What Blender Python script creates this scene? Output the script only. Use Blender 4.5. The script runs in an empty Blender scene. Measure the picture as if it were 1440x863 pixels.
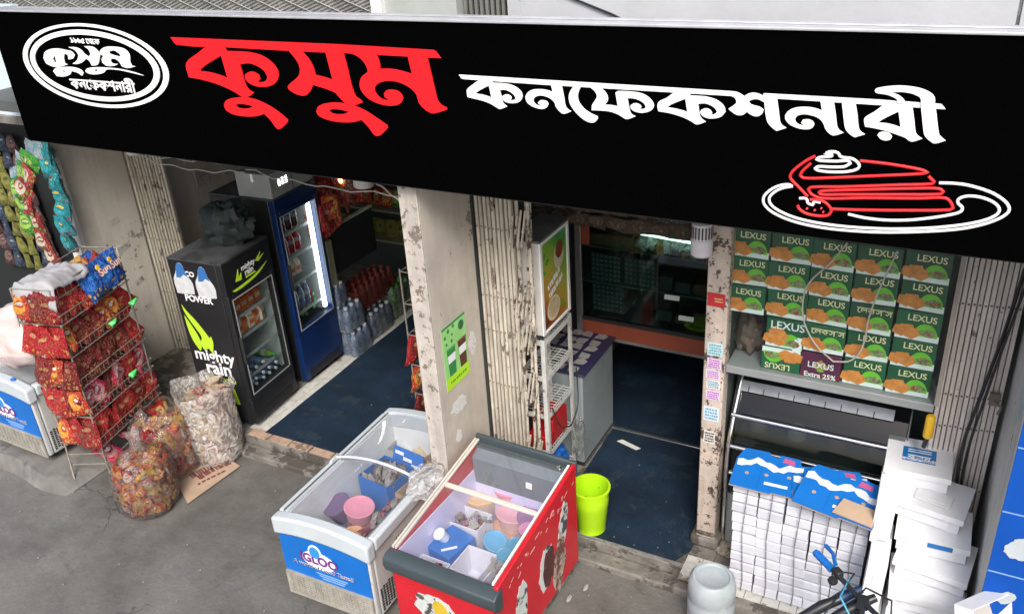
import bpy, bmesh, math, random
from mathutils import Vector, Matrix, Euler, noise as mnoise

random.seed(11)
scene = bpy.context.scene
COL = scene.collection
R_ = math.radians

# ------------------------------------------------------------------ camera
cam_data = bpy.data.cameras.new('camera')
cam_data.sensor_width = 36.0
cam_data.lens = 36.0 * 1229.0 / 1440.0
cam_data.clip_start = 0.05
cam_data.clip_end = 200.0
cam = bpy.data.objects.new('camera', cam_data)
COL.objects.link(cam)
cam.matrix_world = Matrix(((0.883276, -0.163112, 0.439566, 2.6241), (0.464906, 0.426097, -0.776082, -4.4010), (-0.060709, 0.889852, 0.452193, 4.2), (0, 0, 0, 1)))
scene.camera = cam

# ------------------------------------------------------------------ light: overcast day, open street in front
world = bpy.data.worlds.new('World')
scene.world = world
world.use_nodes = True
wn = world.node_tree
bg = wn.nodes['Background']
sky = wn.nodes.new('ShaderNodeTexSky')
sky.sky_type = 'NISHITA'
sky.sun_disc = False
sky.sun_elevation = R_(46)
sky.sun_rotation = R_(152)
sky.air_density = 1.0
sky.dust_density = 4.0
sky.ozone_density = 1.0
wn.links.new(sky.outputs[0], bg.inputs[0])
bg.inputs[1].default_value = 0.13

sun_data = bpy.data.lights.new('sun', 'SUN')
sun_data.energy = 1.9
sun_data.angle = R_(20)
sun_data.color = (1.0, 0.96, 0.91)
sun = bpy.data.objects.new('sun', sun_data)
COL.objects.link(sun)
_az = R_(152)      # clockwise from +Y, as the sky's sun_rotation
_sd = Vector((math.sin(_az) * math.cos(R_(46)), math.cos(_az) * math.cos(R_(46)), math.sin(R_(46))))
sun.rotation_euler = _sd.to_track_quat('Z', 'Y').to_euler()
sun.location = (2, -8, 9)

scene.render.engine = 'CYCLES'
scene.cycles.max_bounces = 8
scene.cycles.transparent_max_bounces = 16
scene.cycles.use_denoising = True
vs = scene.view_settings
vs.view_transform = 'Standard'
vs.look = 'None'
vs.exposure = 0.75
vs.gamma = 1.0
vs.use_curve_mapping = False

# ------------------------------------------------------------------ materials
MATS = {}
def new_mat(name):
    m = bpy.data.materials.new(name)
    m.use_nodes = True
    nt = m.node_tree
    return m, nt, nt.nodes['Principled BSDF']

def P(name, col, rough=0.5, metal=0.0, var=0.0, vscale=6.0, bump=0.0, bscale=40.0, rand=0.0, dirt=None, dscale=9.0, dthr=0.62, spec=0.5, emit=None, estr=0.0, coat=0.0, streak=0.0):
    """principled material: colour, soft tone variation, bump, blotches of another colour"""
    if name in MATS: return MATS[name]
    m, nt, b = new_mat(name)
    N, L = nt.nodes, nt.links
    b.inputs['Base Color'].default_value = (*col, 1)
    b.inputs['Roughness'].default_value = rough
    b.inputs['Metallic'].default_value = metal
    b.inputs['Specular IOR Level'].default_value = spec
    if coat: b.inputs['Coat Weight'].default_value = coat
    if emit:
        b.inputs['Emission Color'].default_value = (*emit, 1)
        b.inputs['Emission Strength'].default_value = estr
    tc = N.new('ShaderNodeTexCoord')
    oi = N.new('ShaderNodeObjectInfo')
    add = N.new('ShaderNodeVectorMath'); add.operation = 'MULTIPLY_ADD'
    add.inputs[1].default_value = (1, 1, 1)
    cr = N.new('ShaderNodeVectorMath'); cr.operation = 'SCALE'; cr.inputs[3].default_value = 7.0
    comb = N.new('ShaderNodeCombineXYZ')
    for i in range(3): L.new(oi.outputs['Random'], comb.inputs[i])
    L.new(comb.outputs[0], cr.inputs[0])
    L.new(tc.outputs['Object'], add.inputs[0]); L.new(cr.outputs[0], add.inputs[2])
    vec = add.outputs[0]
    cur = None
    if var or rand or dirt:
        rgb = N.new('ShaderNodeRGB'); rgb.outputs[0].default_value = (*col, 1)
        cur = rgb.outputs[0]
    if rand:
        hs = N.new('ShaderNodeHueSaturation')
        mr = N.new('ShaderNodeMapRange'); mr.inputs[3].default_value = 1 - rand; mr.inputs[4].default_value = 1 + rand
        L.new(oi.outputs['Random'], mr.inputs[0]); L.new(mr.outputs[0], hs.inputs['Value'])
        L.new(cur, hs.inputs['Color']); cur = hs.outputs[0]
    if var:
        nz = N.new('ShaderNodeTexNoise'); nz.inputs['Scale'].default_value = vscale; nz.inputs['Detail'].default_value = 6; nz.inputs['Roughness'].default_value = 0.65
        L.new(vec, nz.inputs['Vector'])
        mr = N.new('ShaderNodeMapRange'); mr.inputs[1].default_value = 0.3; mr.inputs[2].default_value = 0.7
        mr.inputs[3].default_value = 1 - var; mr.inputs[4].default_value = 1 + var
        L.new(nz.outputs[0], mr.inputs[0])
        mx = N.new('ShaderNodeVectorMath'); mx.operation = 'SCALE'
        L.new(cur, mx.inputs[0]); L.new(mr.outputs[0], mx.inputs[3]); cur = mx.outputs[0]
    if dirt:
        nz = N.new('ShaderNodeTexNoise'); nz.inputs['Scale'].default_value = dscale; nz.inputs['Detail'].default_value = 8; nz.inputs['Roughness'].default_value = 0.7
        L.new(vec, nz.inputs['Vector'])
        nb = N.new('ShaderNodeTexNoise'); nb.inputs['Scale'].default_value = dscale * 0.22; nb.inputs['Detail'].default_value = 3; L.new(vec, nb.inputs['Vector'])
        ma = N.new('ShaderNodeMath'); ma.operation = 'MULTIPLY_ADD'; ma.inputs[1].default_value = 0.55; L.new(nb.outputs[0], ma.inputs[0]); L.new(nz.outputs[0], ma.inputs[2])
        mr = N.new('ShaderNodeMapRange'); mr.inputs[1].default_value = dthr + 0.275; mr.inputs[2].default_value = dthr + 0.315
        L.new(ma.outputs[0], mr.inputs[0])
        mx = N.new('ShaderNodeMix'); mx.data_type = 'RGBA'
        L.new(mr.outputs[0], mx.inputs[0]); L.new(cur, mx.inputs[6]); mx.inputs[7].default_value = (*dirt, 1)
        cur = mx.outputs[2]
    if streak:
        mp = N.new('ShaderNodeMapping'); mp.inputs['Scale'].default_value = (11, 11, .7); L.new(vec, mp.inputs[0])
        nz = N.new('ShaderNodeTexNoise'); nz.inputs['Scale'].default_value = 1.0; nz.inputs['Detail'].default_value = 7; nz.inputs['Roughness'].default_value = 0.7; L.new(mp.outputs[0], nz.inputs['Vector'])
        mr = N.new('ShaderNodeMapRange'); mr.inputs[1].default_value = 0.4; mr.inputs[2].default_value = 0.68; mr.inputs[3].default_value = 1.0; mr.inputs[4].default_value = 1 - streak; L.new(nz.outputs[0], mr.inputs[0])
        mx = N.new('ShaderNodeVectorMath'); mx.operation = 'SCALE'; L.new(cur, mx.inputs[0]); L.new(mr.outputs[0], mx.inputs[3]); cur = mx.outputs[0]
    if cur is not None: L.new(cur, b.inputs['Base Color'])
    if bump:
        nz = N.new('ShaderNodeTexNoise'); nz.inputs['Scale'].default_value = bscale; nz.inputs['Detail'].default_value = 5
        L.new(vec, nz.inputs['Vector'])
        bp = N.new('ShaderNodeBump'); bp.inputs['Strength'].default_value = bump; bp.inputs['Distance'].default_value = 0.01
        L.new(nz.outputs[0], bp.inputs['Height']); L.new(bp.outputs[0], b.inputs['Normal'])
    MATS[name] = m
    return m

def glass_mat(name, tint=(0.95, 0.98, 0.97), refl=0.06, haze=0.0):
    """thin pane: clear with mirror reflection by angle, optional milky film"""
    if name in MATS: return MATS[name]
    m, nt, b = new_mat(name)
    N, L = nt.nodes, nt.links
    N.remove(b)
    out = N['Material Output']
    tr = N.new('ShaderNodeBsdfTransparent'); tr.inputs[0].default_value = (*tint, 1)
    gl = N.new('ShaderNodeBsdfGlossy'); gl.inputs['Roughness'].default_value = 0.03
    lw = N.new('ShaderNodeLayerWeight'); lw.inputs[0].default_value = 0.25
    mr = N.new('ShaderNodeMapRange'); mr.inputs[3].default_value = refl; mr.inputs[4].default_value = 0.9
    pw = N.new('ShaderNodeMath'); pw.operation = 'POWER'; pw.inputs[1].default_value = 2.2
    L.new(lw.outputs['Facing'], pw.inputs[0]); L.new(pw.outputs[0], mr.inputs[0])
    mx = N.new('ShaderNodeMixShader')
    L.new(mr.outputs[0], mx.inputs[0]); L.new(tr.outputs[0], mx.inputs[1]); L.new(gl.outputs[0], mx.inputs[2])
    sh = mx.outputs[0]
    if haze:
        df = N.new('ShaderNodeBsdfDiffuse'); df.inputs[0].default_value = (0.8, 0.8, 0.82, 1)
        m2 = N.new('ShaderNodeMixShader'); m2.inputs[0].default_value = haze
        L.new(sh, m2.inputs[1]); L.new(df.outputs[0], m2.inputs[2]); sh = m2.outputs[0]
    L.new(sh, out.inputs[0])
    MATS[name] = m
    return m

def film_mat(name, col=(0.85, 0.83, 0.82), body=0.22, bscale=30.0, gloss=0.35, bstr=1.0):
    """crinkled clear plastic film of a bag"""
    if name in MATS: return MATS[name]
    m, nt, b = new_mat(name)
    N, L = nt.nodes, nt.links
    N.remove(b)
    out = N['Material Output']
    tc = N.new('ShaderNodeTexCoord')
    nz = N.new('ShaderNodeTexNoise'); nz.inputs['Scale'].default_value = bscale; nz.inputs['Detail'].default_value = 4; nz.inputs['Distortion'].default_value = 3.2
    L.new(tc.outputs['Object'], nz.inputs['Vector'])
    bp = N.new('ShaderNodeBump'); bp.inputs['Strength'].default_value = bstr; bp.inputs['Distance'].default_value = 0.02
    L.new(nz.outputs[0], bp.inputs['Height'])
    tr = N.new('ShaderNodeBsdfTransparent'); tr.inputs[0].default_value = (0.96, 0.95, 0.94, 1)
    gl = N.new('ShaderNodeBsdfGlossy'); gl.inputs['Roughness'].default_value = 0.06
    df = N.new('ShaderNodeBsdfDiffuse'); df.inputs[0].default_value = (*col, 1)
    L.new(bp.outputs[0], gl.inputs['Normal']); L.new(bp.outputs[0], df.inputs['Normal'])
    fr = N.new('ShaderNodeFresnel'); fr.inputs[0].default_value = 1.5; L.new(bp.outputs[0], fr.inputs['Normal'])
    mf = N.new('ShaderNodeMath'); mf.operation = 'MULTIPLY'; mf.inputs[1].default_value = gloss * 4; mf.use_clamp = True
    L.new(fr.outputs[0], mf.inputs[0])
    m1 = N.new('ShaderNodeMixShader'); L.new(mf.outputs[0], m1.inputs[0]); L.new(tr.outputs[0], m1.inputs[1]); L.new(gl.outputs[0], m1.inputs[2])
    rp = N.new('ShaderNodeMapRange'); rp.inputs[1].default_value = 0.42; rp.inputs[2].default_value = 0.68; rp.inputs[3].default_value = body * 0.35; rp.inputs[4].default_value = min(1, body * 2.2)
    L.new(nz.outputs[0], rp.inputs[0])
    m2 = N.new('ShaderNodeMixShader'); L.new(rp.outputs[0], m2.inputs[0]); L.new(m1.outputs[0], m2.inputs[1]); L.new(df.outputs[0], m2.inputs[2])
    L.new(m2.outputs[0], out.inputs[0])
    MATS[name] = m
    return m

def packet_mat(name, base, disc, spot, low, white=0.12, rough=0.2):
    """printed foil: base colour, a disc of a second colour, food blobs in the lower half, pale flecks"""
    if name in MATS: return MATS[name]
    m, nt, b = new_mat(name)
    N, L = nt.nodes, nt.links
    b.inputs['Roughness'].default_value = rough
    b.inputs['Specular IOR Level'].default_value = 0.6
    tc = N.new('ShaderNodeTexCoord'); oi = N.new('ShaderNodeObjectInfo')
    sep = N.new('ShaderNodeSeparateXYZ'); L.new(tc.outputs['Generated'], sep.inputs[0])
    rgb = N.new('ShaderNodeRGB'); rgb.outputs[0].default_value = (*base, 1)
    hs = N.new('ShaderNodeHueSaturation'); L.new(rgb.outputs[0], hs.inputs['Color'])
    mr = N.new('ShaderNodeMapRange'); mr.inputs[3].default_value = 0.65; mr.inputs[4].default_value = 1.3; L.new(oi.outputs['Random'], mr.inputs[0]); L.new(mr.outputs[0], hs.inputs['Value'])
    cur = hs.outputs[0]
    def blend(fac, colr):
        nonlocal cur
        mx = N.new('ShaderNodeMix'); mx.data_type = 'RGBA'
        L.new(fac, mx.inputs[0]); L.new(cur, mx.inputs[6]); mx.inputs[7].default_value = (*colr, 1); cur = mx.outputs[2]
    def dist(cx, cz, sx, sz, r0, r1):
        mp = N.new('ShaderNodeMapping'); mp.vector_type = 'POINT'
        mp.inputs['Location'].default_value = (-cx * sx, 0, -cz * sz); mp.inputs['Scale'].default_value = (sx, 0, sz)
        L.new(tc.outputs['Generated'], mp.inputs[0])
        ln = N.new('ShaderNodeVectorMath'); ln.operation = 'LENGTH'; L.new(mp.outputs[0], ln.inputs[0])
        q = N.new('ShaderNodeMapRange'); q.inputs[1].default_value = r1; q.inputs[2].default_value = r0; L.new(ln.outputs['Value'], q.inputs[0])
        return q.outputs[0]
    blend(dist(0.42, 0.6, 1, 1.25, 0.34, 0.40), disc)
    blend(dist(0.5, 0.64, 1, 1.5, 0.2, 0.23), base)
    blend(dist(0.5, 0.65, 0.9, 2.4, 0.14, 0.17), spot)
    cm = N.new('ShaderNodeVectorMath'); cm.operation = 'ADD'; L.new(tc.outputs['Generated'], cm.inputs[0])
    cb = N.new('ShaderNodeCombineXYZ'); L.new(oi.outputs['Random'], cb.inputs[1]); sc = N.new('ShaderNodeVectorMath'); sc.operation = 'SCALE'; sc.inputs[3].default_value = 9; L.new(cb.outputs[0], sc.inputs[0]); L.new(sc.outputs[0], cm.inputs[1])
    vo = N.new('ShaderNodeTexVoronoi'); vo.inputs['Scale'].default_value = 5.5; L.new(cm.outputs[0], vo.inputs['Vector'])
    q = N.new('ShaderNodeMapRange'); q.inputs[1].default_value = 0.36; q.inputs[2].default_value = 0.3; L.new(vo.outputs['Distance'], q.inputs[0])
    lo = N.new('ShaderNodeMapRange'); lo.inputs[1].default_value = 0.36; lo.inputs[2].default_value = 0.3; L.new(sep.outputs[2], lo.inputs[0])
    mu = N.new('ShaderNodeMath'); mu.operation = 'MULTIPLY'; L.new(q.outputs[0], mu.inputs[0]); L.new(lo.outputs[0], mu.inputs[1])
    blend(mu.outputs[0], low)
    nz = N.new('ShaderNodeTexNoise'); nz.inputs['Scale'].default_value = 14; nz.inputs['Detail'].default_value = 3; L.new(cm.outputs[0], nz.inputs['Vector'])
    q = N.new('ShaderNodeMapRange'); q.inputs[1].default_value = 0.70 - white * 0.5; q.inputs[2].default_value = 0.72 - white * 0.5; q.inputs[4].default_value = 0.8; L.new(nz.outputs[0], q.inputs[0])
    blend(q.outputs[0], spot)
    L.new(cur, b.inputs['Base Color'])
    n2 = N.new('ShaderNodeTexNoise'); n2.inputs['Scale'].default_value = 7; n2.inputs['Detail'].default_value = 3; n2.inputs['Distortion'].default_value = 2; L.new(cm.outputs[0], n2.inputs['Vector'])
    bp = N.new('ShaderNodeBump'); bp.inputs['Strength'].default_value = 1.0; bp.inputs['Distance'].default_value = 0.03; L.new(n2.outputs[0], bp.inputs['Height']); L.new(bp.outputs[0], b.inputs['Normal'])
    MATS[name] = m
    return m

def street_mat():
    """worn street concrete: broad damp patches, stains, grit and hairline cracks"""
    m, nt, b = new_mat('street_concrete'); N, L = nt.nodes, nt.links
    tc = N.new('ShaderNodeTexCoord')
    def noise(scale, detail=6, rough=.6, dist=0.0):
        n = N.new('ShaderNodeTexNoise'); n.inputs['Scale'].default_value = scale; n.inputs['Detail'].default_value = detail
        n.inputs['Roughness'].default_value = rough; n.inputs['Distortion'].default_value = dist; L.new(tc.outputs['Object'], n.inputs['Vector']); return n.outputs[0]
    def ramp(v, lo, hi, a=0.0, c=1.0):
        q = N.new('ShaderNodeMapRange'); q.inputs[1].default_value = lo; q.inputs[2].default_value = hi; q.inputs[3].default_value = a; q.inputs[4].default_value = c; L.new(v, q.inputs[0]); return q.outputs[0]
    def mix(f, a, c, mode='MIX'):
        q = N.new('ShaderNodeMix'); q.data_type = 'RGBA'; q.blend_type = mode
        if isinstance(f, float): q.inputs[0].default_value = f
        else: L.new(f, q.inputs[0])
        for s_, v in ((6, a), (7, c)):
            if isinstance(v, tuple): q.inputs[s_].default_value = (*v, 1)
            else: L.new(v, q.inputs[s_])
        return q.outputs[2]
    broad = noise(.9, 5, .55, .6); mid = noise(4.5, 8, .7); fine = noise(38, 6, .7); grit = noise(160, 3, .6)
    col = mix(ramp(broad, .38, .62), (.098, .095, .087), (.156, .153, .143))
    col = mix(ramp(mid, .42, .72, 0, .55), col, (.20, .192, .175))
    col = mix(ramp(noise(2.3, 8, .75, 1.2), .57, .68, 0, .5), col, (.065, .06, .052))
    col = mix(ramp(noise(11, 6, .7), .64, .70, 0, .5), col, (.05, .046, .04))
    col = mix(ramp(fine, .35, .7, .0, .35), col, (.07, .066, .06))
    col = mix(ramp(grit, .66, .72, 0, .5), col, (.27, .26, .24))
    vo = N.new('ShaderNodeTexVoronoi'); vo.feature = 'DISTANCE_TO_EDGE'; vo.inputs['Scale'].default_value = .75
    wv = N.new('ShaderNodeVectorMath'); wv.operation = 'ADD'; wn2 = N.new('ShaderNodeTexNoise'); wn2.inputs['Scale'].default_value = 2.2; wn2.inputs['Detail'].default_value = 7; L.new(tc.outputs['Object'], wn2.inputs['Vector'])
    L.new(tc.outputs['Object'], wv.inputs[0]); L.new(wn2.outputs['Color'], wv.inputs[1]); L.new(wv.outputs[0], vo.inputs['Vector'])
    crack = ramp(vo.outputs['Distance'], .0, .007, 1.0, 0.0)
    gate = ramp(noise(.7, 3), .48, .56); mm = N.new('ShaderNodeMath'); mm.operation = 'MULTIPLY'; L.new(crack, mm.inputs[0]); L.new(gate, mm.inputs[1])
    col = mix(mm.outputs[0], col, (.022, .02, .018))
    L.new(col, b.inputs['Base Color'])
    L.new(ramp(broad, .4, .6, .5, .88), b.inputs['Roughness'])
    ad = N.new('ShaderNodeMath'); ad.operation = 'MULTIPLY_ADD'; ad.inputs[1].default_value = .5; L.new(fine, ad.inputs[0]); L.new(mid, ad.inputs[2])
    sb = N.new('ShaderNodeMath'); sb.operation = 'SUBTRACT'; L.new(ad.outputs[0], sb.inputs[0]); L.new(mm.outputs[0], sb.inputs[1])
    bp = N.new('ShaderNodeBump'); bp.inputs['Strength'].default_value = .55; bp.inputs['Distance'].default_value = .02; L.new(sb.outputs[0], bp.inputs['Height']); L.new(bp.outputs[0], b.inputs['Normal'])
    return m

# ------------------------------------------------------------------ mesh builder
class MB:
    def __init__(s): s.v = []; s.f = []; s.m = []; s.M = None
    def add(s, vs, fs, m=0):
        o = len(s.v)
        for p in vs:
            p = Vector(p)
            if s.M is not None: p = s.M @ p
            s.v.append(p)
        for f in fs: s.f.append([i + o for i in f]); s.m.append(m)
        return s
    def box(s, x0, x1, y0, y1, z0, z1, m=0):
        vs = [(x0,y0,z0),(x1,y0,z0),(x1,y1,z0),(x0,y1,z0),(x0,y0,z1),(x1,y0,z1),(x1,y1,z1),(x0,y1,z1)]
        return s.add(vs, [(0,3,2,1),(4,5,6,7),(0,1,5,4),(1,2,6,5),(2,3,7,6),(3,0,4,7)], m)
    def cbox(s, c, d, m=0):
        return s.box(c[0]-d[0]/2, c[0]+d[0]/2, c[1]-d[1]/2, c[1]+d[1]/2, c[2]-d[2]/2, c[2]+d[2]/2, m)
    def tube(s, pts, r, seg=8, m=0, closed=False):
        pts = [Vector(p) for p in pts]; n = len(pts); rings = []
        rr = r if isinstance(r, (list, tuple)) else [r] * n
        up = None
        for i, p in enumerate(pts):
            if closed: t = pts[(i+1) % n] - pts[i-1]
            else: t = pts[min(i+1, n-1)] - pts[max(i-1, 0)]
            if t.length < 1e-9: t = Vector((0, 0, 1))
            t.normalize()
            if up is None:
                up = Vector((0, 0, 1)) if abs(t.z) < 0.9 else Vector((1, 0, 0))
            a = (up - t * up.dot(t))
            if a.length < 1e-6: a = t.orthogonal()
            a.normalize(); b = t.cross(a); up = a
            rings.append([p + (a * math.cos(2*math.pi*k/seg) + b * math.sin(2*math.pi*k/seg)) * rr[i] for k in range(seg)])
        vs = [q for rg in rings for q in rg]; fs = []
        for i in range(n if closed else n - 1):
            j = (i + 1) % n
            for k in range(seg):
                fs.append((i*seg+k, i*seg+(k+1) % seg, j*seg+(k+1) % seg, j*seg+k))
        if not closed:
            fs.append(tuple(range(seg))[::-1]); fs.append(tuple((n-1)*seg + k for k in range(seg)))
        return s.add(vs, fs, m)
    def lathe(s, prof, c=(0, 0, 0), seg=24, m=0, cap0=True, cap1=True, sx=1.0, sy=1.0):
        vs = []; fs = []
        for r, z in prof:
            for k in range(seg):
                a = 2*math.pi*k/seg
                vs.append((c[0] + r*math.cos(a)*sx, c[1] + r*math.sin(a)*sy, c[2] + z))
        for i in range(len(prof)-1):
            for k in range(seg):
                fs.append((i*seg+k, i*seg+(k+1) % seg, (i+1)*seg+(k+1) % seg, (i+1)*seg+k))
        if cap0: fs.append(tuple(range(seg))[::-1])
        if cap1: fs.append(tuple((len(prof)-1)*seg+k for k in range(seg)))
        return s.add(vs, fs, m)
    def prism(s, poly, axis, a, b, m=0):
        """2D polygon extruded along axis: 'x' -> poly is (y,z); 'y' -> (x,z); 'z' -> (x,y)"""
        def q(p, h):
            return (h, p[0], p[1]) if axis == 'x' else (p[0], h, p[1]) if axis == 'y' else (p[0], p[1], h)
        n = len(poly)
        vs = [q(p, a) for p in poly] + [q(p, b) for p in poly]
        fs = [tuple(range(n))[::-1], tuple(range(n, 2*n))] + [(i, (i+1) % n, n+(i+1) % n, n+i) for i in range(n)]
        return s.add(vs, fs, m)
    def grid(s, fn, nu, nv, m=0):
        vs = [fn(i/nu, j/nv) for j in range(nv+1) for i in range(nu+1)]
        fs = [(j*(nu+1)+i, j*(nu+1)+i+1, (j+1)*(nu+1)+i+1, (j+1)*(nu+1)+i) for j in range(nv) for i in range(nu)]
        return s.add(vs, fs, m)
    def mesh(s, name, mats, smooth=None, fix=True):
        me = bpy.data.meshes.new(name)
        me.from_pydata([tuple(p) for p in s.v], [], s.f)
        for mt in (mats if isinstance(mats, (list, tuple)) else [mats]): me.materials.append(mt)
        me.polygons.foreach_set('material_index', s.m)
        if fix:
            bm = bmesh.new(); bm.from_mesh(me); bmesh.ops.recalc_face_normals(bm, faces=bm.faces); bm.to_mesh(me); bm.free()
        if smooth is not None:
            me.polygons.foreach_set('use_smooth', [True] * len(me.polygons))
            me.set_sharp_from_angle(angle=R_(smooth))
        me.update()
        return me
    def build(s, name, mats, parent=None, smooth=None, bevel=0.0, seg=2, loc=None, rot=None, fix=True):
        o = bpy.data.objects.new(name, s.mesh(name, mats, smooth, fix))
        COL.objects.link(o)
        if parent is not None: o.parent = parent
        if loc is not None: o.location = loc
        if rot is not None: o.rotation_euler = rot
        if bevel:
            bv = o.modifiers.new('bevel', 'BEVEL'); bv.width = bevel; bv.segments = seg; bv.limit_method = 'ANGLE'; bv.angle_limit = R_(35)
            o.data.polygons.foreach_set('use_smooth', [True] * len(o.data.polygons)); o.data.set_sharp_from_angle(angle=R_(40))
        return o

def tag(o, label=None, cat=None, group=None, kind=None):
    if label: o['label'] = label
    if cat: o['category'] = cat
    if group: o['group'] = group
    if kind: o['kind'] = kind
    return o

def thing(name, label, cat, loc=(0, 0, 0), rz=0.0, group=None, rot=None):
    o = bpy.data.objects.new(name, None)
    o.empty_display_size = 0.1
    COL.objects.link(o)
    o.location = loc
    o.rotation_euler = rot if rot is not None else (0, 0, rz)
    return tag(o, label, cat, group)

def inst(mesh, name, parent=None, loc=(0, 0, 0), rot=(0, 0, 0), sc=None):
    o = bpy.data.objects.new(name, mesh)
    COL.objects.link(o)
    if parent is not None: o.parent = parent
    o.location = loc; o.rotation_euler = rot
    if sc is not None: o.scale = sc
    return o

def dup(root, loc=None, rot=None, label=None, group=None, sc=None):
    r = root.copy(); COL.objects.link(r)
    if loc is not None: r.location = loc
    if rot is not None: r.rotation_euler = rot
    if sc is not None: r.scale = sc
    if label: r['label'] = label
    if group: r['group'] = group
    for ch in list(root.children):
        c = ch.copy(); COL.objects.link(c); c.parent = r
        for g in ch.children:
            d = g.copy(); COL.objects.link(d); d.parent = c
    return r

# ------------------------------------------------------------------ text and traced outlines
_TXT = {}
def text_mesh(body, size, mat, ext=0.0006, bold=0.0, shear=0.0, sx=1.0, align='CENTER'):
    key = (body, size, mat.name, ext, bold, shear, sx, align)
    if key in _TXT: return _TXT[key]
    cu = bpy.data.curves.new('lettering', 'FONT')
    cu.body = body; cu.size = size; cu.extrude = ext; cu.offset = bold * size; cu.shear = shear
    cu.align_x = align; cu.align_y = 'CENTER'; cu.resolution_u = 3
    o = bpy.data.objects.new('lettering', cu); COL.objects.link(o)
    bpy.context.view_layer.update()
    dg = bpy.context.evaluated_depsgraph_get()
    me = bpy.data.meshes.new_from_object(o.evaluated_get(dg))
    bpy.data.objects.remove(o); bpy.data.curves.remove(cu)
    if sx != 1.0:
        for v in me.vertices: v.co.x *= sx
    me.materials.clear(); me.materials.append(mat)
    me.name = 'lettering'
    _TXT[key] = me
    return me
FRONT = (math.pi/2, 0, 0)            # lettering on a face that looks to -Y
SIDE = (math.pi/2, 0, math.pi/2)     # lettering on a face that looks to +X
FLATUP = (0, 0, 0)
def text(parent, body, size, loc, rot, mat, name='lettering', **k):
    return inst(text_mesh(body, size, mat, **k), name, parent, loc, rot)

def smooth_loop(pts, sub=3, closed=True, cang=48):
    n = len(pts); out = []
    P_ = [Vector(p) for p in pts]
    corner = []
    for i in range(n):
        if not closed and i in (0, n-1): corner.append(True); continue
        a = P_[i] - P_[i-1]; b = P_[(i+1) % n] - P_[i]
        ang = abs(a.angle(b, 0.0)) if a.length > 1e-9 and b.length > 1e-9 else 0
        corner.append(ang > R_(cang))
    for i in range(n if closed else n-1):
        p1, p2 = P_[i], P_[(i+1) % n]
        d = (p2 - p1).length
        def tang(k, fwd):
            if corner[k]: return (p2 - p1)
            t = P_[(k+1) % n] - P_[k-1]
            return t.normalized() * d
        t1, t2 = tang(i, True), tang((i+1) % n, False)
        for s in range(sub):
            u = s / sub
            h = (2*u**3-3*u**2+1)*p1 + (u**3-2*u**2+u)*t1 + (-2*u**3+3*u**2)*p2 + (u**3-u**2)*t2
            out.append(h)
    if not closed: out.append(P_[-1])
    return out

def outline_mesh(loops, depth, smooth=True):
    """closed 2D loops (even-odd) filled and given thickness, as a mesh in XY"""
    cu = bpy.data.curves.new('outline', 'CURVE'); cu.dimensions = '2D'; cu.fill_mode = 'BOTH'; cu.extrude = depth / 2
    for lp in loops:
        pts = smooth_loop(lp) if smooth else [Vector(p) for p in lp]
        sp = cu.splines.new('POLY'); sp.points.add(len(pts) - 1); sp.use_cyclic_u = True
        for q, p in zip(sp.points, pts): q.co = (p.x, p.y, 0, 1)
    o = bpy.data.objects.new('outline', cu); COL.objects.link(o)
    bpy.context.view_layer.update()
    me = bpy.data.meshes.new_from_object(o.evaluated_get(bpy.context.evaluated_depsgraph_get()))
    bpy.data.objects.remove(o); bpy.data.curves.remove(cu)
    return me

def mesh_into(mb, me, M, m=0):
    mb.add([M @ v.co for v in me.vertices], [tuple(p.vertices) for p in me.polygons], m)
# ------------------------------------------------------------------ common materials
m_street = street_mat()
m_conc = P('grey_concrete', (0.17, 0.16, 0.142), rough=0.85, var=0.4, vscale=7, bump=0.6, bscale=30, dirt=(0.075, 0.067, 0.057), dscale=6, dthr=0.53)
m_lump = P('cement_lump', (0.16, 0.155, 0.145), rough=0.85, var=0.3, vscale=5, bump=0.6, bscale=18, dirt=(0.1, 0.098, 0.09), dscale=4, dthr=0.58)
m_wall_beige = P('beige_plaster', (0.50, 0.455, 0.395), rough=0.75, streak=.14, var=0.16, vscale=2.6, bump=0.25, bscale=22, dirt=(0.25, 0.215, 0.18), dscale=11, dthr=0.66)
m_wall_grey = P('grey_plaster', (0.56, 0.53, 0.465), rough=0.75, streak=.14, var=0.14, vscale=2.4, bump=0.25, bscale=20, dirt=(0.26, 0.235, 0.2), dscale=10, dthr=0.66)
m_peel = P('peeling_cream_paint', (0.5, 0.46, 0.41), rough=0.7, streak=.25, var=0.15, vscale=8, bump=0.5, bscale=30, dirt=(0.2, 0.165, 0.135), dscale=20, dthr=0.57)
m_peel_wood = P('chipped_pink_paint', (0.52, 0.44, 0.375), rough=0.7, streak=.25, var=0.14, vscale=9, bump=0.5, bscale=40, dirt=(0.075, 0.055, 0.045), dscale=30, dthr=0.555)
m_whitestrip = P('white_painted_edge', (0.72, 0.73, 0.74), rough=0.6, var=0.08, vscale=12, dirt=(0.2, 0.2, 0.2), dscale=9, dthr=0.66)
m_whitewall = P('stained_white_wall', (0.47, 0.485, 0.51), rough=0.7, var=0.1, vscale=3, bump=0.12, bscale=30, dirt=(0.25, 0.25, 0.24), dscale=9, dthr=0.67)
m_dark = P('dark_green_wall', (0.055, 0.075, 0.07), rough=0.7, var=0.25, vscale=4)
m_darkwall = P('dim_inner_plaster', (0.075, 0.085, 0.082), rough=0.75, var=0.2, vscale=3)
m_black = P('black_void', (0.012, 0.014, 0.014), rough=0.6)
m_tile = P('white_floor_tile', (0.5, 0.5, 0.47), rough=0.45, var=0.22, vscale=18, rand=0.05, dirt=(0.22, 0.19, 0.15), dscale=9, dthr=0.6)
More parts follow.
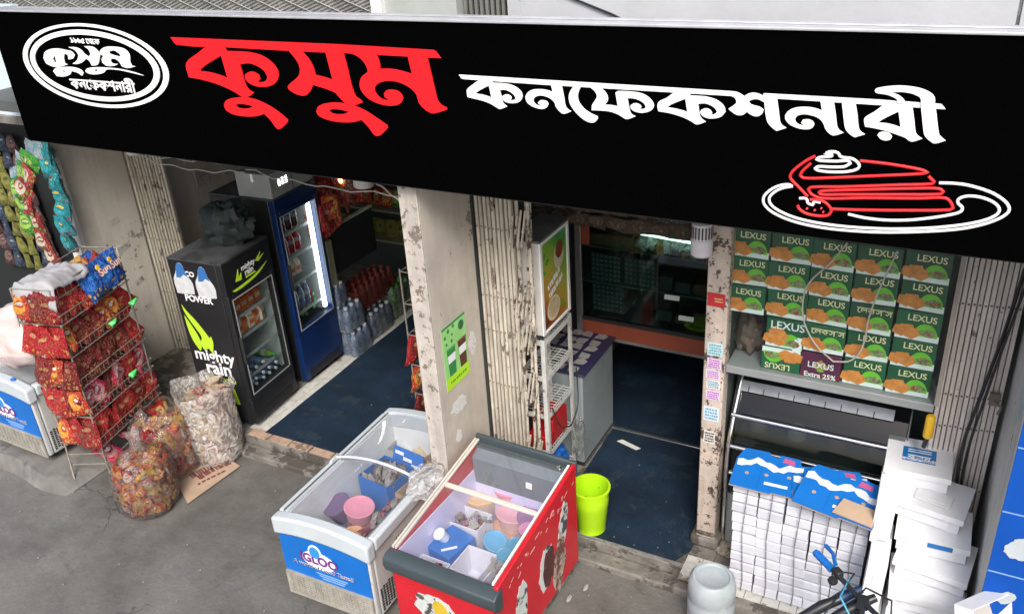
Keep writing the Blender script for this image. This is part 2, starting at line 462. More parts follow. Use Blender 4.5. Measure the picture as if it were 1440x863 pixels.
m_terra = P('worn_terracotta', (0.36, 0.25, 0.185), rough=0.8, var=0.25, vscale=14, dirt=(0.17, 0.12, 0.09), dscale=12, dthr=0.58)
m_steel = P('brushed_steel', (0.55, 0.55, 0.54), rough=0.28, metal=0.9, var=0.12, vscale=20)
m_chrome = P('chrome', (0.75, 0.76, 0.76), rough=0.15, metal=1.0)
m_alu = P('silver_trim', (0.5, 0.51, 0.54), rough=0.4, metal=0.35, var=0.12, vscale=9)
m_blackpl = P('black_plastic', (0.02, 0.02, 0.022), rough=0.4)
m_wire = P('dull_wire', (0.3, 0.27, 0.22), rough=0.5, metal=0.4, var=0.3, vscale=30)
m_white = P('white_plastic', (0.78, 0.78, 0.76), rough=0.4, var=0.04, vscale=8)
m_paperwhite = P('white_card', (0.76, 0.77, 0.79), rough=0.65, var=0.06, vscale=7, dirt=(0.6, 0.59, 0.57), dscale=6, dthr=.66)
m_cardboard = P('brown_cardboard', (0.40, 0.29, 0.205), rough=0.85, var=0.12, vscale=7)
m_gasket = P('dark_rubber', (0.03, 0.034, 0.038), rough=0.55)
g_clear = glass_mat('clear_glass')
g_case = glass_mat('case_glass', (0.8, 0.86, 0.84), 0.05)
g_film = film_mat('clear_bag_film', (0.8, 0.74, 0.7), 0.06, 9, 0.14, .8)

def struct(name, mb, mat, **k):
    return tag(mb.build(name, mat, **k), kind='structure')

# ------------------------------------------------------------------ ground and floors
s = MB()
def st(u, v):
    x, y = -9 + 16*u, -9 + 12*v
    return (x, y, 0.006 * mnoise.noise(Vector((x*1.1, y*1.1, 0))) - 0.006)
s.grid(st, 120, 90)
struct('street', s, m_street, smooth=60)
s = MB(); s.box(-60, 60, -60, 30, -0.4, -0.05)
struct('ground', s, m_street)
s = MB()
s.box(-4.09, -3.25, -0.03, 4.5, -0.02, 0.1155)
s.box(-3.25, -2.45, -0.21, 4.5, -0.02, 0.116)
s.box(-2.45, 1.56, -0.25, 4.5, -0.02, 0.117)
s.box(1.56, 2.97, -0.42, 4.5, -0.02, 0.115)
s.box(-2.45, 1.56, -0.37, -0.253, -0.02, 0.04)
struct('shop_floor', s, m_conc, bevel=0.012)
s = MB()
yy = -0.16
while yy < 4.2:
    s.box(-2.375, -2.275, yy, yy + 0.142, 0.117, 0.1235); s.box(-2.271, -2.135, yy, yy + 0.142, 0.117, 0.1232)
    yy += 0.146
xx = 1.4
while xx < 2.9:
    s.box(xx, xx + 0.1, -0.36, -0.25, 0.117, 0.1235); s.box(xx, xx + 0.1, -0.246, -0.135, 0.117, 0.1232)
    xx += 0.104
struct('tile_strip', s, m_tile)
s = MB()
for i in range(9):
    x0 = -2.32 + i*0.215
    s.box(x0, x0 + 0.205 + random.uniform(-.015, .006), -0.245 - random.uniform(0, .006), -0.165 + random.uniform(-.012, .012), 0.117, 0.128)
struct('terracotta_sill', s, m_terra, bevel=0.004)
# rough cement plinth under the neighbour's freezer
s = MB()
def lump(u, v):
    ang = u * math.pi; prof = v
    w = 0.035 * mnoise.noise(Vector((u*5, v*3, 1)))
    x = -6.2 + 2.98*u
    y0 = -1.28 + 0.06*mnoise.noise(Vector((u*6, 3, 0)))
    edge = min(1.0, (1-u)*7)
    if v < 0.25: return (x + (0.05 - v*0.2)*(1 if u > .97 else 0), y0 - 0.07 + v*0.28, -0.02 + v/0.25*0.125*edge**.5)
    return (x, y0 + (v-0.25)/0.75*1.5, (0.105 + w*0.35)*edge**.5)
s.grid(lump, 40, 24)
struct('cement_plinth', s, m_lump, smooth=60)

m_mat = P('blue_black_coil_mat', (0.007, 0.021, 0.043), rough=0.7, var=0.45, vscale=3.2, bump=1.0, bscale=150, dirt=(0.018, 0.033, 0.05), dscale=7, dthr=0.57, spec=.3)
def floor_mat(label, poly, z):
    s = MB(); s.prism(poly, 'z', z, z + 0.009)
    tag(s.build('floor_mat', m_mat), label, 'floor mat')
def wob(a, b, n, amp):
    out = []
    for i in range(n):
        t = i/n; x = a[0]+(b[0]-a[0])*t; y = a[1]+(b[1]-a[1])*t
        out.append((x + amp*random.uniform(-1, 1), y + amp*random.uniform(-1, 1)))
    return out
floor_mat('long dark blue doormat on the left shop floor beside the white tile strip', wob((-2.19, -0.175), (-0.3, -0.15), 14, 0.008) + wob((-0.3, -0.15), (-0.3, 3.6), 4, 0) + wob((-0.3, 3.6), (-2.24, 3.6), 4, 0) + wob((-2.24, 3.6), (-2.19, -0.175), 18, 0.006), 0.1245)
floor_mat('dark blue mat in the right doorway under the lime bucket', wob((0.45, -0.235), (1.405, -0.235), 12, 0.004) + [(1.40, -0.1), (1.40, 0.99), (0.42, 0.985)], 0.1185)
floor_mat('dark mat running under the hanging glass display case', [(-0.03, 1.05), (0.41, 1.02), (1.40, 1.03), (1.40, 3.9), (-0.03, 3.9)], 0.1185)
s = MB(); s.box(0.40, 1.38, 0.987, 1.018, 0.117, 0.135)
tag(s.build('threshold_strip', m_steel, bevel=0.003), 'thin metal strip across the floor between the two dark mats', 'floor strip')
s = MB(); s.box(0.5, 1.40, -0.249, -0.238, 0.117, 0.133)
tag(s.build('edge_strip', P('dull_aluminium', (0.3, 0.3, 0.29), rough=0.5, metal=0.5, var=0.3, vscale=20)), 'worn metal edging along the front of the right doorway step', 'floor strip')

# ------------------------------------------------------------------ the building
bld = thing('shop_building', 'old plastered street building whose open ground floor holds the sweet shop under the black signboard', 'building', (0, 0, 0))
def part(name, mb, mat, parent=bld, **k): return mb.build(name, mat, parent, **k)
s = MB(); s.box(-4.09, -4.075, 0.0, 0.6, 0.12, 2.62); s.box(-4.115, -4.09, 0.0, 4.5, 0, 2.62)
w = part('side_wall', s, m_wall_grey)
s = MB(); s.box(-4.272, -4.115, -0.012, 0.0, 0, 2.62)
part('wall_edge', s, m_whitestrip)
s = MB(); s.box(-4.27, -4.116, 0.001, 4.5, 0, 2.62)
part('neighbour_wall', s, m_whitestrip)
s = MB(); s.box(-0.163, -0.045, -0.655, -0.115, -0.02, 2.80)
part('middle_pillar', s, m_wall_beige, bevel=0.006)
s = MB(); s.box(-0.166, -0.042, -0.672, -0.656, -0.02, 2.80)
part('pillar_edge', s, m_peel, bevel=0.006)
s = MB(); s.box(-0.15, -0.055, -0.113, 4.5, 0.0, 2.62)
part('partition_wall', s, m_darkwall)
s = MB(); s.box(-4.2, 3.2, -0.485, -0.055, 2.78, 2.86)  # unseen slab added behind the sign to darken the shop interior
part('shade_slab', s, m_darkwall)
s = MB(); s.box(1.408, 1.532, -0.01, 0.10, 0.1, 2.62)
part('door_post', s, m_peel_wood, bevel=0.007)
s = MB(); s.box(1.37, 1.56, -0.03, 0.13, 0.11, 0.2)
s.box(1.40, 1.54, -0.018, 0.108, 0.2, 0.25)
part('post_footing', s, m_conc, bevel=0.03)
s = MB(); s.box(2.99, 3.6, -0.70, 0.62, 0, 2.9)
part('right_pier', s, P('light_grey_pier', (0.58, 0.575, 0.545), rough=0.75, streak=.2, var=0.14, vscale=3, bump=0.25, bscale=20, dirt=(0.27, 0.26, 0.24), dscale=6, dthr=0.64), bevel=0.012)
s = MB(); s.box(-7.5, 3.2, 4.5, 4.7, 0, 2.7)
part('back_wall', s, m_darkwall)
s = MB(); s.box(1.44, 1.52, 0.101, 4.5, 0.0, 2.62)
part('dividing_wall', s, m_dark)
s = MB(); s.box(1.521, 2.95, 0.62, 0.7, 0.0, 2.62)
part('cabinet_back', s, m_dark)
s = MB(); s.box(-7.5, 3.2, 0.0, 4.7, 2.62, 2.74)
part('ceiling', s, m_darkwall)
s = MB(); s.box(-7.5, -4.28, 0.62, 0.7, 0.0, 2.62)
part('neighbour_back', s, m_black)
# storey above the sign
s = MB(); s.box(0.232, 2.685, 0.0, 0.22, 2.741, 5.6); s.box(2.70, 3.2, 0.0, 0.22, 2.741, 5.6)
part('upper_wall', s, m_whitewall)
s = MB(); s.box(-0.60, -0.095, 0.0, 0.22, 2.741, 5.6)
part('upper_pier', s, P('pale_green_grey_paint', (0.4, 0.425, 0.41), rough=0.6, var=0.1, vscale=5))
s = MB(); s.box(-0.095, 0.232, 0.12, 0.2, 2.741, 5.6)
wp = part('window', s, m_black)
s = MB()
for i in range(9): s.box(-0.083 + i*0.035, -0.064 + i*0.035, 0.06, 0.078, 2.741, 5.6)
part('window_bar', s, P('dull_green_bars', (0.16, 0.165, 0.15), rough=0.6, var=0.2), parent=wp)
s = MB(); s.box(-0.60, -0.585, -0.04, 0.02, 2.741, 5.6); s.box(-0.67, -0.60, -0.03, 0.0, 2.75, 5.0)
part('grille_frame', s, m_whitestrip)
s = MB(); s.box(-7.5, -0.67, 0.4, 0.5, 2.741, 5.6)
ww = part('wide_window', s, m_black)
s = MB()
for sgn in (1, -1):
    k = -9.0
    while k < 4.0:
        a = (k, 0.02 + 0.008*sgn, 3.25); b = (k + 1.7*sgn, 0.02 + 0.008*sgn, 3.85)
        def cl(p, q):
            # clip to x<-0.68
            if p[0] > -0.68 and q[0] > -0.68: return None
            if q[0] > -0.68:
                t = (-0.68-p[0])/(q[0]-p[0]); q = tuple(p[i]+(q[i]-p[i])*t for i in range(3))
            elif p[0] > -0.68:
                t = (-0.68-q[0])/(p[0]-q[0]); p = tuple(q[i]+(p[i]-q[i])*t for i in range(3))
            return p, q
        c = cl(a, b)
        if c and c[0][0] > -7.4: s.tube(c, 0.010 if sgn == 1 else 0.004, 4)
        k += 0.06 if sgn == 1 else 0.24
part('window_grille', s, P('expanded_metal', (0.33, 0.33, 0.31), rough=0.5, metal=0.4, var=0.3, vscale=12), parent=ww)
s = MB(); s.tube([(0.45, -0.02, 3.62), (0.62, -0.012, 3.55), (0.85, -0.012, 3.47), (0.92, -0.012, 3.44)], 0.006, 6)
tag(s.build('wall_cable', m_blackpl), 'thin black cable running down the white wall above the signboard', 'cable')
# stains and nail marks on the white wall come from the material; a few fixings
# sunken beam behind the sign
s = MB(); s.box(-7.5, 3.2, -0.05, -0.002, 2.63, 3.2)
part('fascia_beam', s, m_wall_grey)

# lamp sockets and switches on the inner left wall
def plate(label, y, z, w, h, sock):
    t = thing('wall_socket', label, 'switch', (-4.088, y, z))
    s = MB(); s.box(0, 0.012, -w/2, w/2, -h/2, h/2)
    s.build('plate', P('old_white_switch', (0.42, 0.42, 0.4), rough=0.5, var=0.15), t, bevel=0.003)
    if sock:
        s = MB()
        for a, b in ((-.03, .02), (0.0, .02), (.03, .02), (-.015, -.02)): s.box(0.012, 0.0145, a-.006, a+.006, b-.006, b+.006)
        s.build('socket_hole', m_blackpl, t)
plate('plain square switch plate on the dim wall above the double socket', 1.32, 1.88, 0.14, 0.16, False)
plate('white socket plate with dark holes on the dim wall behind the black drink cooler', 1.42, 1.62, 0.17, 0.17, True)

def print_lines(mb, w, h, n, plane, off, seed, m=0, tall=0.5):
    """rows of tiny broken bars standing for print too small to read; plane 'y' = face to -Y, 'x' = face to +X, 'z' = face up"""
    r = random.Random(seed); th = .0008
    for i in range(n):
        z = h/2 - (i+.5)*h/n; bh = h/n*tall; x = -w/2 + r.uniform(0, .06)*w
        while x < w/2*.9:
            l = r.uniform(.05, .17)*w
            x1 = min(x+l, w/2); zz = z + r.uniform(-.12, .12)*bh
            if plane == 'y': mb.box(x, x1, off-th, off, zz-bh/2, zz+bh/2, m)
            elif plane == 'x': mb.box(off, off+th, x, x1, zz-bh/2, zz+bh/2, m)
            else: mb.box(x, x1, zz-bh/2, zz+bh/2, off, off+th, m)
            x = x1 + r.uniform(.02, .06)*w
    return mb
RED_GLYPHS = [[[(-1.5699,3.4252),(0.2175,3.4136),(0.2572,3.3762),(0.213,3.3757),(-0.1254,3.3778),(-0.7176,3.3787),(-1.1636,3.3826),(-1.5334,3.3848)]],[[(-1.2847,3.3869),(-1.3857,3.3391),(-1.4661,3.3014),(-1.492,3.2758),(-1.4978,3.2544),(-1.4927,3.2013),(-1.401,3.1936),(-1.2893,3.1757),(-1.1915,3.1491),(-1.1445,3.1306),(-1.0941,3.1081),(-1.04,3.1189),(-1.0073,3.1382),(-1.0402,3.1537),(-1.0553,3.1737),(-1.062,3.2113),(-1.065,3.2523),(-1.072,3.2914),(-1.0017,3.301),(-0.9417,3.288),(-0.8986,3.263),(-0.8836,3.2334),(-0.8977,3.2125),(-0.9322,3.2006),(-0.962,3.2011),(-0.9398,3.2172),(-0.9447,3.2407),(-0.9773,3.2548),(-1.0142,3.2532),(-1.0481,3.236),(-1.0508,3.2118),(-1.0301,3.1922),(-0.9881,3.1772),(-0.934,3.1752),(-0.878,3.1829),(-0.8279,3.2058),(-0.802,3.2406),(-0.8029,3.2739),(-0.8296,3.3092),(-0.8836,3.3415),(-0.9509,3.3577),(-1.0217,3.3632),(-1.1507,3.3622),(-1.1613,3.3907)],[(-1.3831,3.2522),(-1.3254,3.2825),(-1.2004,3.3354),(-1.1858,3.2102),(-1.2278,3.2228),(-1.3006,3.2362),(-1.3844,3.2416)]],[[(-1.258,3.0492),(-1.2409,3.0754),(-1.2075,3.0916),(-1.1571,3.1017),(-1.0894,3.1084),(-1.0253,3.1044),(-0.9559,3.0876),(-0.8893,3.0618),(-0.8336,3.0305),(-0.7913,2.9999),(-0.7941,2.9878),(-0.8533,2.9461),(-0.8772,2.9415),(-0.8928,2.9524),(-0.9205,2.9895),(-0.9584,3.0222),(-1.0034,3.0086),(-1.0713,2.999),(-1.1472,2.9981),(-1.2119,3.0068),(-1.2504,3.0245)],[(-1.169,3.0583),(-1.138,3.0674),(-1.0813,3.068),(-1.0346,3.061),(-1.0581,3.0497),(-1.1069,3.0423),(-1.1487,3.0453)]],[[(-0.7064,3.3871),(-0.6715,3.3528),(-0.6487,3.3213),(-0.6406,3.2923),(-0.6495,3.2591),(-0.6814,3.2312),(-0.7313,3.2021),(-0.748,3.1865),(-0.7427,3.1713),(-0.6994,3.1501),(-0.6578,3.1423),(-0.6265,3.1474),(-0.5913,3.1728),(-0.5675,3.2051),(-0.4947,3.1912),(-0.424,3.1707),(-0.4032,3.1502),(-0.3678,3.1194),(-0.3207,3.1092),(-0.2526,3.1297),(-0.2659,3.1452),(-0.288,3.1569),(-0.3003,3.1789),(-0.3113,3.2298),(-0.3188,3.2995),(-0.3313,3.3838),(-0.4494,3.3861),(-0.4291,3.2388),(-0.4829,3.2505),(-0.5395,3.2589),(-0.545,3.2931),(-0.5622,3.3311),(-0.5855,3.3591),(-0.6138,3.3838)]],[[(-0.5731,3.0631),(-0.5578,3.0877),(-0.5204,3.1048),(-0.4593,3.1165),(-0.4008,3.1187),(-0.3443,3.1136),(-0.3046,3.1082),(-0.2436,3.0878),(-0.1844,3.059),(-0.1117,3.0181),(-0.1097,3.0051),(-0.1595,2.9649),(-0.1849,2.9562),(-0.2041,2.9614),(-0.2342,2.9992),(-0.2725,3.0364),(-0.3281,3.0211),(-0.3954,3.0143),(-0.4704,3.0158),(-0.5357,3.0282),(-0.5669,3.0431)],[(-0.4864,3.0721),(-0.4578,3.0813),(-0.4076,3.0825),(-0.3537,3.0754),(-0.3783,3.0624),(-0.4293,3.0557),(-0.4703,3.0597)]],[[(-0.3313,3.3838),(-0.273,3.3778),(-0.2291,3.3595),(-0.2024,3.3326),(-0.1896,3.302),(-0.1941,3.2893),(-0.2289,3.2688),(-0.2498,3.2393),(-0.2537,3.2071),(-0.2367,3.1759),(-0.2015,3.1489),(-0.1492,3.1308),(-0.0879,3.1236),(-0.0408,3.1285),(-0.0083,3.1413),(0.0102,3.1646),(0.0052,3.1832),(-0.015,3.2009),(-0.0522,3.2077),(-0.0835,3.2035),(-0.1055,3.1864),(-0.1045,3.1674),(-0.0759,3.1519),(-0.1219,3.1555),(-0.1502,3.1744),(-0.1624,3.196),(-0.1548,3.2187),(-0.1244,3.2392),(-0.0763,3.2509),(-0.023,3.2504),(0.0208,3.2402),(0.0631,3.2207),(0.0899,3.1973),(0.0982,3.176),(0.1058,3.1482),(0.1322,3.1216),(0.1671,3.1037),(0.189,3.1014),(0.2684,3.126),(0.266,3.1363),(0.2382,3.147),(0.2187,3.1675),(0.2095,3.2131),(0.1971,3.2916),(0.1817,3.3837),(0.0656,3.3855),(0.0817,3.2924),(0.0225,3.305),(-0.0442,3.3126),(-0.1094,3.3098),(-0.1085,3.3302),(-0.1134,3.3577),(-0.1277,3.3878)]]]
WHITE_GLYPHS = [[[(0.3522,3.3008),(1.6882,3.2935),(1.6808,3.2741),(0.3731,3.2813)]],[[(1.8149,3.2923),(2.4766,3.289),(2.4972,3.271),(2.4655,3.2706),(2.042,3.2732),(1.8724,3.2739),(1.8203,3.2729)]],[[(0.4752,3.2854),(0.423,3.2551),(0.3962,3.2365),(0.3901,3.2254),(0.3922,3.1952),(0.417,3.1914),(0.4663,3.1844),(0.5147,3.1721),(0.5431,3.1588),(0.5692,3.1483),(0.6077,3.1628),(0.5929,3.1726),(0.5842,3.1849),(0.5802,3.2103),(0.5737,3.2396),(0.6028,3.242),(0.6309,3.2335),(0.6514,3.2186),(0.6576,3.2042),(0.6475,3.1959),(0.6258,3.1938),(0.6344,3.2007),(0.6341,3.21),(0.6204,3.2189),(0.6012,3.2191),(0.5861,3.2106),(0.5851,3.1978),(0.5987,3.1858),(0.6272,3.1798),(0.6562,3.1829),(0.6806,3.1928),(0.6937,3.2126),(0.6903,3.2334),(0.6725,3.2512),(0.6427,3.2651),(0.6002,3.2717),(0.5375,3.2715),(0.5299,3.2859)],[(0.4394,3.2173),(0.4657,3.2338),(0.5169,3.2578),(0.5258,3.1995),(0.4931,3.2083),(0.4638,3.2123),(0.4401,3.2144)]],[[(0.8457,3.2849),(0.8544,3.2445),(0.8237,3.2523),(0.7871,3.2544),(0.7498,3.2499),(0.7258,3.2374),(0.7113,3.2157),(0.7161,3.1928),(0.734,3.1771),(0.7639,3.1663),(0.7964,3.1633),(0.8199,3.1719),(0.8289,3.1871),(0.8234,3.1972),(0.8076,3.2033),(0.7867,3.2021),(0.7745,3.1901),(0.7924,3.1773),(0.7692,3.1792),(0.7535,3.1909),(0.7519,3.2034),(0.7619,3.2165),(0.7856,3.2253),(0.8177,3.223),(0.8447,3.2122),(0.8623,3.1954),(0.8684,3.1771),(0.8858,3.1573),(0.9059,3.147),(0.9435,3.1611),(0.9271,3.1704),(0.9163,3.1842),(0.9109,3.221),(0.8989,3.2836)]],[[(0.9668,3.2836),(0.9447,3.2569),(0.9355,3.2315),(0.9367,3.2088),(0.9473,3.1843),(0.9665,3.1603),(0.9932,3.1367),(1.0225,3.1203),(1.047,3.1161),(1.0643,3.121),(1.0777,3.138),(1.0745,3.1469),(1.043,3.1585),(1.0139,3.1748),(0.9923,3.1962),(0.9816,3.2183),(0.9812,3.2409),(0.9892,3.2638),(1.002,3.2846)]],[[(1.0288,3.2859),(1.055,3.2695),(1.0715,3.2526),(1.0746,3.235),(1.0636,3.2164),(1.0511,3.1976),(1.0482,3.1738),(1.0919,3.1753),(1.1352,3.1736),(1.1733,3.1648),(1.1969,3.1529),(1.2182,3.1445),(1.258,3.1593),(1.2417,3.1672),(1.2337,3.1778),(1.2276,3.2041),(1.2206,3.239),(1.2485,3.2397),(1.2762,3.2334),(1.2993,3.2195),(1.3077,3.2047),(1.2972,3.1952),(1.2774,3.1939),(1.2866,3.2011),(1.2833,3.2097),(1.2671,3.2175),(1.2485,3.2164),(1.2355,3.2068),(1.2369,3.1936),(1.2533,3.1826),(1.2858,3.1777),(1.3134,3.183),(1.3362,3.1955),(1.3441,3.2135),(1.3357,3.2326),(1.315,3.251),(1.2852,3.2636),(1.2484,3.2677),(1.1763,3.2672),(1.1645,3.26),(1.1759,3.1986),(1.145,3.2025),(1.1116,3.2022),(1.1261,3.2201),(1.1273,3.238),(1.1171,3.2574),(1.0982,3.2741),(1.0841,3.2852)]],[[(1.4422,3.2796),(1.403,3.2517),(1.3674,3.2323),(1.3609,3.2145),(1.3658,3.19),(1.4043,3.1868),(1.4493,3.1789),(1.494,3.1654),(1.5164,3.1552),(1.5409,3.1439),(1.5783,3.1583),(1.5618,3.1692),(1.5526,3.1815),(1.5424,3.2335),(1.5725,3.2374),(1.5985,3.2306),(1.6183,3.217),(1.6261,3.2048),(1.6172,3.1944),(1.596,3.1887),(1.6051,3.197),(1.5951,3.2113),(1.5777,3.2157),(1.5585,3.2089),(1.5524,3.1978),(1.5638,3.1836),(1.588,3.1745),(1.6138,3.1754),(1.6433,3.1847),(1.6614,3.205),(1.6583,3.2237),(1.6404,3.2437),(1.6101,3.2586),(1.5713,3.2661),(1.5326,3.2668),(1.5083,3.2663),(1.4969,3.2826)],[(1.4091,3.2132),(1.4258,3.2251),(1.4861,3.2522),(1.4966,3.1942),(1.4708,3.2011),(1.4396,3.2065),(1.4106,3.209)]],[[(1.6778,3.2929),(1.7006,3.2937),(1.7217,3.2858),(1.7366,3.2772),(1.7543,3.2889),(1.7744,3.2936),(1.799,3.2897),(1.8322,3.2757),(1.8337,3.2554),(1.8214,3.2575),(1.8005,3.2669),(1.7802,3.2678),(1.7622,3.2605),(1.7586,3.2529),(1.7694,3.2444),(1.8026,3.237),(1.8203,3.227),(1.8165,3.211),(1.8011,3.1983),(1.7847,3.1972),(1.7658,3.2043),(1.7528,3.2131),(1.7391,3.2008),(1.7227,3.1964),(1.7058,3.1995),(1.6841,3.2128),(1.6744,3.2214),(1.6954,3.2366),(1.7065,3.2477),(1.7045,3.26),(1.6956,3.2707),(1.6787,3.2764)]],[[(1.816,3.289),(1.8212,3.2608),(1.8281,3.22),(1.8391,3.1793),(1.8569,3.1576),(1.8803,3.1417),(1.9182,3.1571),(1.9005,3.1678),(1.8915,3.1809),(1.8837,3.2196),(1.8714,3.2759),(1.868,3.2899)]],[[(2.0419,3.2787),(2.053,3.2379),(2.0235,3.246),(1.9884,3.2487),(1.9499,3.2434),(1.9234,3.2303),(1.91,3.209),(1.9148,3.1887),(1.9362,3.1704),(1.9688,3.1596),(2.0004,3.1578),(2.0212,3.1655),(2.0284,3.1804),(2.0207,3.1921),(2.0007,3.1988),(1.9814,3.1954),(1.9755,3.1827),(1.9905,3.1723),(1.9675,3.1752),(1.9526,3.1873),(1.9516,3.1995),(1.9604,3.2124),(1.9872,3.219),(2.0225,3.2145),(2.0467,3.204),(2.0639,3.185),(2.0714,3.1672),(2.0865,3.15),(2.1067,3.1405),(2.1431,3.1545),(2.1246,3.1659),(2.1164,3.1799),(2.1067,3.2262),(2.0939,3.2771)]],[[(2.124,3.2808),(2.1453,3.182),(2.1539,3.1645),(2.1727,3.1477),(2.1887,3.1399),(2.225,3.1547),(2.2078,3.1649),(2.1986,3.1805),(2.1876,3.2316),(2.1748,3.2803)]],[[(2.2865,3.2766),(2.248,3.2462),(2.2178,3.223),(2.2149,3.2103),(2.2221,3.1858),(2.2556,3.1822),(2.3025,3.1739),(2.3429,3.1627),(2.3732,3.1527),(2.3874,3.1431),(2.4006,3.1396),(2.4337,3.1539),(2.4163,3.1649),(2.4077,3.1766),(2.395,3.2281),(2.3809,3.2807)],[(2.2697,3.207),(2.2837,3.2204),(2.336,3.2537),(2.3514,3.1917),(2.322,3.2002),(2.2955,3.2043),(2.2719,3.2047)]],[[(2.2713,3.1554),(2.2773,3.1659),(2.2932,3.17),(2.3132,3.1665),(2.3252,3.1542),(2.3212,3.1421),(2.3055,3.1365),(2.2853,3.1407)]],[[(2.4104,3.2876),(2.4064,3.3095),(2.392,3.3189),(2.3724,3.3256),(2.3468,3.3289),(2.3278,3.3289),(2.2997,3.325),(2.3228,3.3184),(2.3399,3.3091),(2.3509,3.2978),(2.354,3.2859),(2.3303,3.2855),(2.3255,3.298),(2.3149,3.3059),(2.2914,3.3149),(2.2652,3.3186),(2.2471,3.3211),(2.2403,3.3293),(2.2452,3.3372),(2.2654,3.3437),(2.2935,3.3493),(2.3279,3.3527),(2.3625,3.3521),(2.3975,3.3472),(2.4266,3.3377),(2.4468,3.3253),(2.4557,3.3124),(2.4595,3.2906),(2.4706,3.2505),(2.4901,3.1759),(2.5011,3.1646),(2.5157,3.1535),(2.4798,3.1394),(2.4629,3.1475),(2.4452,3.1619),(2.437,3.1753),(2.4226,3.2335)]]]
LOGO_GLYPHS = [[[(-2.7712,3.2636),(-2.744,3.2988),(-2.6855,3.3212),(-2.6082,3.3284),(-2.5376,3.3227),(-2.4791,3.3146),(-2.4581,3.292),(-2.4826,3.271),(-2.5269,3.2646),(-2.521,3.2897),(-2.5467,3.3023),(-2.5688,3.2711),(-2.5756,3.2369),(-2.552,3.2311),(-2.6272,3.2157),(-2.7033,3.2125),(-2.76,3.2296)],[(-2.6816,3.2601),(-2.6489,3.2852),(-2.6547,3.2372),(-2.6748,3.2398)]],[[(-2.7113,3.1831),(-2.6744,3.2055),(-2.5962,3.2143),(-2.5012,3.2162),(-2.4349,3.2021),(-2.4207,3.1824),(-2.4397,3.1665),(-2.4738,3.1834),(-2.527,3.1926),(-2.5528,3.1695),(-2.6236,3.1525),(-2.6874,3.153)],[(-2.6242,3.187),(-2.6004,3.1928),(-2.5871,3.1872),(-2.6089,3.1808)]],[[(-2.4934,3.3408),(-2.4264,3.3416),(-2.3815,3.3279),(-2.3606,3.3054),(-2.323,3.2869),(-2.2994,3.3076),(-2.3086,3.3336),(-2.3415,3.3509),(-2.2714,3.3511),(-2.2307,3.3296),(-2.2191,3.2973),(-2.2454,3.2568),(-2.2725,3.2391),(-2.319,3.2359),(-2.3271,3.2602),(-2.3528,3.2759),(-2.4041,3.2505),(-2.4607,3.2382),(-2.496,3.2401),(-2.4452,3.2623),(-2.4165,3.2935),(-2.4346,3.3228)]],[[(-2.394,3.1971),(-2.3681,3.2151),(-2.2933,3.2249),(-2.1828,3.2276),(-2.0668,3.2246),(-1.9476,3.2102),(-1.8733,3.1941),(-1.9864,3.2085),(-2.0886,3.2184),(-2.1874,3.2162),(-2.2257,3.1945),(-2.3115,3.1806),(-2.3706,3.1846)],[(-2.3105,3.2075),(-2.2827,3.214),(-2.2702,3.2079),(-2.298,3.2013)]],[[(-2.2007,3.3306),(-2.1531,3.3516),(-2.0831,3.357),(-2.0081,3.353),(-1.9626,3.3354),(-1.9496,3.3071),(-1.9594,3.2681),(-1.9523,3.249),(-1.9232,3.2457),(-1.9964,3.2329),(-2.0408,3.2421),(-2.0515,3.2645),(-2.0782,3.2829),(-2.1212,3.2846),(-2.1326,3.2678),(-2.123,3.2551),(-2.075,3.2537),(-2.1084,3.2426),(-2.178,3.2397),(-2.2101,3.2582),(-2.2057,3.2814),(-2.1841,3.2986),(-2.2137,3.3106)],[(-2.1241,3.3267),(-2.0725,3.3349),(-2.0314,3.317),(-2.0287,3.299),(-2.084,3.3054),(-2.1243,3.3137)]]]
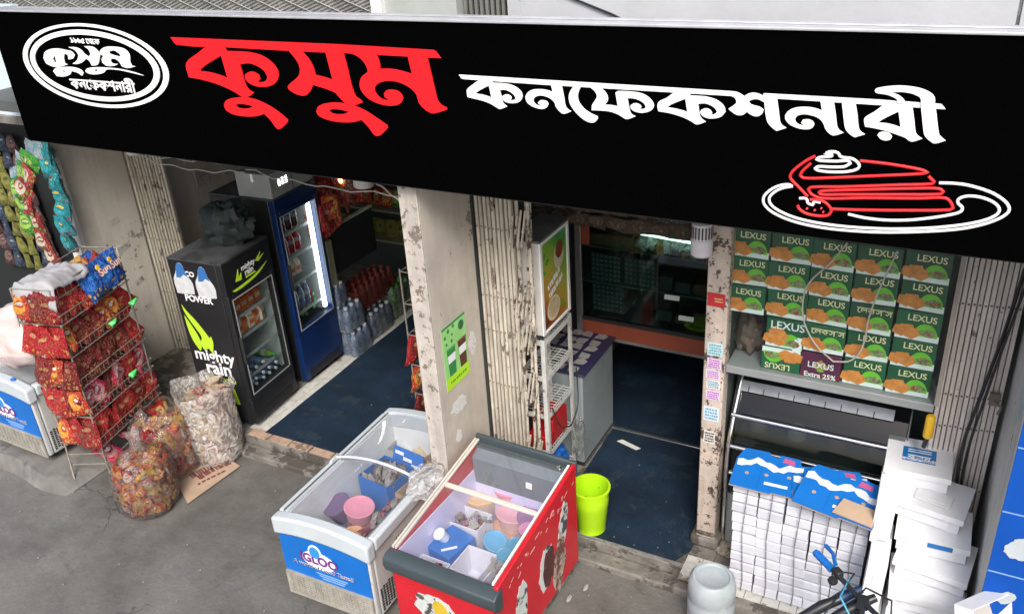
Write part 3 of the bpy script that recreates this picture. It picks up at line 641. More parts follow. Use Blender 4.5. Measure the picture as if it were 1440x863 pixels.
LOGO_RINGS = [[[(-1.6612,3.1944),(-1.6705,3.1734),(-1.6844,3.1527),(-1.7027,3.1325),(-1.7255,3.1129),(-1.7525,3.094),(-1.7837,3.0761),(-1.8189,3.0592),(-1.8578,3.0434),(-1.9004,3.029),(-1.9462,3.0159),(-1.995,3.0044),(-2.0466,2.9946),(-2.1004,2.9864),(-2.1563,2.9802),(-2.2136,2.9758),(-2.2721,2.9734),(-2.3313,2.973),(-2.3906,2.9747),(-2.4496,2.9784),(-2.5078,2.9842),(-2.5647,2.9921),(-2.6197,3.0019),(-2.6725,3.0137),(-2.7224,3.0273),(-2.7691,3.0427),(-2.8121,3.0596),(-2.851,3.0781),(-2.8854,3.0978),(-2.915,3.1188),(-2.9395,3.1406),(-2.9587,3.1632),(-2.9725,3.1864),(-2.9807,3.21),(-2.9833,3.2336),(-2.9802,3.2572),(-2.9716,3.2805),(-2.9576,3.3034),(-2.9383,3.3255),(-2.9139,3.3468),(-2.8847,3.367),(-2.8511,3.3861),(-2.8133,3.4038),(-2.7717,3.42),(-2.7267,3.4346),(-2.6787,3.4476),(-2.6282,3.4588),(-2.5755,3.4682),(-2.5212,3.4757),(-2.4655,3.4813),(-2.4091,3.485),(-2.3523,3.4869),(-2.2955,3.4868),(-2.2392,3.4848),(-2.1836,3.4811),(-2.1293,3.4755),(-2.0765,3.4682),(-2.0257,3.4593),(-1.977,3.4488),(-1.9309,3.4368),(-1.8876,3.4235),(-1.8474,3.4088),(-1.8104,3.3929),(-1.777,3.376),(-1.7473,3.358),(-1.7216,3.3393),(-1.6999,3.3197),(-1.6824,3.2996),(-1.6692,3.279),(-1.6604,3.258),(-1.6561,3.2369),(-1.6564,3.2156)],[(-1.7055,3.1976),(-1.7143,3.178),(-1.7274,3.1587),(-1.7447,3.1399),(-1.7661,3.1216),(-1.7914,3.1041),(-1.8207,3.0874),(-1.8537,3.0717),(-1.8902,3.057),(-1.9299,3.0436),(-1.9728,3.0315),(-2.0184,3.0209),(-2.0665,3.0118),(-2.1168,3.0043),(-2.1688,2.9986),(-2.2223,2.9946),(-2.2767,2.9924),(-2.3317,2.9922),(-2.3869,2.9938),(-2.4417,2.9973),(-2.4958,3.0028),(-2.5486,3.0101),(-2.5996,3.0193),(-2.6486,3.0303),(-2.6949,3.0429),(-2.7381,3.0572),(-2.778,3.073),(-2.814,3.0901),(-2.8459,3.1084),(-2.8733,3.1278),(-2.8961,3.1481),(-2.914,3.169),(-2.9268,3.1905),(-2.9345,3.2123),(-2.937,3.2343),(-2.9342,3.2561),(-2.9264,3.2778),(-2.9134,3.2989),(-2.8956,3.3195),(-2.8732,3.3393),(-2.8462,3.3581),(-2.8151,3.3758),(-2.7801,3.3923),(-2.7415,3.4074),(-2.6998,3.4211),(-2.6553,3.4332),(-2.6084,3.4437),(-2.5594,3.4525),(-2.5088,3.4595),(-2.4571,3.4649),(-2.4045,3.4684),(-2.3515,3.4702),(-2.2986,3.4702),(-2.246,3.4684),(-2.1941,3.465),(-2.1433,3.4599),(-2.094,3.4531),(-2.0464,3.4449),(-2.0009,3.4351),(-1.9577,3.424),(-1.9172,3.4115),(-1.8795,3.3978),(-1.8449,3.383),(-1.8136,3.3672),(-1.7859,3.3505),(-1.7617,3.3329),(-1.7414,3.3147),(-1.7251,3.2959),(-1.7128,3.2766),(-1.7046,3.257),(-1.7006,3.2373),(-1.7009,3.2174)]],[[(-1.7342,3.2018),(-1.7425,3.1839),(-1.7548,3.1663),(-1.7711,3.1491),(-1.7913,3.1325),(-1.8154,3.1164),(-1.8431,3.1012),(-1.8745,3.0869),(-1.9092,3.0735),(-1.947,3.0613),(-1.9878,3.0503),(-2.0312,3.0405),(-2.077,3.0322),(-2.1248,3.0254),(-2.1744,3.0201),(-2.2253,3.0164),(-2.2771,3.0144),(-2.3296,3.0141),(-2.3821,3.0155),(-2.4344,3.0187),(-2.4859,3.0236),(-2.5363,3.0302),(-2.585,3.0385),(-2.6318,3.0484),(-2.676,3.0598),(-2.7175,3.0727),(-2.7557,3.0869),(-2.7903,3.1024),(-2.821,3.119),(-2.8475,3.1365),(-2.8695,3.1549),(-2.887,3.1739),(-2.8997,3.1934),(-2.9075,3.2132),(-2.9103,3.2331),(-2.9082,3.253),(-2.9012,3.2727),(-2.8894,3.2919),(-2.8729,3.3107),(-2.852,3.3287),(-2.8267,3.3459),(-2.7975,3.3621),(-2.7645,3.3772),(-2.7281,3.3911),(-2.6886,3.4037),(-2.6464,3.4149),(-2.6018,3.4246),(-2.5552,3.4327),(-2.5071,3.4393),(-2.4577,3.4443),(-2.4075,3.4477),(-2.3569,3.4494),(-2.3062,3.4495),(-2.2559,3.4481),(-2.2062,3.4451),(-2.1575,3.4405),(-2.1101,3.4345),(-2.0644,3.427),(-2.0206,3.4182),(-1.9791,3.4081),(-1.94,3.3968),(-1.9037,3.3844),(-1.8703,3.3709),(-1.8401,3.3565),(-1.8132,3.3413),(-1.7899,3.3253),(-1.7701,3.3087),(-1.7542,3.2915),(-1.7422,3.2739),(-1.7341,3.2561),(-1.7301,3.238),(-1.7301,3.2199)],[(-1.7825,3.2058),(-1.7899,3.1902),(-1.801,3.1748),(-1.8159,3.1598),(-1.8344,3.1453),(-1.8564,3.1313),(-1.8818,3.1181),(-1.9105,3.1056),(-1.9423,3.0939),(-1.977,3.0833),(-2.0144,3.0737),(-2.0542,3.0652),(-2.0962,3.058),(-2.1401,3.052),(-2.1855,3.0474),(-2.2321,3.0441),(-2.2797,3.0424),(-2.3277,3.0421),(-2.3759,3.0432),(-2.4238,3.0459),(-2.4711,3.0501),(-2.5173,3.0557),(-2.562,3.0628),(-2.605,3.0713),(-2.6457,3.0811),(-2.6838,3.0922),(-2.719,3.1044),(-2.7509,3.1178),(-2.7794,3.132),(-2.804,3.1472),(-2.8246,3.163),(-2.841,3.1794),(-2.8531,3.1962),(-2.8607,3.2133),(-2.8638,3.2306),(-2.8625,3.2478),(-2.8566,3.2648),(-2.8463,3.2816),(-2.8318,3.2979),(-2.8131,3.3136),(-2.7905,3.3286),(-2.7641,3.3428),(-2.7343,3.356),(-2.7013,3.3682),(-2.6655,3.3792),(-2.627,3.3891),(-2.5863,3.3977),(-2.5438,3.4049),(-2.4997,3.4108),(-2.4544,3.4153),(-2.4083,3.4185),(-2.3617,3.4202),(-2.315,3.4204),(-2.2685,3.4193),(-2.2226,3.4168),(-2.1776,3.413),(-2.1337,3.4079),(-2.0914,3.4015),(-2.0508,3.394),(-2.0122,3.3853),(-1.9758,3.3755),(-1.942,3.3648),(-1.9109,3.3531),(-1.8827,3.3406),(-1.8576,3.3273),(-1.8357,3.3134),(-1.8172,3.2989),(-1.8023,3.284),(-1.7909,3.2687),(-1.7831,3.2531),(-1.7792,3.2374),(-1.779,3.2216)]]]
PLATE_STROKES = [[(1.9628,2.9063),(1.9423,2.9127),(1.899,2.8995),(1.8604,2.8692),(1.8444,2.8392),(1.8523,2.8091),(1.8917,2.7783),(1.9674,2.7521),(2.0652,2.7382),(2.1832,2.7363),(2.3339,2.747),(2.4774,2.7689),(2.6007,2.7946),(2.6787,2.8213),(2.7401,2.855),(2.7709,2.8866),(2.7714,2.9103),(2.7456,2.9386),(2.6954,2.9641),(2.6194,2.9817),(2.5651,2.9837),(2.5177,2.9803)],[(1.9628,2.9063),(1.9197,2.8931),(1.8851,2.8684),(1.8691,2.8403),(1.8809,2.8125),(1.9239,2.7867),(1.9987,2.765),(2.1032,2.7546),(2.2273,2.7552),(2.3613,2.7661),(2.4894,2.7856),(2.5982,2.8107),(2.6825,2.8396),(2.731,2.8698),(2.7413,2.8949),(2.7264,2.9167),(2.694,2.9326),(2.6529,2.9397),(2.6165,2.9356),(2.595,2.9212),(2.5961,2.9054),(2.6119,2.8912),(2.6124,2.8752),(2.5906,2.8604),(2.5245,2.8374),(2.4352,2.8145),(2.3493,2.8027),(2.2675,2.8016),(2.1969,2.8099)],[(2.0775,3.0599),(2.103,3.0703),(2.1296,3.0669),(2.1424,3.0519),(2.1876,3.0479),(2.2159,3.0262),(2.2106,3.007),(2.1713,2.9917),(2.104,2.9842),(2.0577,2.9863),(2.0455,2.9934),(2.06,3.0031),(2.1095,3.0054),(2.1615,3.0129),(2.1822,3.0287),(2.1701,3.0382),(2.1295,3.0319),(2.0653,3.0284),(2.0472,3.0325),(2.0602,3.0419),(2.1049,3.0509),(2.1101,3.0595),(2.0775,3.0599)],[(1.9949,2.8565),(2.0226,2.8579),(2.0322,2.8391),(2.0525,2.8329),(2.0548,2.8504),(2.0825,2.8476)]]
CAKE_STROKES = [[(2.0428,3.047),(2.0079,3.0231),(1.9645,2.9814),(1.9493,2.9545),(1.9538,2.9379),(1.9866,2.9072),(2.0279,2.8689)],[(2.0281,3.0142),(1.9964,2.9761),(1.9887,2.9568),(2.0068,2.9476),(2.0989,2.9579),(2.3044,2.9887),(2.4441,3.01),(2.4721,3.0183),(2.4416,3.028),(2.3271,3.0392),(2.2177,3.0426)],[(2.4763,3.0037),(2.5001,2.9824),(2.491,2.9735),(2.3804,2.9577),(2.1632,2.9262),(2.0414,2.9114),(2.0266,2.9013),(2.0443,2.8793),(2.0884,2.8672),(2.2428,2.8865),(2.458,2.9095),(2.547,2.9213),(2.5699,2.9063),(2.5816,2.8835),(2.5679,2.8738),(2.3943,2.851),(2.2487,2.835),(2.1314,2.8251)],[(2.0706,2.8908),(2.0815,2.8988),(2.2388,2.9219),(2.4523,2.9509),(2.5211,2.9568),(2.5378,2.9467),(2.5277,2.9352),(2.3856,2.9176),(2.1667,2.893),(2.083,2.8836),(2.0706,2.8908)],[(1.9896,2.8254),(1.999,2.8091),(2.0284,2.7925),(2.0764,2.788),(2.115,2.7945),(2.1284,2.8161),(2.1144,2.8402),(2.0856,2.8566),(2.0385,2.8571)],[(2.0262,2.8167),(2.033,2.8123)],[(2.0584,2.8119),(2.0649,2.8092)],[(2.0848,2.8238),(2.0905,2.821)],[(2.0942,2.8076),(2.0999,2.8057)]]
# ------------------------------------------------------------------ the big signboard
SX0, SX1, SZ0, SZ1, SYF = -3.212, 2.965, 2.688, 3.545, -0.75
m_signblack = P('sign_black_vinyl', (0.0012, 0.0012, 0.0014), rough=1.0, spec=0.0)
m_signred = P('sign_red', (0.80, 0.012, 0.018), rough=0.6, spec=0.2)
m_signwhite = P('sign_white', (0.9, 0.9, 0.9), rough=0.6, spec=0.2)
sign = thing('signboard', 'long black shop signboard with red and white lettering, oval logo and cake drawing', 'shop sign', ((SX0+SX1)/2, SYF, SZ0))
ox, oz = (SX0+SX1)/2, SZ0
s = MB(); s.box(SX0-ox, SX1-ox, 0, 0.13, 0, SZ1-SZ0)
s.build('panel', m_signblack, sign)
s = MB(); s.box(SX0-ox-0.01, SX1-ox, -0.010, 0.14, SZ1-SZ0, SZ1-SZ0+0.012); s.box(SX0-ox-0.01, SX1-ox, 0.06, 0.066, SZ1-SZ0+0.0125, SZ1-SZ0+0.018)
s.build('top_trim', m_alu, sign, bevel=0.003)
s = MB(); s.box(SX0-ox, SX1-ox, 0.02, 0.13, -0.012, -0.001)
s.build('bottom_rail', m_gasket, sign)
TOF = Matrix(((1, 0, 0, -ox), (0, 0, -1, 0), (0, 1, 0, -oz), (0, 0, 0, 1)))   # (x, z) outline -> sign face looking to -Y
def glyphs(name, data, mat, base):
    mb = MB()
    for i, loops in enumerate(data):
        me = outline_mesh(loops, 0.006)
        mesh_into(mb, me, Matrix.Translation((0, -base - 0.0008*i, 0)) @ TOF)
        bpy.data.meshes.remove(me)
    return mb.build(name, mat, sign, fix=False)
glyphs('headline_lettering', RED_GLYPHS, m_signred, 0.004)
glyphs('name_lettering', WHITE_GLYPHS, m_signwhite, 0.004)
lg = glyphs('logo_ring', LOGO_RINGS, m_signwhite, 0.004)
def glyph_sub(name, data, mat, base, parent):
    o = glyphs(name, data, mat, base); o.parent = parent; return o
glyph_sub('logo_lettering', LOGO_GLYPHS, m_signwhite, 0.005, lg)
def stroke(name, data, mat, r):
    mb = MB()
    for i, pts in enumerate(data):
        cl = pts[0] == pts[-1]
        pp = smooth_loop(pts[:-1] if cl else pts, 4, cl, cang=75)
        mb.tube([(p.x-ox, -0.004, p.y-oz) for p in pp], r, 8, closed=cl)
    return mb.build(name, mat, sign, smooth=60)
pl = stroke('plate_drawing', PLATE_STROKES, P('neon_white', (0.88, 0.88, 0.88), rough=0.5), 0.0062)
stroke('cake_drawing', CAKE_STROKES, P('neon_red', (0.72, 0.02, 0.025), rough=0.5), 0.0066)
SHR = 0.10
def sign_text(body, width, height, x, z, sl, sh, parent, name, bold=0.0):
    me = text_mesh(body, .1, m_signwhite, 0.002, bold)
    xs = [v.co.x for v in me.vertices]; ys = [v.co.y for v in me.vertices]
    kx = width/(max(xs)-min(xs)); ky = height/(max(ys)-min(ys)); yc = (max(ys)+min(ys))/2
    M = Matrix(((kx, sh, 0, x-ox), (0, 0, -1, -0.006), (sl*kx, ky, 0, z-oz-yc*ky), (0, 0, 0, 1)))
    mb = MB(); mesh_into(mb, me, M)
    return mb.build(name, m_signwhite, parent, fix=False)
sign_text('\u09e7\u09ef\u09ec\u09eb \u09a5\u09c7\u0995\u09c7'.replace('\u09a5\u09c7', '\u09c7\u09a5').replace('\u0995\u09c7', '\u09c7\u0995'), 0.265, 0.034, -2.327, 3.384, -0.015, 0.0, lg, 'logo_lettering', 0.012)
sign_text('\u0995\u09a8\u09c7\u09ab\u0995\u09b6\u09a8\u09be\u09b0\u09c0', 0.60, 0.088, -2.275, 3.125, 0.004, 0.0, lg, 'logo_lettering', 0.016)

# ------------------------------------------------------------------ neighbour's pale signboard at the far left
nb = thing('neighbour_signboard', 'pale blue neighbouring signboard at the far left edge, partly behind the black sign', 'shop sign', (-4.7, -0.12, 2.62))
s = MB(); s.box(-1.6, 0.78, 0, 0.06, 0, 0.86); s.build('panel', P('pale_blue_board', (0.55, 0.64, 0.74), rough=0.5, var=0.06, vscale=3, dirt=(0.35, 0.4, 0.45), dscale=6, dthr=0.7), nb)
s = MB(); s.box(-1.6, 0.78, -0.02, 0.07, -0.07, -0.002); s.build('bottom_rail', m_conc, nb, bevel=0.006)

# ------------------------------------------------------------------ folding steel gates
m_rust = P('rusty_gate_paint', (0.40, 0.36, 0.30), rough=0.75, var=0.3, vscale=9, bump=0.4, bscale=30, dirt=(0.07, 0.045, 0.03), dscale=17, dthr=0.53, rand=0.15)
m_slat = P('cream_gate_paint', (0.53, 0.485, 0.41), rough=0.6, streak=.35, var=0.2, vscale=7, bump=0.2, bscale=30, dirt=(0.16, 0.125, 0.1), dscale=15, dthr=0.61, rand=0.14)
m_slat2 = P('pinkish_gate_paint', (0.74, 0.67, 0.61), rough=0.6, streak=.12, var=0.14, vscale=6, dirt=(0.25, 0.2, 0.17), dscale=12, dthr=0.66, rand=0.1)
m_slat1 = P('dull_gate_paint', (0.42, 0.385, 0.315), rough=0.65, streak=.22, var=0.2, vscale=7, dirt=(0.1, 0.085, 0.07), dscale=14, dthr=0.6, rand=0.12)
m_rivet = P('gate_rivet', (0.2, 0.17, 0.14), rough=0.6, metal=0.4)
def folding_gate(label, p0, p1, z0, z1, n, mat, rows, rough_from=99, wfrac=0.66, thick=0.028):
    t = thing('folding_gate', label, 'gate', (p0[0], p0[1], z0))
    d = Vector((p1[0]-p0[0], p1[1]-p0[1], 0)); W = d.length; ang = math.atan2(d.y, d.x)
    t.rotation_euler = (0, 0, ang)
    pitch = W / n; h = z1 - z0
    for i in range(n):
        c = (i + 0.5) * pitch; w = pitch * wfrac
        s = MB()
        # channel section: web with two folded flanges
        s.box(-w/2, w/2, -0.004, 0.0, 0, h); s.box(-w/2, -w/2+0.004, 0.0, thick, 0, h); s.box(w/2-0.004, w/2, 0.0, thick, 0, h)
        for k in range(len(rows)):
            zz = rows[k] - z0 + random.uniform(-.004, .004)
            s.lathe([(0.0062, 0), (0.0062, 0.004), (0.003, 0.006)], (0, 0, 0), 8, 1)
            # turn last lathe to look to -Y
            nn = 3*8
            for q in range(len(s.v)-nn, len(s.v)):
                v = s.v[q]; s.v[q] = Vector((v.x, -0.004 - v.z, zz + v.y))
        o = s.build('slat', [mat if i < rough_from else m_rust, m_rivet], t, bevel=0.0015, seg=1, loc=(c, random.uniform(-.004, .004), 0))
        if i >= rough_from:
            o.rotation_euler = (random.uniform(-.012, .012), random.uniform(-.02, .02), random.uniform(-.9, .9)); o.location.y += random.uniform(-.02, .03)
    for zz in rows:
        s = MB(); s.box(0.0, W, thick*0.5, thick*0.5+0.004, zz-z0-0.008, zz-z0+0.008); s.build('cross_bar', m_rivet, t)
        if rough_from < 90:
            for i in range(rough_from-1, n):
                s = MB(); q = random.uniform(-.04, .04); s.tube([(i*pitch, -.012, zz-z0-.12+q), ((i+1.3)*pitch, -.006, zz-z0+.12+q)], 0.0075, 6); s.build('lattice_strap', m_rust, t)
    s = MB(); s.box(-0.01, W+0.01, -0.02, thick+0.012, -0.02, -0.002); s.build('floor_track', m_conc, t)
    return t
folding_gate('folded cream steel gate standing against the left beige wall behind the snack rack', (-4.06, 0.61), (-3.66, 0.66), 0.13, 2.55, 11, m_slat1, (0.55, 0.75, 1.3, 1.5, 1.9, 2.2))
folding_gate('folded cream steel gate with rusty bent right edge beside the beige partition wall', (-0.03, -0.10), (0.355, -0.115), 0.13, 2.7, 13, m_slat, (0.42, 0.6, 1.1, 1.5, 1.75, 2.22), rough_from=9, wfrac=.62)
folding_gate('folded pinkish steel gate at the right between the green cartons and the grey pier', (2.655, 0.16), (2.965, 0.2), 0.13, 2.55, 12, m_slat2, (0.55, 0.9, 1.3, 1.5, 2.05), wfrac=0.78)
# black cables hanging down the right-hand gate
s = MB(); s.tube(smooth_loop([(2.93, 0.13, 2.3), (2.90, 0.10, 1.95), (2.86, 0.09, 1.6), (2.82, 0.10, 1.2), (2.84, 0.11, 0.9), (2.87, 0.10, 0.5), (2.86, 0.1, 0.15)], 4, False), 0.009, 6)
s.tube(smooth_loop([(2.955, 0.10, 2.3), (2.91, 0.085, 1.9), (2.875, 0.075, 1.55), (2.85, 0.085, 1.2), (2.86, 0.09, 0.7), (2.88, 0.08, 0.15)], 4, False), 0.007, 6)
tag(s.build('hanging_cable', m_blackpl, smooth=60), 'pair of black cables dangling in front of the right-hand folding gate', 'cable')
s = MB(); s.box(0, 0.05, 0, 0.03, 0, 0.07); s.tube([(0.02, -0.01, 0.03), (0.06, -0.03, 0.02), (0.05, -0.03, -0.03)], 0.008, 6)
tag(s.build('gate_latch', P('rusty_latch', (0.22, 0.18, 0.15), rough=0.7, metal=0.3, var=0.3), bevel=0.004, loc=(2.9, 0.13, 1.5)), 'grey steel latch on the right-hand gate near the pier', 'latch')
# ------------------------------------------------------------------ packets
def pillow(w, h, t, seed=0, nu=14, nv=16):
    """a sealed foil packet standing in XZ, face to -Y, origin at its middle"""
    r = random.Random(seed); ph = [r.uniform(0, 6.28) for _ in range(6)]
    s = MB()
    for side in (-1, 1):
        def fn(u, v):
            a, b = 2*u-1, 2*v-1
            th = max(0.0, (1-abs(a)**2.6)) ** 0.6 * max(0.0, (1-abs(b)**3.0)) ** 0.7
            th *= 1 + 0.22*math.sin(5*u+ph[0]) * math.sin(6*v+ph[1]) + 0.12*math.sin(11*u + 7*v + ph[2])
            zig = 0.004*h/0.2*math.sin(u*40) if v in (0, 1) else 0
            x = a*w/2 * (1 - 0.05*math.cos(b*1.5)) ; z = b*h/2 + zig + 0.015*h*math.sin(3*u+ph[3])
            crimp = 0.004*math.sin(u*30) * (abs(b)**8)
            th *= 1 + 0.55*mnoise.noise(Vector((u*3.2 + seed, v*3.6, side))) + 0.3*mnoise.noise(Vector((u*8 + seed, v*8, side*2)))
            return (x, side*t/2*th + 0.012*math.sin(4*u+3*v+ph[4]) + crimp, z)
        s.grid(fn, nu, nv)
    return s
pk_red = packet_mat('packet_red_foil', (0.42, 0.012, 0.02), (0.36, 0.025, 0.02), (0.48, 0.25, 0.12), (0.5, 0.25, 0.06))
pk_dark = packet_mat('packet_maroon_foil', (0.2, 0.008, 0.014), (0.18, 0.03, 0.02), (0.34, 0.18, 0.08), (0.38, 0.19, 0.05), white=0.16)
pk_orange = packet_mat('packet_orange_foil', (0.5, 0.05, 0.02), (0.7, 0.33, 0.04), (0.72, 0.7, 0.6), (0.6, 0.38, 0.1))
pk_pink = packet_mat('packet_pink_foil', (0.5, 0.02, 0.09), (0.6, 0.3, 0.3), (0.75, 0.65, 0.65), (0.5, 0.28, 0.08))
pk_blue = packet_mat('packet_blue_foil', (0.012, 0.09, 0.42), (0.02, 0.16, 0.58), (0.03, 0.2, 0.6), (0.62, 0.4, 0.1), white=0.02)
pk_teal = packet_mat('packet_teal_foil', (0.01, 0.22, 0.26), (0.02, 0.3, 0.34), (0.65, 0.5, 0.1), (0.5, 0.05, 0.04), white=0.05)
pk_silver = packet_mat('packet_silver_foil', (0.3, 0.38, 0.43), (0.4, 0.46, 0.5), (0.1, 0.4, 0.45), (0.05, 0.3, 0.35), white=0.1)
pk_green = packet_mat('packet_green_foil', (0.04, 0.26, 0.03), (0.3, 0.5, 0.08), (0.6, 0.65, 0.3), (0.08, 0.35, 0.03))
pk_redgreen = packet_mat('packet_red_green_foil', (0.32, 0.02, 0.02), (0.6, 0.55, 0.42), (0.65, 0.65, 0.55), (0.12, 0.4, 0.04))
pk_yellow = packet_mat('packet_yellow_sachet', (0.2, 0.2, 0.03), (0.28, 0.26, 0.06), (0.06, 0.1, 0.03), (0.1, 0.14, 0.03), rough=0.45)
pk_navy = packet_mat('packet_navy_sachet', (0.012, 0.025, 0.06), (0.05, 0.07, 0.11), (0.3, 0.35, 0.38), (0.08, 0.1, 0.12), rough=0.45)
pk_wine = packet_mat('packet_wine_sachet', (0.07, 0.02, 0.025), (0.2, 0.12, 0.1), (0.3, 0.25, 0.24), (0.12, 0.05, 0.05), rough=0.45)
pk_bread = packet_mat('packet_pale_noodle', (0.55, 0.42, 0.3), (0.62, 0.5, 0.38), (0.7, 0.62, 0.52), (0.36, 0.06, 0.05), rough=0.4)
pk_bredred = packet_mat('packet_red_white', (0.4, 0.03, 0.03), (0.6, 0.5, 0.42), (0.75, 0.68, 0.6), (0.5, 0.35, 0.22), white=0.3)
pk_biscuit = packet_mat('packet_yellow_biscuit', (0.5, 0.28, 0.05), (0.55, 0.4, 0.16), (0.45, 0.06, 0.04), (0.45, 0.07, 0.04), white=0.2)
PM = {}
def packet_mesh(kind, mat, w, h, t):
    k = (kind, mat.name)
    if k not in PM:
        PM[k] = [pillow(w, h, t, sd).mesh(kind, mat, smooth=70) for sd in (1, 2, 3)]
    return random.choice(PM[k])

# ------------------------------------------------------------------ tall wire snack rack
RB = Vector((-3.1, -1.02, 0)); RD = Vector((-0.243, 0.97, 0)).normalized(); RN = Vector((-0.97, -0.243, 0)); RH = 1.66; RL = 0.78; RW = 0.34
rack = thing('snack_rack', 'tall rusty wire rack of crisp packets standing against the left wall under a grey cloth', 'display rack', (RB.x, RB.y, 0))
rk_base = Matrix((( RD.x, RN.x, 0, 0), (RD.y, RN.y, 0, 0), (0, 0, 1, 0), (0, 0, 0, 1)))      # local (along, leftwards, up) -> offsets
def RP(a, n, z): return (RB.x + RD.x*a + RN.x*n, RB.y + RD.y*a + RN.y*n, z)
def RLoc(a, n, z): p = rk_base @ Vector((a, n, z)); return (p.x, p.y, p.z)
for a, n, fa, fn_ in ((0, 0, 0.02, 0.02), (0, RW, -0.14, RW-0.12), (RL, 0, RL, 0), (RL, RW, RL, RW)):
    s = MB(); s.tube([RLoc(fa, fn_, 0), RLoc(a*0.97, n, 0.35), RLoc(a, n, RH)], 0.0075, 7)
    s.build('post', m_wire, rack, smooth=60)
TIERS = (0.30, 0.57, 0.84, 1.11, 1.38)
for zt in TIERS:
    s = MB()
    for zz in (zt, zt + 0.075):
        s.tube([RLoc(-0.01, -0.02, zz), RLoc(RL+0.01, -0.02, zz), RLoc(RL+0.01, RW+.02, zz), RLoc(-0.01, RW+.02, zz)], 0.0042, 5, closed=True)
    k = 0.0
    while k <= RL:
        s.tube([RLoc(k, -0.02, zt+0.075), RLoc(k, -0.02, zt), RLoc(k, RW+.02, zt), RLoc(k, RW+.02, zt+0.075)], 0.0022, 4); k += 0.052
    k = 0.05
    while k < RW:
        s.tube([RLoc(-.01, k, zt+0.075), RLoc(-.01, k, zt), RLoc(RL+.01, k, zt), RLoc(RL+.01, k, zt+0.075)], 0.0022, 4); k += 0.07
    s.build('basket', m_wire, rack, smooth=60)
s = MB()
for zz in (RH, RH-0.09):
    s.tube([RLoc(0, 0, zz), RLoc(RL, 0, zz), RLoc(RL, RW, zz), RLoc(0, RW, zz)], 0.0055, 6, closed=True)
for k in range(12): s.tube([RLoc(RL*k/11, 0, RH), RLoc(RL*k/11, 0, RH-0.09)], 0.0025, 4)
for k in range(6): s.tube([RLoc(RL, RW*k/5, RH), RLoc(RL, RW*k/5, RH-0.09)], 0.0025, 4)
s.build('top_rail', m_wire, rack, smooth=60)
s = MB(); s.tube([RLoc(0, 0, .13), RLoc(RL, 0, .13)], .006, 6); s.tube([RLoc(-.06, RW-.06, .13), RLoc(0, 0, .13)], .006, 6); s.tube([RLoc(-.06, RW-.06, .23), RLoc(0, 0, .23)], .005, 6)
s.build('foot_brace', m_wire, rack, smooth=60)
s = MB(); s.box(-.028, .028, -.004, .004, -.04, .04)
s.build('corner_plate', P('pale_card_tag', (0.5, 0.5, 0.47), rough=.6), rack, loc=RLoc(RL+.01, -.01, RH-.03), rot=(0, 0, math.atan2(RD.y, RD.x)))
ang_face = math.atan2(RD.y, RD.x)          # packets whose width runs along the rack and whose face looks to +X
tier_words = ['lowest', 'second lowest', 'middle', 'second highest', 'highest']
side_words = ['nearest the street', 'second from the street end', 'third from the street end', 'third from the wall end', 'second from the wall end', 'nearest the wall']
for ti, zt in enumerate(TIERS):
    mats = [[pk_red, pk_dark], [pk_red, pk_dark, pk_pink], [pk_dark, pk_red], [pk_dark, pk_red, pk_dark, pk_orange], [pk_orange, pk_red]][ti]
    for row in range(2):
        for k in range(6):
            if ti == 4 and row == 0 and k in (3, 4, 5): continue
            if ti == 0 and row == 1 and k % 2: continue
            mt = random.choice(mats)
            word = {pk_red: 'red', pk_dark: 'maroon', pk_pink: 'pink', pk_orange: 'orange and red'}[mt]
            p = RP(0.07 + k*0.128 + random.uniform(-.015, .015), 0.035 + row*0.12 + random.uniform(-.015, .02), zt + 0.115 + row*0.035 + random.uniform(-.01, .02))
            o = inst(packet_mesh('crisp_packet', mt, 0.185, 0.245, 0.055), 'crisp_packet', None, p)
            o.rotation_euler = Euler((random.uniform(-.42, .1), random.uniform(-.75, .75), ang_face + random.uniform(-.4, .4)))
            tag(o, '%s crisp packet, %s rack tier, %s row, %s' % (word, tier_words[ti], 'front' if row == 0 else 'rear', side_words[k]), 'crisp packet', 'crisp packets on the wire rack')
    for k in range(3):     # narrow street-side end
        mt = random.choice([pk_red, pk_red, pk_orange, pk_dark])
        word = {pk_red: 'red', pk_dark: 'maroon', pk_orange: 'orange and red'}[mt]
        p = RP(-0.012, 0.06 + k*0.105, zt + 0.12 + random.uniform(-.01, .02))
        o = inst(packet_mesh('crisp_packet', mt, 0.15, 0.215, 0.06), 'crisp_packet', None, p)
        o.rotation_euler = Euler((random.uniform(-.25, .05), random.uniform(-.3, .3), ang_face - math.pi/2 + random.uniform(-.25, .25)))
        tag(o, '%s crisp packet, street end of %s rack tier, %s' % (word, tier_words[ti], ['by right post', 'in middle', 'by left post'][k]), 'crisp packet', 'crisp packets on the wire rack')
m_yel = P('packet_print_yellow', (0.75, 0.5, 0.04), rough=0.4); m_prw = P('packet_print_white', (0.75, 0.72, 0.68), rough=0.4); m_prr = P('packet_print_red', (0.5, 0.06, 0.03), rough=0.4)
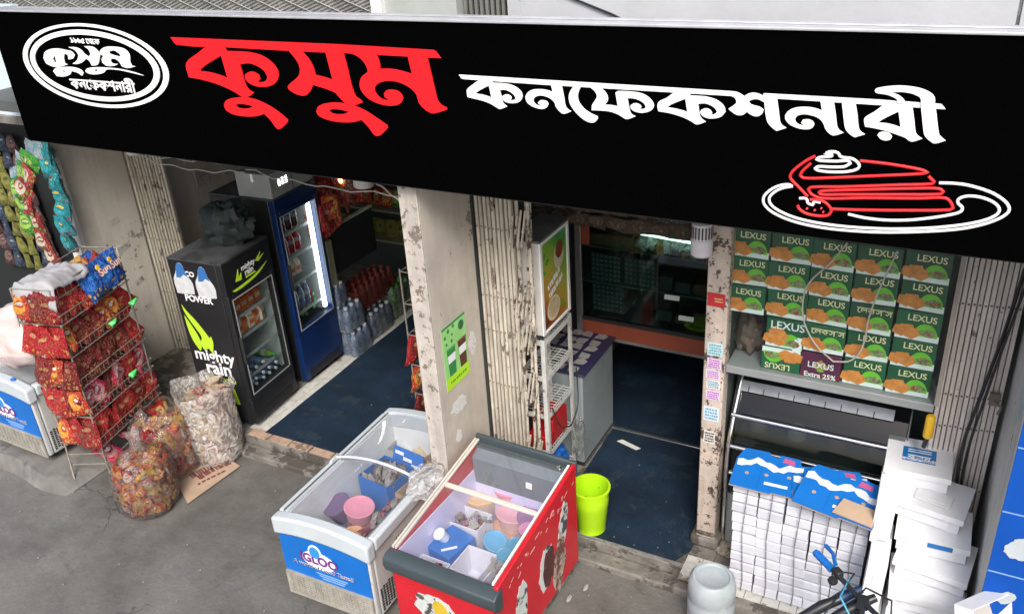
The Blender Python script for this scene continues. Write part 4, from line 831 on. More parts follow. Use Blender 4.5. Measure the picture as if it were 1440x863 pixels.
for i, (a, dz, rr) in enumerate(((0.40, 0.15, -.2), (0.53, 0.165, -.12), (0.66, 0.17, -.05))):
    t = thing('crisp_packet', 'large blue crisp packet on the highest rack tier, %s' % ['beside the orange packets', 'between the other two blue ones', 'nearest the wall corner'][i], 'crisp packet', RP(a, -0.012, 1.38 + dz), rot=(-.22, rr, ang_face + random.uniform(-.15, .15)), group='blue crisp packets on the top tier')
    s = pillow(0.2, 0.27, 0.075, 5+i); s.build('bag', pk_blue, t, smooth=70)
    if i: 
        text(t, 'Sun', 0.085, (0.0, -0.052, 0.035), FRONT, m_prr, 'lettering', bold=.06)
        text(t, 'Sun', 0.085, (0.0, -0.055, 0.035), FRONT, m_prw, 'lettering', bold=.015)
        s = MB(); s.lathe([(0.022, 0), (0.02, .004), (0, .005)], seg=12); s.build('sun_emblem', m_yel, t, loc=(-0.045, -.05, .085), rot=FRONT)
for i in range(5):
    o = inst(packet_mesh('crisp_packet', pk_blue if i != 2 else pk_biscuit, 0.15, 0.215, 0.06), 'crisp_packet', None, RP(0.36 + i*0.085, 0.15 + 0.05*(i % 2), RH-0.075 + .01*(i % 3)))
    o.rotation_euler = Euler((-1.25 + random.uniform(-.2, .2), random.uniform(-.4, .4), ang_face + random.uniform(-.4, .4)))
    tag(o, '%s packet lying flat in the top tray of the wire rack, %s' % ('blue' if i != 2 else 'yellow', ['beside the cloth', 'second from the cloth', 'in the tray middle', 'second from the wall', 'at the wall corner'][i]), 'crisp packet', 'packets in the top tray')
gm = P('green_packet_scrap', (0.03, 0.45, 0.08), rough=0.35)
for i, (a, z, w) in enumerate(((0.47, 1.16, 'second highest'), (0.52, 0.66, 'second lowest'), (0.75, 1.2, 'far wall end of the second highest'))):
    s = pillow(0.04, 0.075, 0.025, 20+i)
    o = s.build('sweet_packet', gm, None, smooth=70, loc=RP(a, -0.035, z), rot=(0.2, 1.2, ang_face))
    tag(o, 'small bright green packet among red ones, %s tier' % w, 'sweet packet', 'small green packets on the rack')
# packets and a bottle lying at the rack foot
for i, (p, mt, w) in enumerate((((-3.16, -0.92, 0.15), pk_pink, 'pink'), ((-3.12, -0.72, 0.18), pk_pink, 'pink and white'), ((-3.1, -0.55, 0.12), pk_biscuit, 'yellow'))):
    o = inst(packet_mesh('crisp_packet', mt, 0.15, 0.215, 0.06), 'crisp_packet', None, p, (-1.0, .4*i, ang_face + .5*i))
    tag(o, '%s packet dropped at the foot of the wire rack behind the clear sacks' % w, 'crisp packet')

# grey cloth thrown over the rack top
s = MB()
def cloth(u, v):
    a = -0.10 + 0.50*u; n = -0.03 + 0.52*v
    z = RH + 0.035 + 0.02*math.sin(5*u+1) * (1-v) + 0.05*mnoise.noise(Vector((u*3, v*3, 2))) + 0.03*abs(mnoise.noise(Vector((u*7, v*7, 5))))
    over = max(0, v-0.6)/0.4
    z -= 0.17*over**1.3
    n -= 0.14*over**1.6
    if u < 0.22: z -= (0.22-u)*0.75; a += (0.22-u)*0.35
    if v < 0.12: z -= (0.12-v)*0.4
    z += 0.015*math.sin(v*16+u*4)*over
    return RP(a, n, z)
s.grid(cloth, 30, 30)
s.v = [Vector(p) for p in s.v]
o = s.build('cover_cloth', P('grey_cover_cloth', (0.33, 0.33, 0.345), rough=0.7, var=0.14, vscale=9, bump=1.0, bscale=9), None, smooth=70)
so = o.modifiers.new('thickness', 'SOLIDIFY'); so.thickness = 0.006
tag(o, 'grey waterproof cloth draped over the left end of the snack rack top', 'cloth')

# ------------------------------------------------------------------ clear sacks of packets
def sack(label, c, r, h, lean, kinds, npk, wmat, seed, pw=(0.1, 0.14), flare=0.0, zb=0.0, knot=False):
    rnd = random.Random(seed)
    t = thing('packet_sack', label, 'plastic sack', (c[0], c[1], zb))
    def prof(v):
        if v < 0.14: return 0.80 + 0.2*(v/0.14)**0.6
        if v < 0.72: return 1.0 + 0.05*math.sin((v-.14)*5)
        return 1.0 + flare*(v-.72)/.28 if flare else 1.0 - ((v-.72)/.28)**1.7*(0.82 if knot else 0.55)
    s = MB()
    def fn(u, v):
        a = 2*math.pi*u
        rr = r*prof(v)*(1 + 0.07*mnoise.noise(Vector((math.cos(a)*2+seed, math.sin(a)*2, v*4))) + 0.022*math.sin(a*11+v*9+seed)*(0.5+v))
        z = h*v + (0.03*math.sin(a*3+seed) if v > .9 else 0)
        return (rr*math.cos(a) + lean[0]*v, rr*math.sin(a) + lean[1]*v, z)
    s.grid(fn, 48, 26)
    if knot:
        s.tube([(lean[0], lean[1], h*0.98), (lean[0]-.02, lean[1]+.01, h+.06), (lean[0]-.05, lean[1]+.03, h+.12)], [0.05, 0.035, 0.06], 10)
    s.build('film', wmat, t, smooth=70)
    s = MB(); s.lathe([(r*0.78, 0.002), (r*0.8, 0.008)], seg=24); s.build('base', wmat, t)
    for i in range(npk):
        v = 0.08 + 0.66*(i // 12 + 0.5*rnd.random())/max(1, (npk-1)//12 + 0.5)
        a = 2*math.pi*((i % 12)/12 + rnd.uniform(-.03, .03))
        rr = r*prof(v)*0.83
        km = rnd.choice(kinds)
        o = inst(packet_mesh('sweet_packet', km, pw[0], pw[1], 0.035), 'sweet_packet', None,
                 (c[0] + rr*math.cos(a) + lean[0]*v, c[1] + rr*math.sin(a) + lean[1]*v, zb + h*v + 0.03))
        o.rotation_euler = Euler((rnd.uniform(-.25, .25), rnd.uniform(-1.2, 1.2), a + math.pi/2 + rnd.uniform(-.2, .2)))
        tag(o, 'small packet pressed against the film of the %s' % SACKNAME, 'sweet packet', 'packets inside the ' + SACKNAME)
    for i in range(14):
        a = 2*math.pi*i/14 + rnd.uniform(-.2, .2); q = r*0.68*math.sqrt(rnd.random())
        km = rnd.choice(kinds)
        o = inst(packet_mesh('sweet_packet', km, pw[0], pw[1], 0.035), 'sweet_packet', None, (c[0] + q*math.cos(a) + lean[0]*.78, c[1] + q*math.sin(a) + lean[1]*.78, zb + h*(0.76 if not flare else 0.86) + rnd.uniform(-.02, .03)))
        o.rotation_euler = Euler((-1.3 + rnd.uniform(-.35, .35), rnd.uniform(-.5, .5), rnd.uniform(0, 6.28)))
        tag(o, 'small packet on top inside the %s' % SACKNAME, 'sweet packet', 'top packets inside the ' + SACKNAME)
    # hidden core so the sack does not read as hollow
    s = MB(); s.lathe([(r*0.66, 0.02), (r*0.74, h*0.15), (r*0.74, h*0.66), (r*0.55, h*(0.74 if not flare else .84))], seg=20)
    for q in range(len(s.v)): s.v[q] = s.v[q] + Vector((lean[0]*s.v[q].z/h, lean[1]*s.v[q].z/h, 0))
    s.build('packed_filling', P('sack_filling_%d' % seed, {1: (0.3, 0.14, 0.07), 2: (0.3, 0.1, 0.06), 3: (0.52, 0.38, 0.28)}[seed], rough=.5, var=.5, vscale=20, bump=.8, bscale=30), t, smooth=60)
    return t
SACKNAME = 'front knotted sack of red and yellow packets'
sack('front knotted clear sack of red and yellow biscuit packets on the street', (-2.5, -1.14), 0.22, 0.52, (0.0, 0.02), [pk_biscuit, pk_orange, pk_orange, pk_bredred], 60, g_film, 1, (0.07, 0.12), knot=True)
SACKNAME = 'middle open sack of red packets'
sack('middle clear sack of red noodle packets leaning beside the snack rack', (-2.69, -0.74), 0.24, 0.56, (-0.06, 0.05), [pk_bredred, pk_red, pk_orange, pk_biscuit], 60, g_film, 2, (0.085, 0.13))
SACKNAME = 'tall open sack of pale packets'
sack('tall open white sack filled with pale packets beside the black drink cooler', (-2.47, -0.45), 0.21, 0.66, (-0.06, 0.05), [pk_bread, pk_bread, pk_bredred, pk_bread], 60, film_mat('milky_bag_film', (0.82, 0.79, 0.77), 0.28, 9, 0.12, .7), 3, (0.11, 0.15), flare=0.14)
s = MB(); s.prism([(-2.9, -0.66), (-2.24, -1.02), (-2.2, -0.5), (-2.7, -0.38)], 'z', 0.006, 0.012)
cb = tag(s.build('cardboard_sheet', m_cardboard), 'flattened brown cardboard sheet with red print lying under the clear sacks', 'cardboard')
for i, (x, y, w, h, n) in enumerate(((-2.36, -0.62, .3, .09, 1), (-2.30, -0.70, .26, .035, 1), (-2.44, -0.68, .2, .1, 1))):
    s = MB(); print_lines(s, w, h, n, 'z', 0, 40+i, tall=.7); s.build('red_print', P('red_print', (0.16, 0.05, 0.045), rough=.8), cb, loc=(x, y, .0128), rot=(0, 0, 1.25))

# ------------------------------------------------------------------ hanging packet garlands at the far left
def strip_things(pts, y, mt, word, group, w, h, t, rots, kind='crisp_packet', cat='crisp packet'):
    n = len(pts)
    for i, (x, z) in enumerate(pts):
        o = inst(packet_mesh(kind, mt, w, h, t), kind, None, (x, y + random.uniform(-.02, .02), z), (random.uniform(-.2, .2), rots[i] if rots else random.uniform(-.15, .15), random.uniform(-.45, .15)))
        pos = ('topmost' if i == 0 else 'lowest' if i == n-1 else ['second', 'third', 'fourth', 'fifth', 'sixth', 'seventh', 'eighth'][min(i-1, 6)] + ' from the top')
        tag(o, '%s packet in hanging strip by white wall edge, %s' % (word, pos), cat, group)
strip_things([(-3.975, 2.37), (-3.985, 2.24), (-3.99, 2.11), (-4.0, 1.98), (-4.01, 1.85), (-4.03, 1.715), (-4.05, 1.57)], -.15, pk_teal, 'teal', 'teal packets in the hanging strip', .2, .2, .07, None)
strip_things([(-4.09, 2.375), (-4.236, 2.31), (-4.395, 2.2), (-4.51, 2.07), (-4.6, 1.94)], -.12, pk_silver, 'silver and teal', 'silver packets in the arched strip', .2, .2, .07, [-1.3, -1.1, -.75, -.35, -.1])
strip_things([(-4.2, 2.27), (-4.36, 2.15), (-4.46, 2.01), (-4.5, 1.86), (-4.5, 1.68)], -.17, pk_green, 'green', 'green packets in the arched strip', .16, .19, .06, [-1.1, -.8, -.4, -.1, .1])
strip_things([(-4.24, 2.15), (-4.34, 2.03), (-4.35, 1.88), (-4.33, 1.72), (-4.3, 1.56), (-4.28, 1.42)], -.2, pk_redgreen, 'red and cream', 'red packets in the arched strip', .155, .19, .06, [-1, -.4, 0, 0, .1, 0])
nbk = thing('sachet_board', 'dark board of hanging sachet strips inside the neighbouring shop', 'display board', (-5.3, 0.3, 1.3))
s = MB(); s.box(-1.0, 0.62, 0, 0.04, -1.3, 1.2); s.build('board', m_black, nbk)
s = MB(); s.tube([(-1.0, -.03, 0.72), (0.62, -.03, 0.72)], .006, 6); s.build('rail', m_wire, nbk)
row_w = ['top', 'second', 'third', 'fourth', 'fifth', 'sixth', 'seventh', 'bottom']
for c in range(6):
    mt = [pk_wine, pk_navy, pk_yellow, pk_yellow, pk_navy, pk_wine][c]; word = ['wine red', 'navy', 'yellow', 'yellow green', 'dark navy', 'wine red'][c]
    for r in range(8):
        x = -5.78 + c*0.145 + r*0.012; z = 2.17 - r*0.165
        if c >= 4: z += 0.05
        o = inst(packet_mesh('sachet', mt, .135, .165, .025), 'sachet', None, (x, .24, z), (random.uniform(-.1, .1), random.uniform(-.12, .12), 0))
        tag(o, '%s sachet on far left dark board, %s strip from left, %s row' % (word, ['first', 'second', 'third', 'fourth', 'fifth', 'sixth'][c], row_w[r]), 'sachet', 'sachets on the dark board')
# ------------------------------------------------------------------ chest freezers
m_frz = P('freezer_grey_white', (0.47, 0.52, 0.55), rough=0.4, var=0.07, vscale=4, dirt=(0.4, 0.41, 0.4), dscale=7, dthr=0.7)
m_frzside = P('freezer_side_grey', (0.44, 0.45, 0.44), rough=0.45, var=0.1, vscale=4, dirt=(0.3, 0.29, 0.26), dscale=6, dthr=0.64)
m_liner = P('freezer_liner', (0.70, 0.73, 0.74), rough=0.45, var=0.05, vscale=5)
m_blue = P('ice_cream_blue', (0.003, 0.13, 0.48), rough=0.35, var=0.14, vscale=3)
m_grille = P('dirty_grille', (0.31, 0.295, 0.255), rough=0.6, var=0.25, vscale=12)
m_navy = P('navy_print', (0.06, 0.03, 0.12), rough=0.5)
g_frz = glass_mat('freezer_glass', (0.95, 0.96, 0.98), 0.075, 0.05)
def arch(x0, x1, z, rise, n=14):
    return [(x0 + (x1-x0)*i/n, z + rise*(1-(2*i/n-1)**2)) for i in range(n+1)]
def igloo(label, loc, rz, W=0.70, L=1.26, H=0.72, z0=0.13, detail=True):
    t = thing('ice_cream_freezer', label, 'freezer', loc, rz)
    ZB = H - 0.10
    s = MB()
    s.box(0, W, 0, 0.045, z0, ZB); s.box(0, W, L-0.045, L, z0, ZB)
    s.box(0, 0.045, 0.046, L-0.046, z0, ZB); s.box(W-0.045, W, 0.046, L-0.046, z0, ZB); s.box(0.046, W-0.046, 0.046, L-0.046, z0, z0+0.12)
    s.build('cabinet', m_frzside, t, bevel=0.012)
    s = MB()
    s.box(0.05, W-0.05, 0.05, 0.056, z0+.125, H-.02); s.box(0.05, W-0.05, L-0.056, L-0.05, z0+.125, H-.02)
    s.box(0.05, 0.056, 0.057, L-0.057, z0+.125, H-.02); s.box(W-0.056, W-0.05, 0.057, L-0.057, z0+.125, H-.02); s.box(0.057, W-0.057, 0.057, L-0.057, z0+.125, z0+.135)
    s.build('liner', m_liner, t)
    # domed plastic rim: arched front and rear, straight side rails
    s = MB()
    rise = 0.045
    for y0, y1 in ((-0.022, 0.06), (L-0.06, L+0.02)):
        top = arch(-0.018, W+0.018, H-0.008, rise); bot = arch(-0.018, W+0.018, ZB-0.035, rise*0.85)
        s.prism(top + bot[::-1], 'y', y0, y1)
    for x0, x1 in ((-0.02, 0.052), (W-0.052, W+0.02)):
        s.box(x0, x1, 0.0605, L-0.0605, ZB+.002, H-0.004)
    s.build('rim', m_frz, t, bevel=0.016, seg=3)
    gl = MB()
    gl.grid(lambda u, v: (0.045 + (W-0.09)*u, 0.062 + (L*0.5-0.05)*v, H+0.006 + 0.055*(1-(2*u-1)**2)), 12, 3)
    gl.build('glass_lid', g_frz, t, smooth=60)
    gl = MB()
    gl.grid(lambda u, v: (0.045 + (W-0.09)*u, L*0.5-0.02 + (L*0.5-0.05)*v, H-0.004 + 0.055*(1-(2*u-1)**2)), 12, 3)
    gl.build('glass_lid', g_frz, t, smooth=60)
    s = MB()
    pts = [(x, L*0.49, z + 0.014) for x, z in arch(0.02, W-0.02, H, 0.055)]
    s.tube(pts, 0.011, 8); s.tube([(0.02, L*.49, H+.012), (0.0, L*.49+.03, H+.004), (0.0, L*.49-.05, H+.004)], 0.01, 8)
    s.build('lid_handle', m_frz, t, smooth=60)
    for x in (0.03, W-0.03):
        s = MB(); s.tube([(x, 0.06, H+.002), (x, L-.06, H+.002)], 0.006, 6); s.build('lid_track', m_steel, t, smooth=60)
    # blue front panel with the arched upper edge
    s = MB()
    topl = arch(0.012, W-0.012, ZB-0.04, 0.035)
    s.prism(topl + [(W-0.012, z0+0.185), (0.012, z0+0.185)], 'y', -0.008, -0.002)
    fp = s.build('front_panel', m_blue, t)
    s = MB()
    zc, x0 = z0+.365, W*0.44
    s.lathe([(0.112, 0), (0.112, .003)], seg=28, sx=1.15, sy=0.62)
    bd = s.build('logo_badge', P('logo_white', (0.78, 0.8, 0.84), rough=.4), fp, loc=(x0, -0.0085, zc-.015), rot=FRONT)
    s = MB(); s.lathe([(0.07, 0), (0.07, .003)], seg=24, sx=0.75, sy=0.9)
    s.build('logo_badge', P('logo_white', (0.78, 0.8, 0.84), rough=.4), fp, loc=(x0-.02, -0.009, zc+.045), rot=FRONT)
    s = MB(); s.lathe([(0.052, 0), (0.052, .003)], seg=24, sx=0.75, sy=0.85)
    s.build('logo_centre', P('logo_sky', (0.03, 0.25, 0.6), rough=.4), fp, loc=(x0-.02, -0.0125, zc+.05), rot=FRONT)
    text(fp, 'IGLOO', 0.095, (x0, -0.014, zc-.012), FRONT, P('logo_purple', (0.16, 0.03, 0.2), rough=.4), 'lettering', bold=.035)
    text(fp, 'A world of Good Taste!!', 0.046, (x0+.02, -0.013, zc-.075), FRONT, P('logo_outline', (0.8, 0.82, 0.86), rough=.4), 'lettering', bold=.03, shear=.2)
    text(fp, 'A world of Good Taste!!', 0.046, (x0+.02, -0.015, zc-.075), FRONT, m_navy, 'lettering', bold=-.004, shear=.2)
    for k in range(3):
        s = MB(); s.box(-.12+.02*k, .12-.015*k, 0, .001, -.004, .004); s.build('small_print', P('print_pale_blue', (0.25, 0.42, 0.72), rough=.5), fp, loc=(x0+.08, -.0092, z0+.245-.018*k))
    # motor grille
    s = MB(); s.box(0.02, W-0.02, -0.006, -0.001, z0+0.0, z0+0.18)
    gr = s.build('grille', P('grille_dark', (0.03, 0.03, 0.028), rough=.7), t)
    s = MB()
    for k in range(9): s.box(0.04, W-0.04, -0.014, -0.0065, z0+.024+k*.0165, z0+.032+k*.0165)
    for k in range(14): s.box(0.045+k*(W-.09)/13-.0035, 0.045+k*(W-.09)/13+.0035, -0.017, -0.0145, z0+.02, z0+.165)
    s.box(0.012, W-.012, -.02, -.0065, z0+.168, z0+.184); s.box(0.012, W-.012, -.02, -.0065, z0-.004, z0+.018)
    s.box(0.012, 0.04, -.02, -.0065, z0+.0185, z0+.1675); s.box(W-.04, W-.012, -.02, -.0065, z0+.0185, z0+.1675)
    s.build('louvre', m_grille, gr)
    s = MB()
    for k in range(7):
        for j in range(9): s.box(W+.0005, W+.003, .06+k*.028, .078+k*.028, z0+.03+j*.02+(k % 2)*.01, z0+.042+j*.02+(k % 2)*.01)
    s.build('side_vent', m_blackpl, t)
    for x in (0.07, W-0.07):
        s = MB(); s.lathe([(.035, -.012), (.035, .012)], seg=16); s.build('castor', m_blackpl, t, loc=(x, .08, .035), rot=(0, math.pi/2, 0))
        s = MB(); s.box(-.02, .02, -.02, .02, .0, z0-.07); s.build('castor_fork', m_steel, t, loc=(x, .08, .07))
    for x in (0.07, W-0.07):
        s = MB(); s.box(x-.03, x+.03, L-.12, L-.06, .125, z0+.002); s.build('rear_foot', m_blackpl, t)
    return t
fz = igloo('grey ice cream freezer with blue front and domed glass lid, beside the red freezer', (-0.86, -1.423, 0.0), R_(1), W=0.695, L=1.28, H=0.685, z0=0.075)
s = MB(); s.box(0.702, 0.704, 0.25, 0.62, 0.33, 0.6); 
tp = s.build('side_label', P('side_label_grey', (0.47, 0.47, 0.45), rough=.5, var=.1), fz)
text(tp, 'AML SGUR2', 0.055, (0.7055, 0.40, 0.50), (math.pi/2, 0, math.pi/2), m_blackpl, 'lettering', bold=.03)
fz2 = igloo('grey ice cream freezer with blue front on the cement plinth at far left', (-4.27, -1.17, 0.115), R_(-1), W=0.72, L=1.1, H=0.70, z0=0.06)
s = MB(); s.lathe([(.02, 0), (.018, .008), (0, .009)], seg=14); s.build('lock_button', P('blue_knob', (0.02, 0.15, 0.6), rough=.35), fz2, loc=(0.55, .02, .735))

def tub(label, c, r, h, col, lidcol, sx=1.0, rz=0.0, tilt=(0, 0)):
    t = thing('ice_cream_tub', label, 'ice cream tub', c, group=None, rot=(tilt[0], tilt[1], rz))
    s = MB(); s.lathe([(r*.82, 0), (r*.94, h*.86)], seg=28, sx=sx); s.build('cup', P('tub_' + str(col), col, rough=.35, var=.12, vscale=20), t, smooth=50)
    s = MB(); s.lathe([(r, h*.84), (r*1.02, h*.98), (r*.93, h), (r*.86, h*.965), (r*.3, h*.96)], seg=28, sx=sx); s.build('lid', P('lid_' + str(lidcol), lidcol, rough=.3, var=.08, vscale=12), t, smooth=40)
    return t
def crate(name, label, c, d, mat, rz=0, wall=.006, cat='carton', rot=None):
    t = thing(name, label, cat, c, rz, rot=rot)
    x, y, z = d[0]/2, d[1]/2, d[2]
    s = MB(); s.box(-x, x, -y, -y+wall, 0, z); s.box(-x, x, y-wall, y, 0, z); s.box(-x, -x+wall, -y+wall+.0004, y-wall-.0004, 0, z); s.box(x-wall, x, -y+wall+.0004, y-wall-.0004, 0, z)
    s.box(-x+wall+.0004, x-wall-.0004, -y+wall+.0004, y-wall-.0004, 0, wall); s.build('tray', mat, t)
    return t
m_carton_blue = P('carton_blue', (0.008, 0.14, 0.48), rough=.45, var=.15, vscale=10)
ZI = 0.252
# raised stack of goods under what shows, in the grey freezer
def ice_bar(label, c, rot, mat, size=(.03, .018, .14)):
    s = pillow(size[0]*2, size[2], size[1]*2, random.randint(1, 50), 5, 6)
    return tag(s.build('ice_lolly', mat, None, smooth=70, loc=c, rot=rot), label, 'ice lolly')
bx = crate('lolly_carton', 'open blue carton full of wrapped lollies in the middle of the grey freezer', (-0.62, -0.60, ZI), (.27, .27, .26), m_carton_blue, R_(-8))
pk_brown = packet_mat('packet_choc', (0.12, 0.07, 0.05), (0.3, 0.24, 0.2), (0.6, 0.58, 0.55), (0.2, 0.1, 0.06), white=.3)
pk_pale = packet_mat('packet_pale', (0.5, 0.48, 0.46), (0.6, 0.55, 0.5), (0.7, 0.68, 0.66), (0.3, 0.12, 0.1), white=.3)
for i in range(18):
    o = ice_bar('wrapped lolly standing in the open blue carton in the grey freezer', (-0.72 + .04*(i % 6) + random.uniform(-.01, .01), -0.68 + .08*(i//6), ZI + .21), (random.uniform(-.6, .6), random.uniform(-.7, .7), random.uniform(0, 3)), random.choice([pk_brown, pk_pale, pk_brown]), (.026, .014, .12))
    o['group'] = 'lollies in the blue carton'
s = MB(); s.box(-.14, .14, -.004, .004, 0, .14)
fl = tag(s.build('carton_flap', m_carton_blue, loc=(-0.57, -0.43, ZI+.17), rot=(-.35, 0, R_(-8))), 'blue printed carton panel standing behind the lolly carton', 'carton panel')
for k in range(3): s = MB(); s.box(-.04, .04, -.0065, -.0045, -.012, .012); s.build('white_print', m_paperwhite, fl, loc=(-.08+.08*k, 0, .1-.03*k))
crate('brown_carton', 'open brown carton with one white stick beside the blue lolly carton', (-0.36, -0.60, ZI+.06), (.15, .30, .17), m_cardboard, R_(-5))
crate('brown_carton', 'open brown carton near the pillar in the rear of the grey freezer', (-0.40, -0.26, ZI+.06), (.13, .2, .17), m_cardboard, R_(-12))
crate('wire_tray', 'pale grey tray of wrapped cups at the rear of the grey freezer', (-0.65, -0.24, ZI), (.34, .18, .2), P('tray_grey', (0.4, 0.4, 0.38), rough=.6), R_(0), cat='tray')
for i, (x, y) in enumerate(((-.7, -.28), (-.6, -.25), (-.55, -.3), (-.74, -.2), (-.62, -.18))):
    o = tub('wrapped ice cream cup in the grey tray, %s' % ['front left', 'centre', 'front right', 'rear left', 'rear right'][i], (x, y, ZI+.13), .045, .06, (0.5, 0.45, 0.38), [(0.55, 0.55, 0.55), (0.5, 0.42, 0.25), (0.6, 0.58, 0.52)][i % 3], tilt=(.3, .2*i))
    o['group'] = 'cups in the grey tray'
tub('purple round ice cream tub against the left side of the grey freezer', (-0.72, -0.96, ZI+.12), .095, .12, (0.09, 0.05, 0.13), (0.13, 0.08, 0.18), tilt=(.3, -.25))
tub('pink lidded ice cream tub in the front of the grey freezer', (-0.575, -0.98, ZI+.17), .09, .11, (0.6, 0.3, 0.38), (0.62, 0.24, 0.33), 1.1, .6, (.25, .12))
tub('orange lidded ice cream tub low in the front of the grey freezer', (-0.49, -1.16, ZI+.1), .08, .1, (0.6, 0.4, 0.25), (0.68, 0.36, 0.18))
tub('maroon ice cream tub under the pink one in the grey freezer', (-0.53, -1.02, ZI+.03), .1, .11, (0.2, 0.05, 0.08), (0.3, 0.1, 0.12))
for i in range(9):
    o = ice_bar('small pink and white pack beside the front tubs of the grey freezer', (-.44 + .045*(i % 3), -1.10 + .04*i, ZI+.2), (1.2, .3*i, i), pk_pale if i % 2 else pk_pink, (.026, .015, .11)); o['group'] = 'small packs in the grey freezer'

# ------------------------------------------------------------------ red freezer
m_redf = P('freezer_red', (0.50, 0.012, 0.022), rough=0.35, var=0.1, vscale=4, dirt=(0.33, 0.1, 0.09), dscale=24, dthr=0.735)
m_slate = P('slate_plastic', (0.045, 0.062, 0.07), rough=0.45, var=0.1, vscale=6)
m_lilac_lit = P('lilac_lit_liner', (0.62, 0.60, 0.82), rough=0.45, var=0.06, vscale=4)  # purple glow of the lit interior put into the liner colour
m_rail = P('cream_aluminium', (0.66, 0.64, 0.56), rough=0.35, metal=0.25)
RFW, RFL = 0.735, 0.99
ZF, ZR = 0.68, 0.84
rf = thing('red_freezer', 'red ice cream freezer with sloping sliding glass lids and torn stickers', 'freezer', (-0.01, -1.411, 0.0), R_(-2))
def zt(y): return ZF + (ZR-ZF)*y/RFL
s = MB(); 
s.prism([(0.02, .1), (RFL, .1), (RFL, ZR+.035), (0.02, ZF+.03)], 'x', RFW-0.03, RFW)
s.build('side_panel', m_redf, rf, bevel=0.007)
s = MB(); s.prism([(0.02, .1), (RFL, .1), (RFL, ZR+.008), (0.02, ZF+.008)], 'x', 0.0, 0.03)
s.build('side_panel', m_redf, rf, bevel=0.004)
s = MB(); s.box(.031, RFW-.031, 0.0, .04, .1, ZF-.13); s.build('front_panel', m_redf, rf, bevel=.004)
s = MB(); s.box(.031, RFW-.031, RFL-.04, RFL, .1, ZR-.001); s.build('rear_panel', m_slate, rf)
s = MB(); s.prism([(-.03, ZF-.098), (-.045, ZF-.055), (-.04, ZF-.01), (-.005, ZF+.012), (.05, ZF+.012), (.05, ZF-.13), (0, ZF-.13)], 'x', -.012, RFW+.012); s.build('front_bumper', m_slate, rf, bevel=.008, seg=3)
s = MB(); s.box(-.0, RFW-.0, RFL+.001, RFL+.03, ZR-.06, ZR+.042); s.build('rear_trim', m_slate, rf, bevel=.008)
s = MB(); 
s.box(.036, RFW-.036, .05, .056, .26, ZF-.02); s.box(.036, .042, .057, RFL-.07, .26, .68); s.box(RFW-.042, RFW-.036, .057, RFL-.07, .26, .68); s.box(.043, RFW-.043, .057, RFL-.07, .26, .268); s.box(.043, RFW-.043, RFL-.069, RFL-.062, .26, .60)
s.build('liner', m_lilac_lit, rf)
s = MB(); s.prism([(RFL-.10, .58), (RFL-.045, .58), (RFL-.045, ZR-.02), (RFL-.12, ZR-.05)], 'x', .044, RFW-.044)
bk = s.build('evaporator_cover', P('evaporator_slate', (0.14, 0.17, 0.2), rough=.5, var=.1), rf)
s = MB(); s.box(-.022, .022, -.002, 0, -.022, .022); s.build('sticker', m_white, bk, loc=(.46, RFL-.118, .70), rot=(-.12, 0, 0))
s = MB(); 
s.box(.04, RFW-.04, RFL-.1, RFL-.06, .27, .579); s.build('rear_liner', m_lilac_lit, rf)
ang = math.atan2(ZR-ZF, RFL)
def slope(x, y, dz=0): return (x, y, zt(y)+dz)
for x in (.006, .026, RFW-.05):
    s = MB(); s.prism([(0.04, zt(.04)+.012), (RFL-.01, zt(RFL-.01)+.012), (RFL-.01, zt(RFL-.01)+.026), (.04, zt(.04)+.026)], 'x', x+.001, x+.014); s.build('lid_rail', m_rail if x < .5 else m_white, rf)
for y0, y1, dz in ((.05, .57, .012), (.55, RFL-.02, .004)):
    s = MB(); s.add([slope(.042, y0, dz), slope(RFW-.052, y0, dz), slope(RFW-.052, y1, dz), slope(.042, y1, dz)], [(0, 1, 2, 3)]); s.build('glass_lid', g_frz, rf)
s = MB(); s.prism([(.555, zt(.555)+.008), (.582, zt(.582)+.008), (.582, zt(.582)+.026), (.555, zt(.555)+.026)], 'x', .041, RFW-.053); s.build('cross_rail', m_rail, rf, bevel=.003)
s = MB(); s.lathe([(.016, 0), (.016, .006), (.009, .008)], seg=16); s.build('lock', m_chrome, rf, loc=(RFW-.1, RFL-.03, zt(RFL-.03)+.006), rot=(ang, 0, 0))
# torn stickers, print scratches on the right side panel
def blob(mb, c, pts, x, th=.002):
    mb.prism([(c[0]+p[0], c[1]+p[1]) for p in pts], 'x', x, x+th)
def torn(n, ry, rz, jag, seed, skew=0.0):
    r = random.Random(seed)
    return [(ry*math.cos(2*math.pi*i/n)*(1+r.uniform(-jag, jag)) + skew*rz*math.sin(2*math.pi*i/n), rz*math.sin(2*math.pi*i/n)*(1+r.uniform(-jag, jag))) for i in range(n)]
m_torn = P('torn_sticker_white', (0.52, 0.56, 0.54), rough=.6, var=.15, vscale=12, dirt=(0.06, 0.06, 0.06), dscale=12, dthr=.56)
m_tornd = P('torn_sticker_maroon', (0.07, 0.02, 0.02), rough=.6, var=.35, vscale=14, dirt=(0.2, 0.12, 0.1), dscale=10, dthr=.6)
m_scr = P('scuffed_paper', (0.33, 0.27, 0.22), rough=.75, var=.4, vscale=16, dirt=(0.12, 0.05, 0.04), dscale=14, dthr=.55)
for (cy, cz), (ry, rz), mt, sd, sk, nm in (((.79, .55), (.058, .16), m_torn, 3, .25, 'torn_sticker'), ((.56, .40), (.09, .16), m_torn, 5, .1, 'torn_sticker'), ((.25, .38), (.07, .16), m_torn, 8, .12, 'torn_sticker')):
    s = MB(); blob(s, (cy, cz), torn(28, ry, rz, .12, sd, sk), RFW+.0005); s.build(nm, mt, rf)
s = MB(); blob(s, (.585, .39), torn(26, .075, .145, .1, 9, .1), RFW+.003); s.build('sticker_remnant', m_tornd, rf)
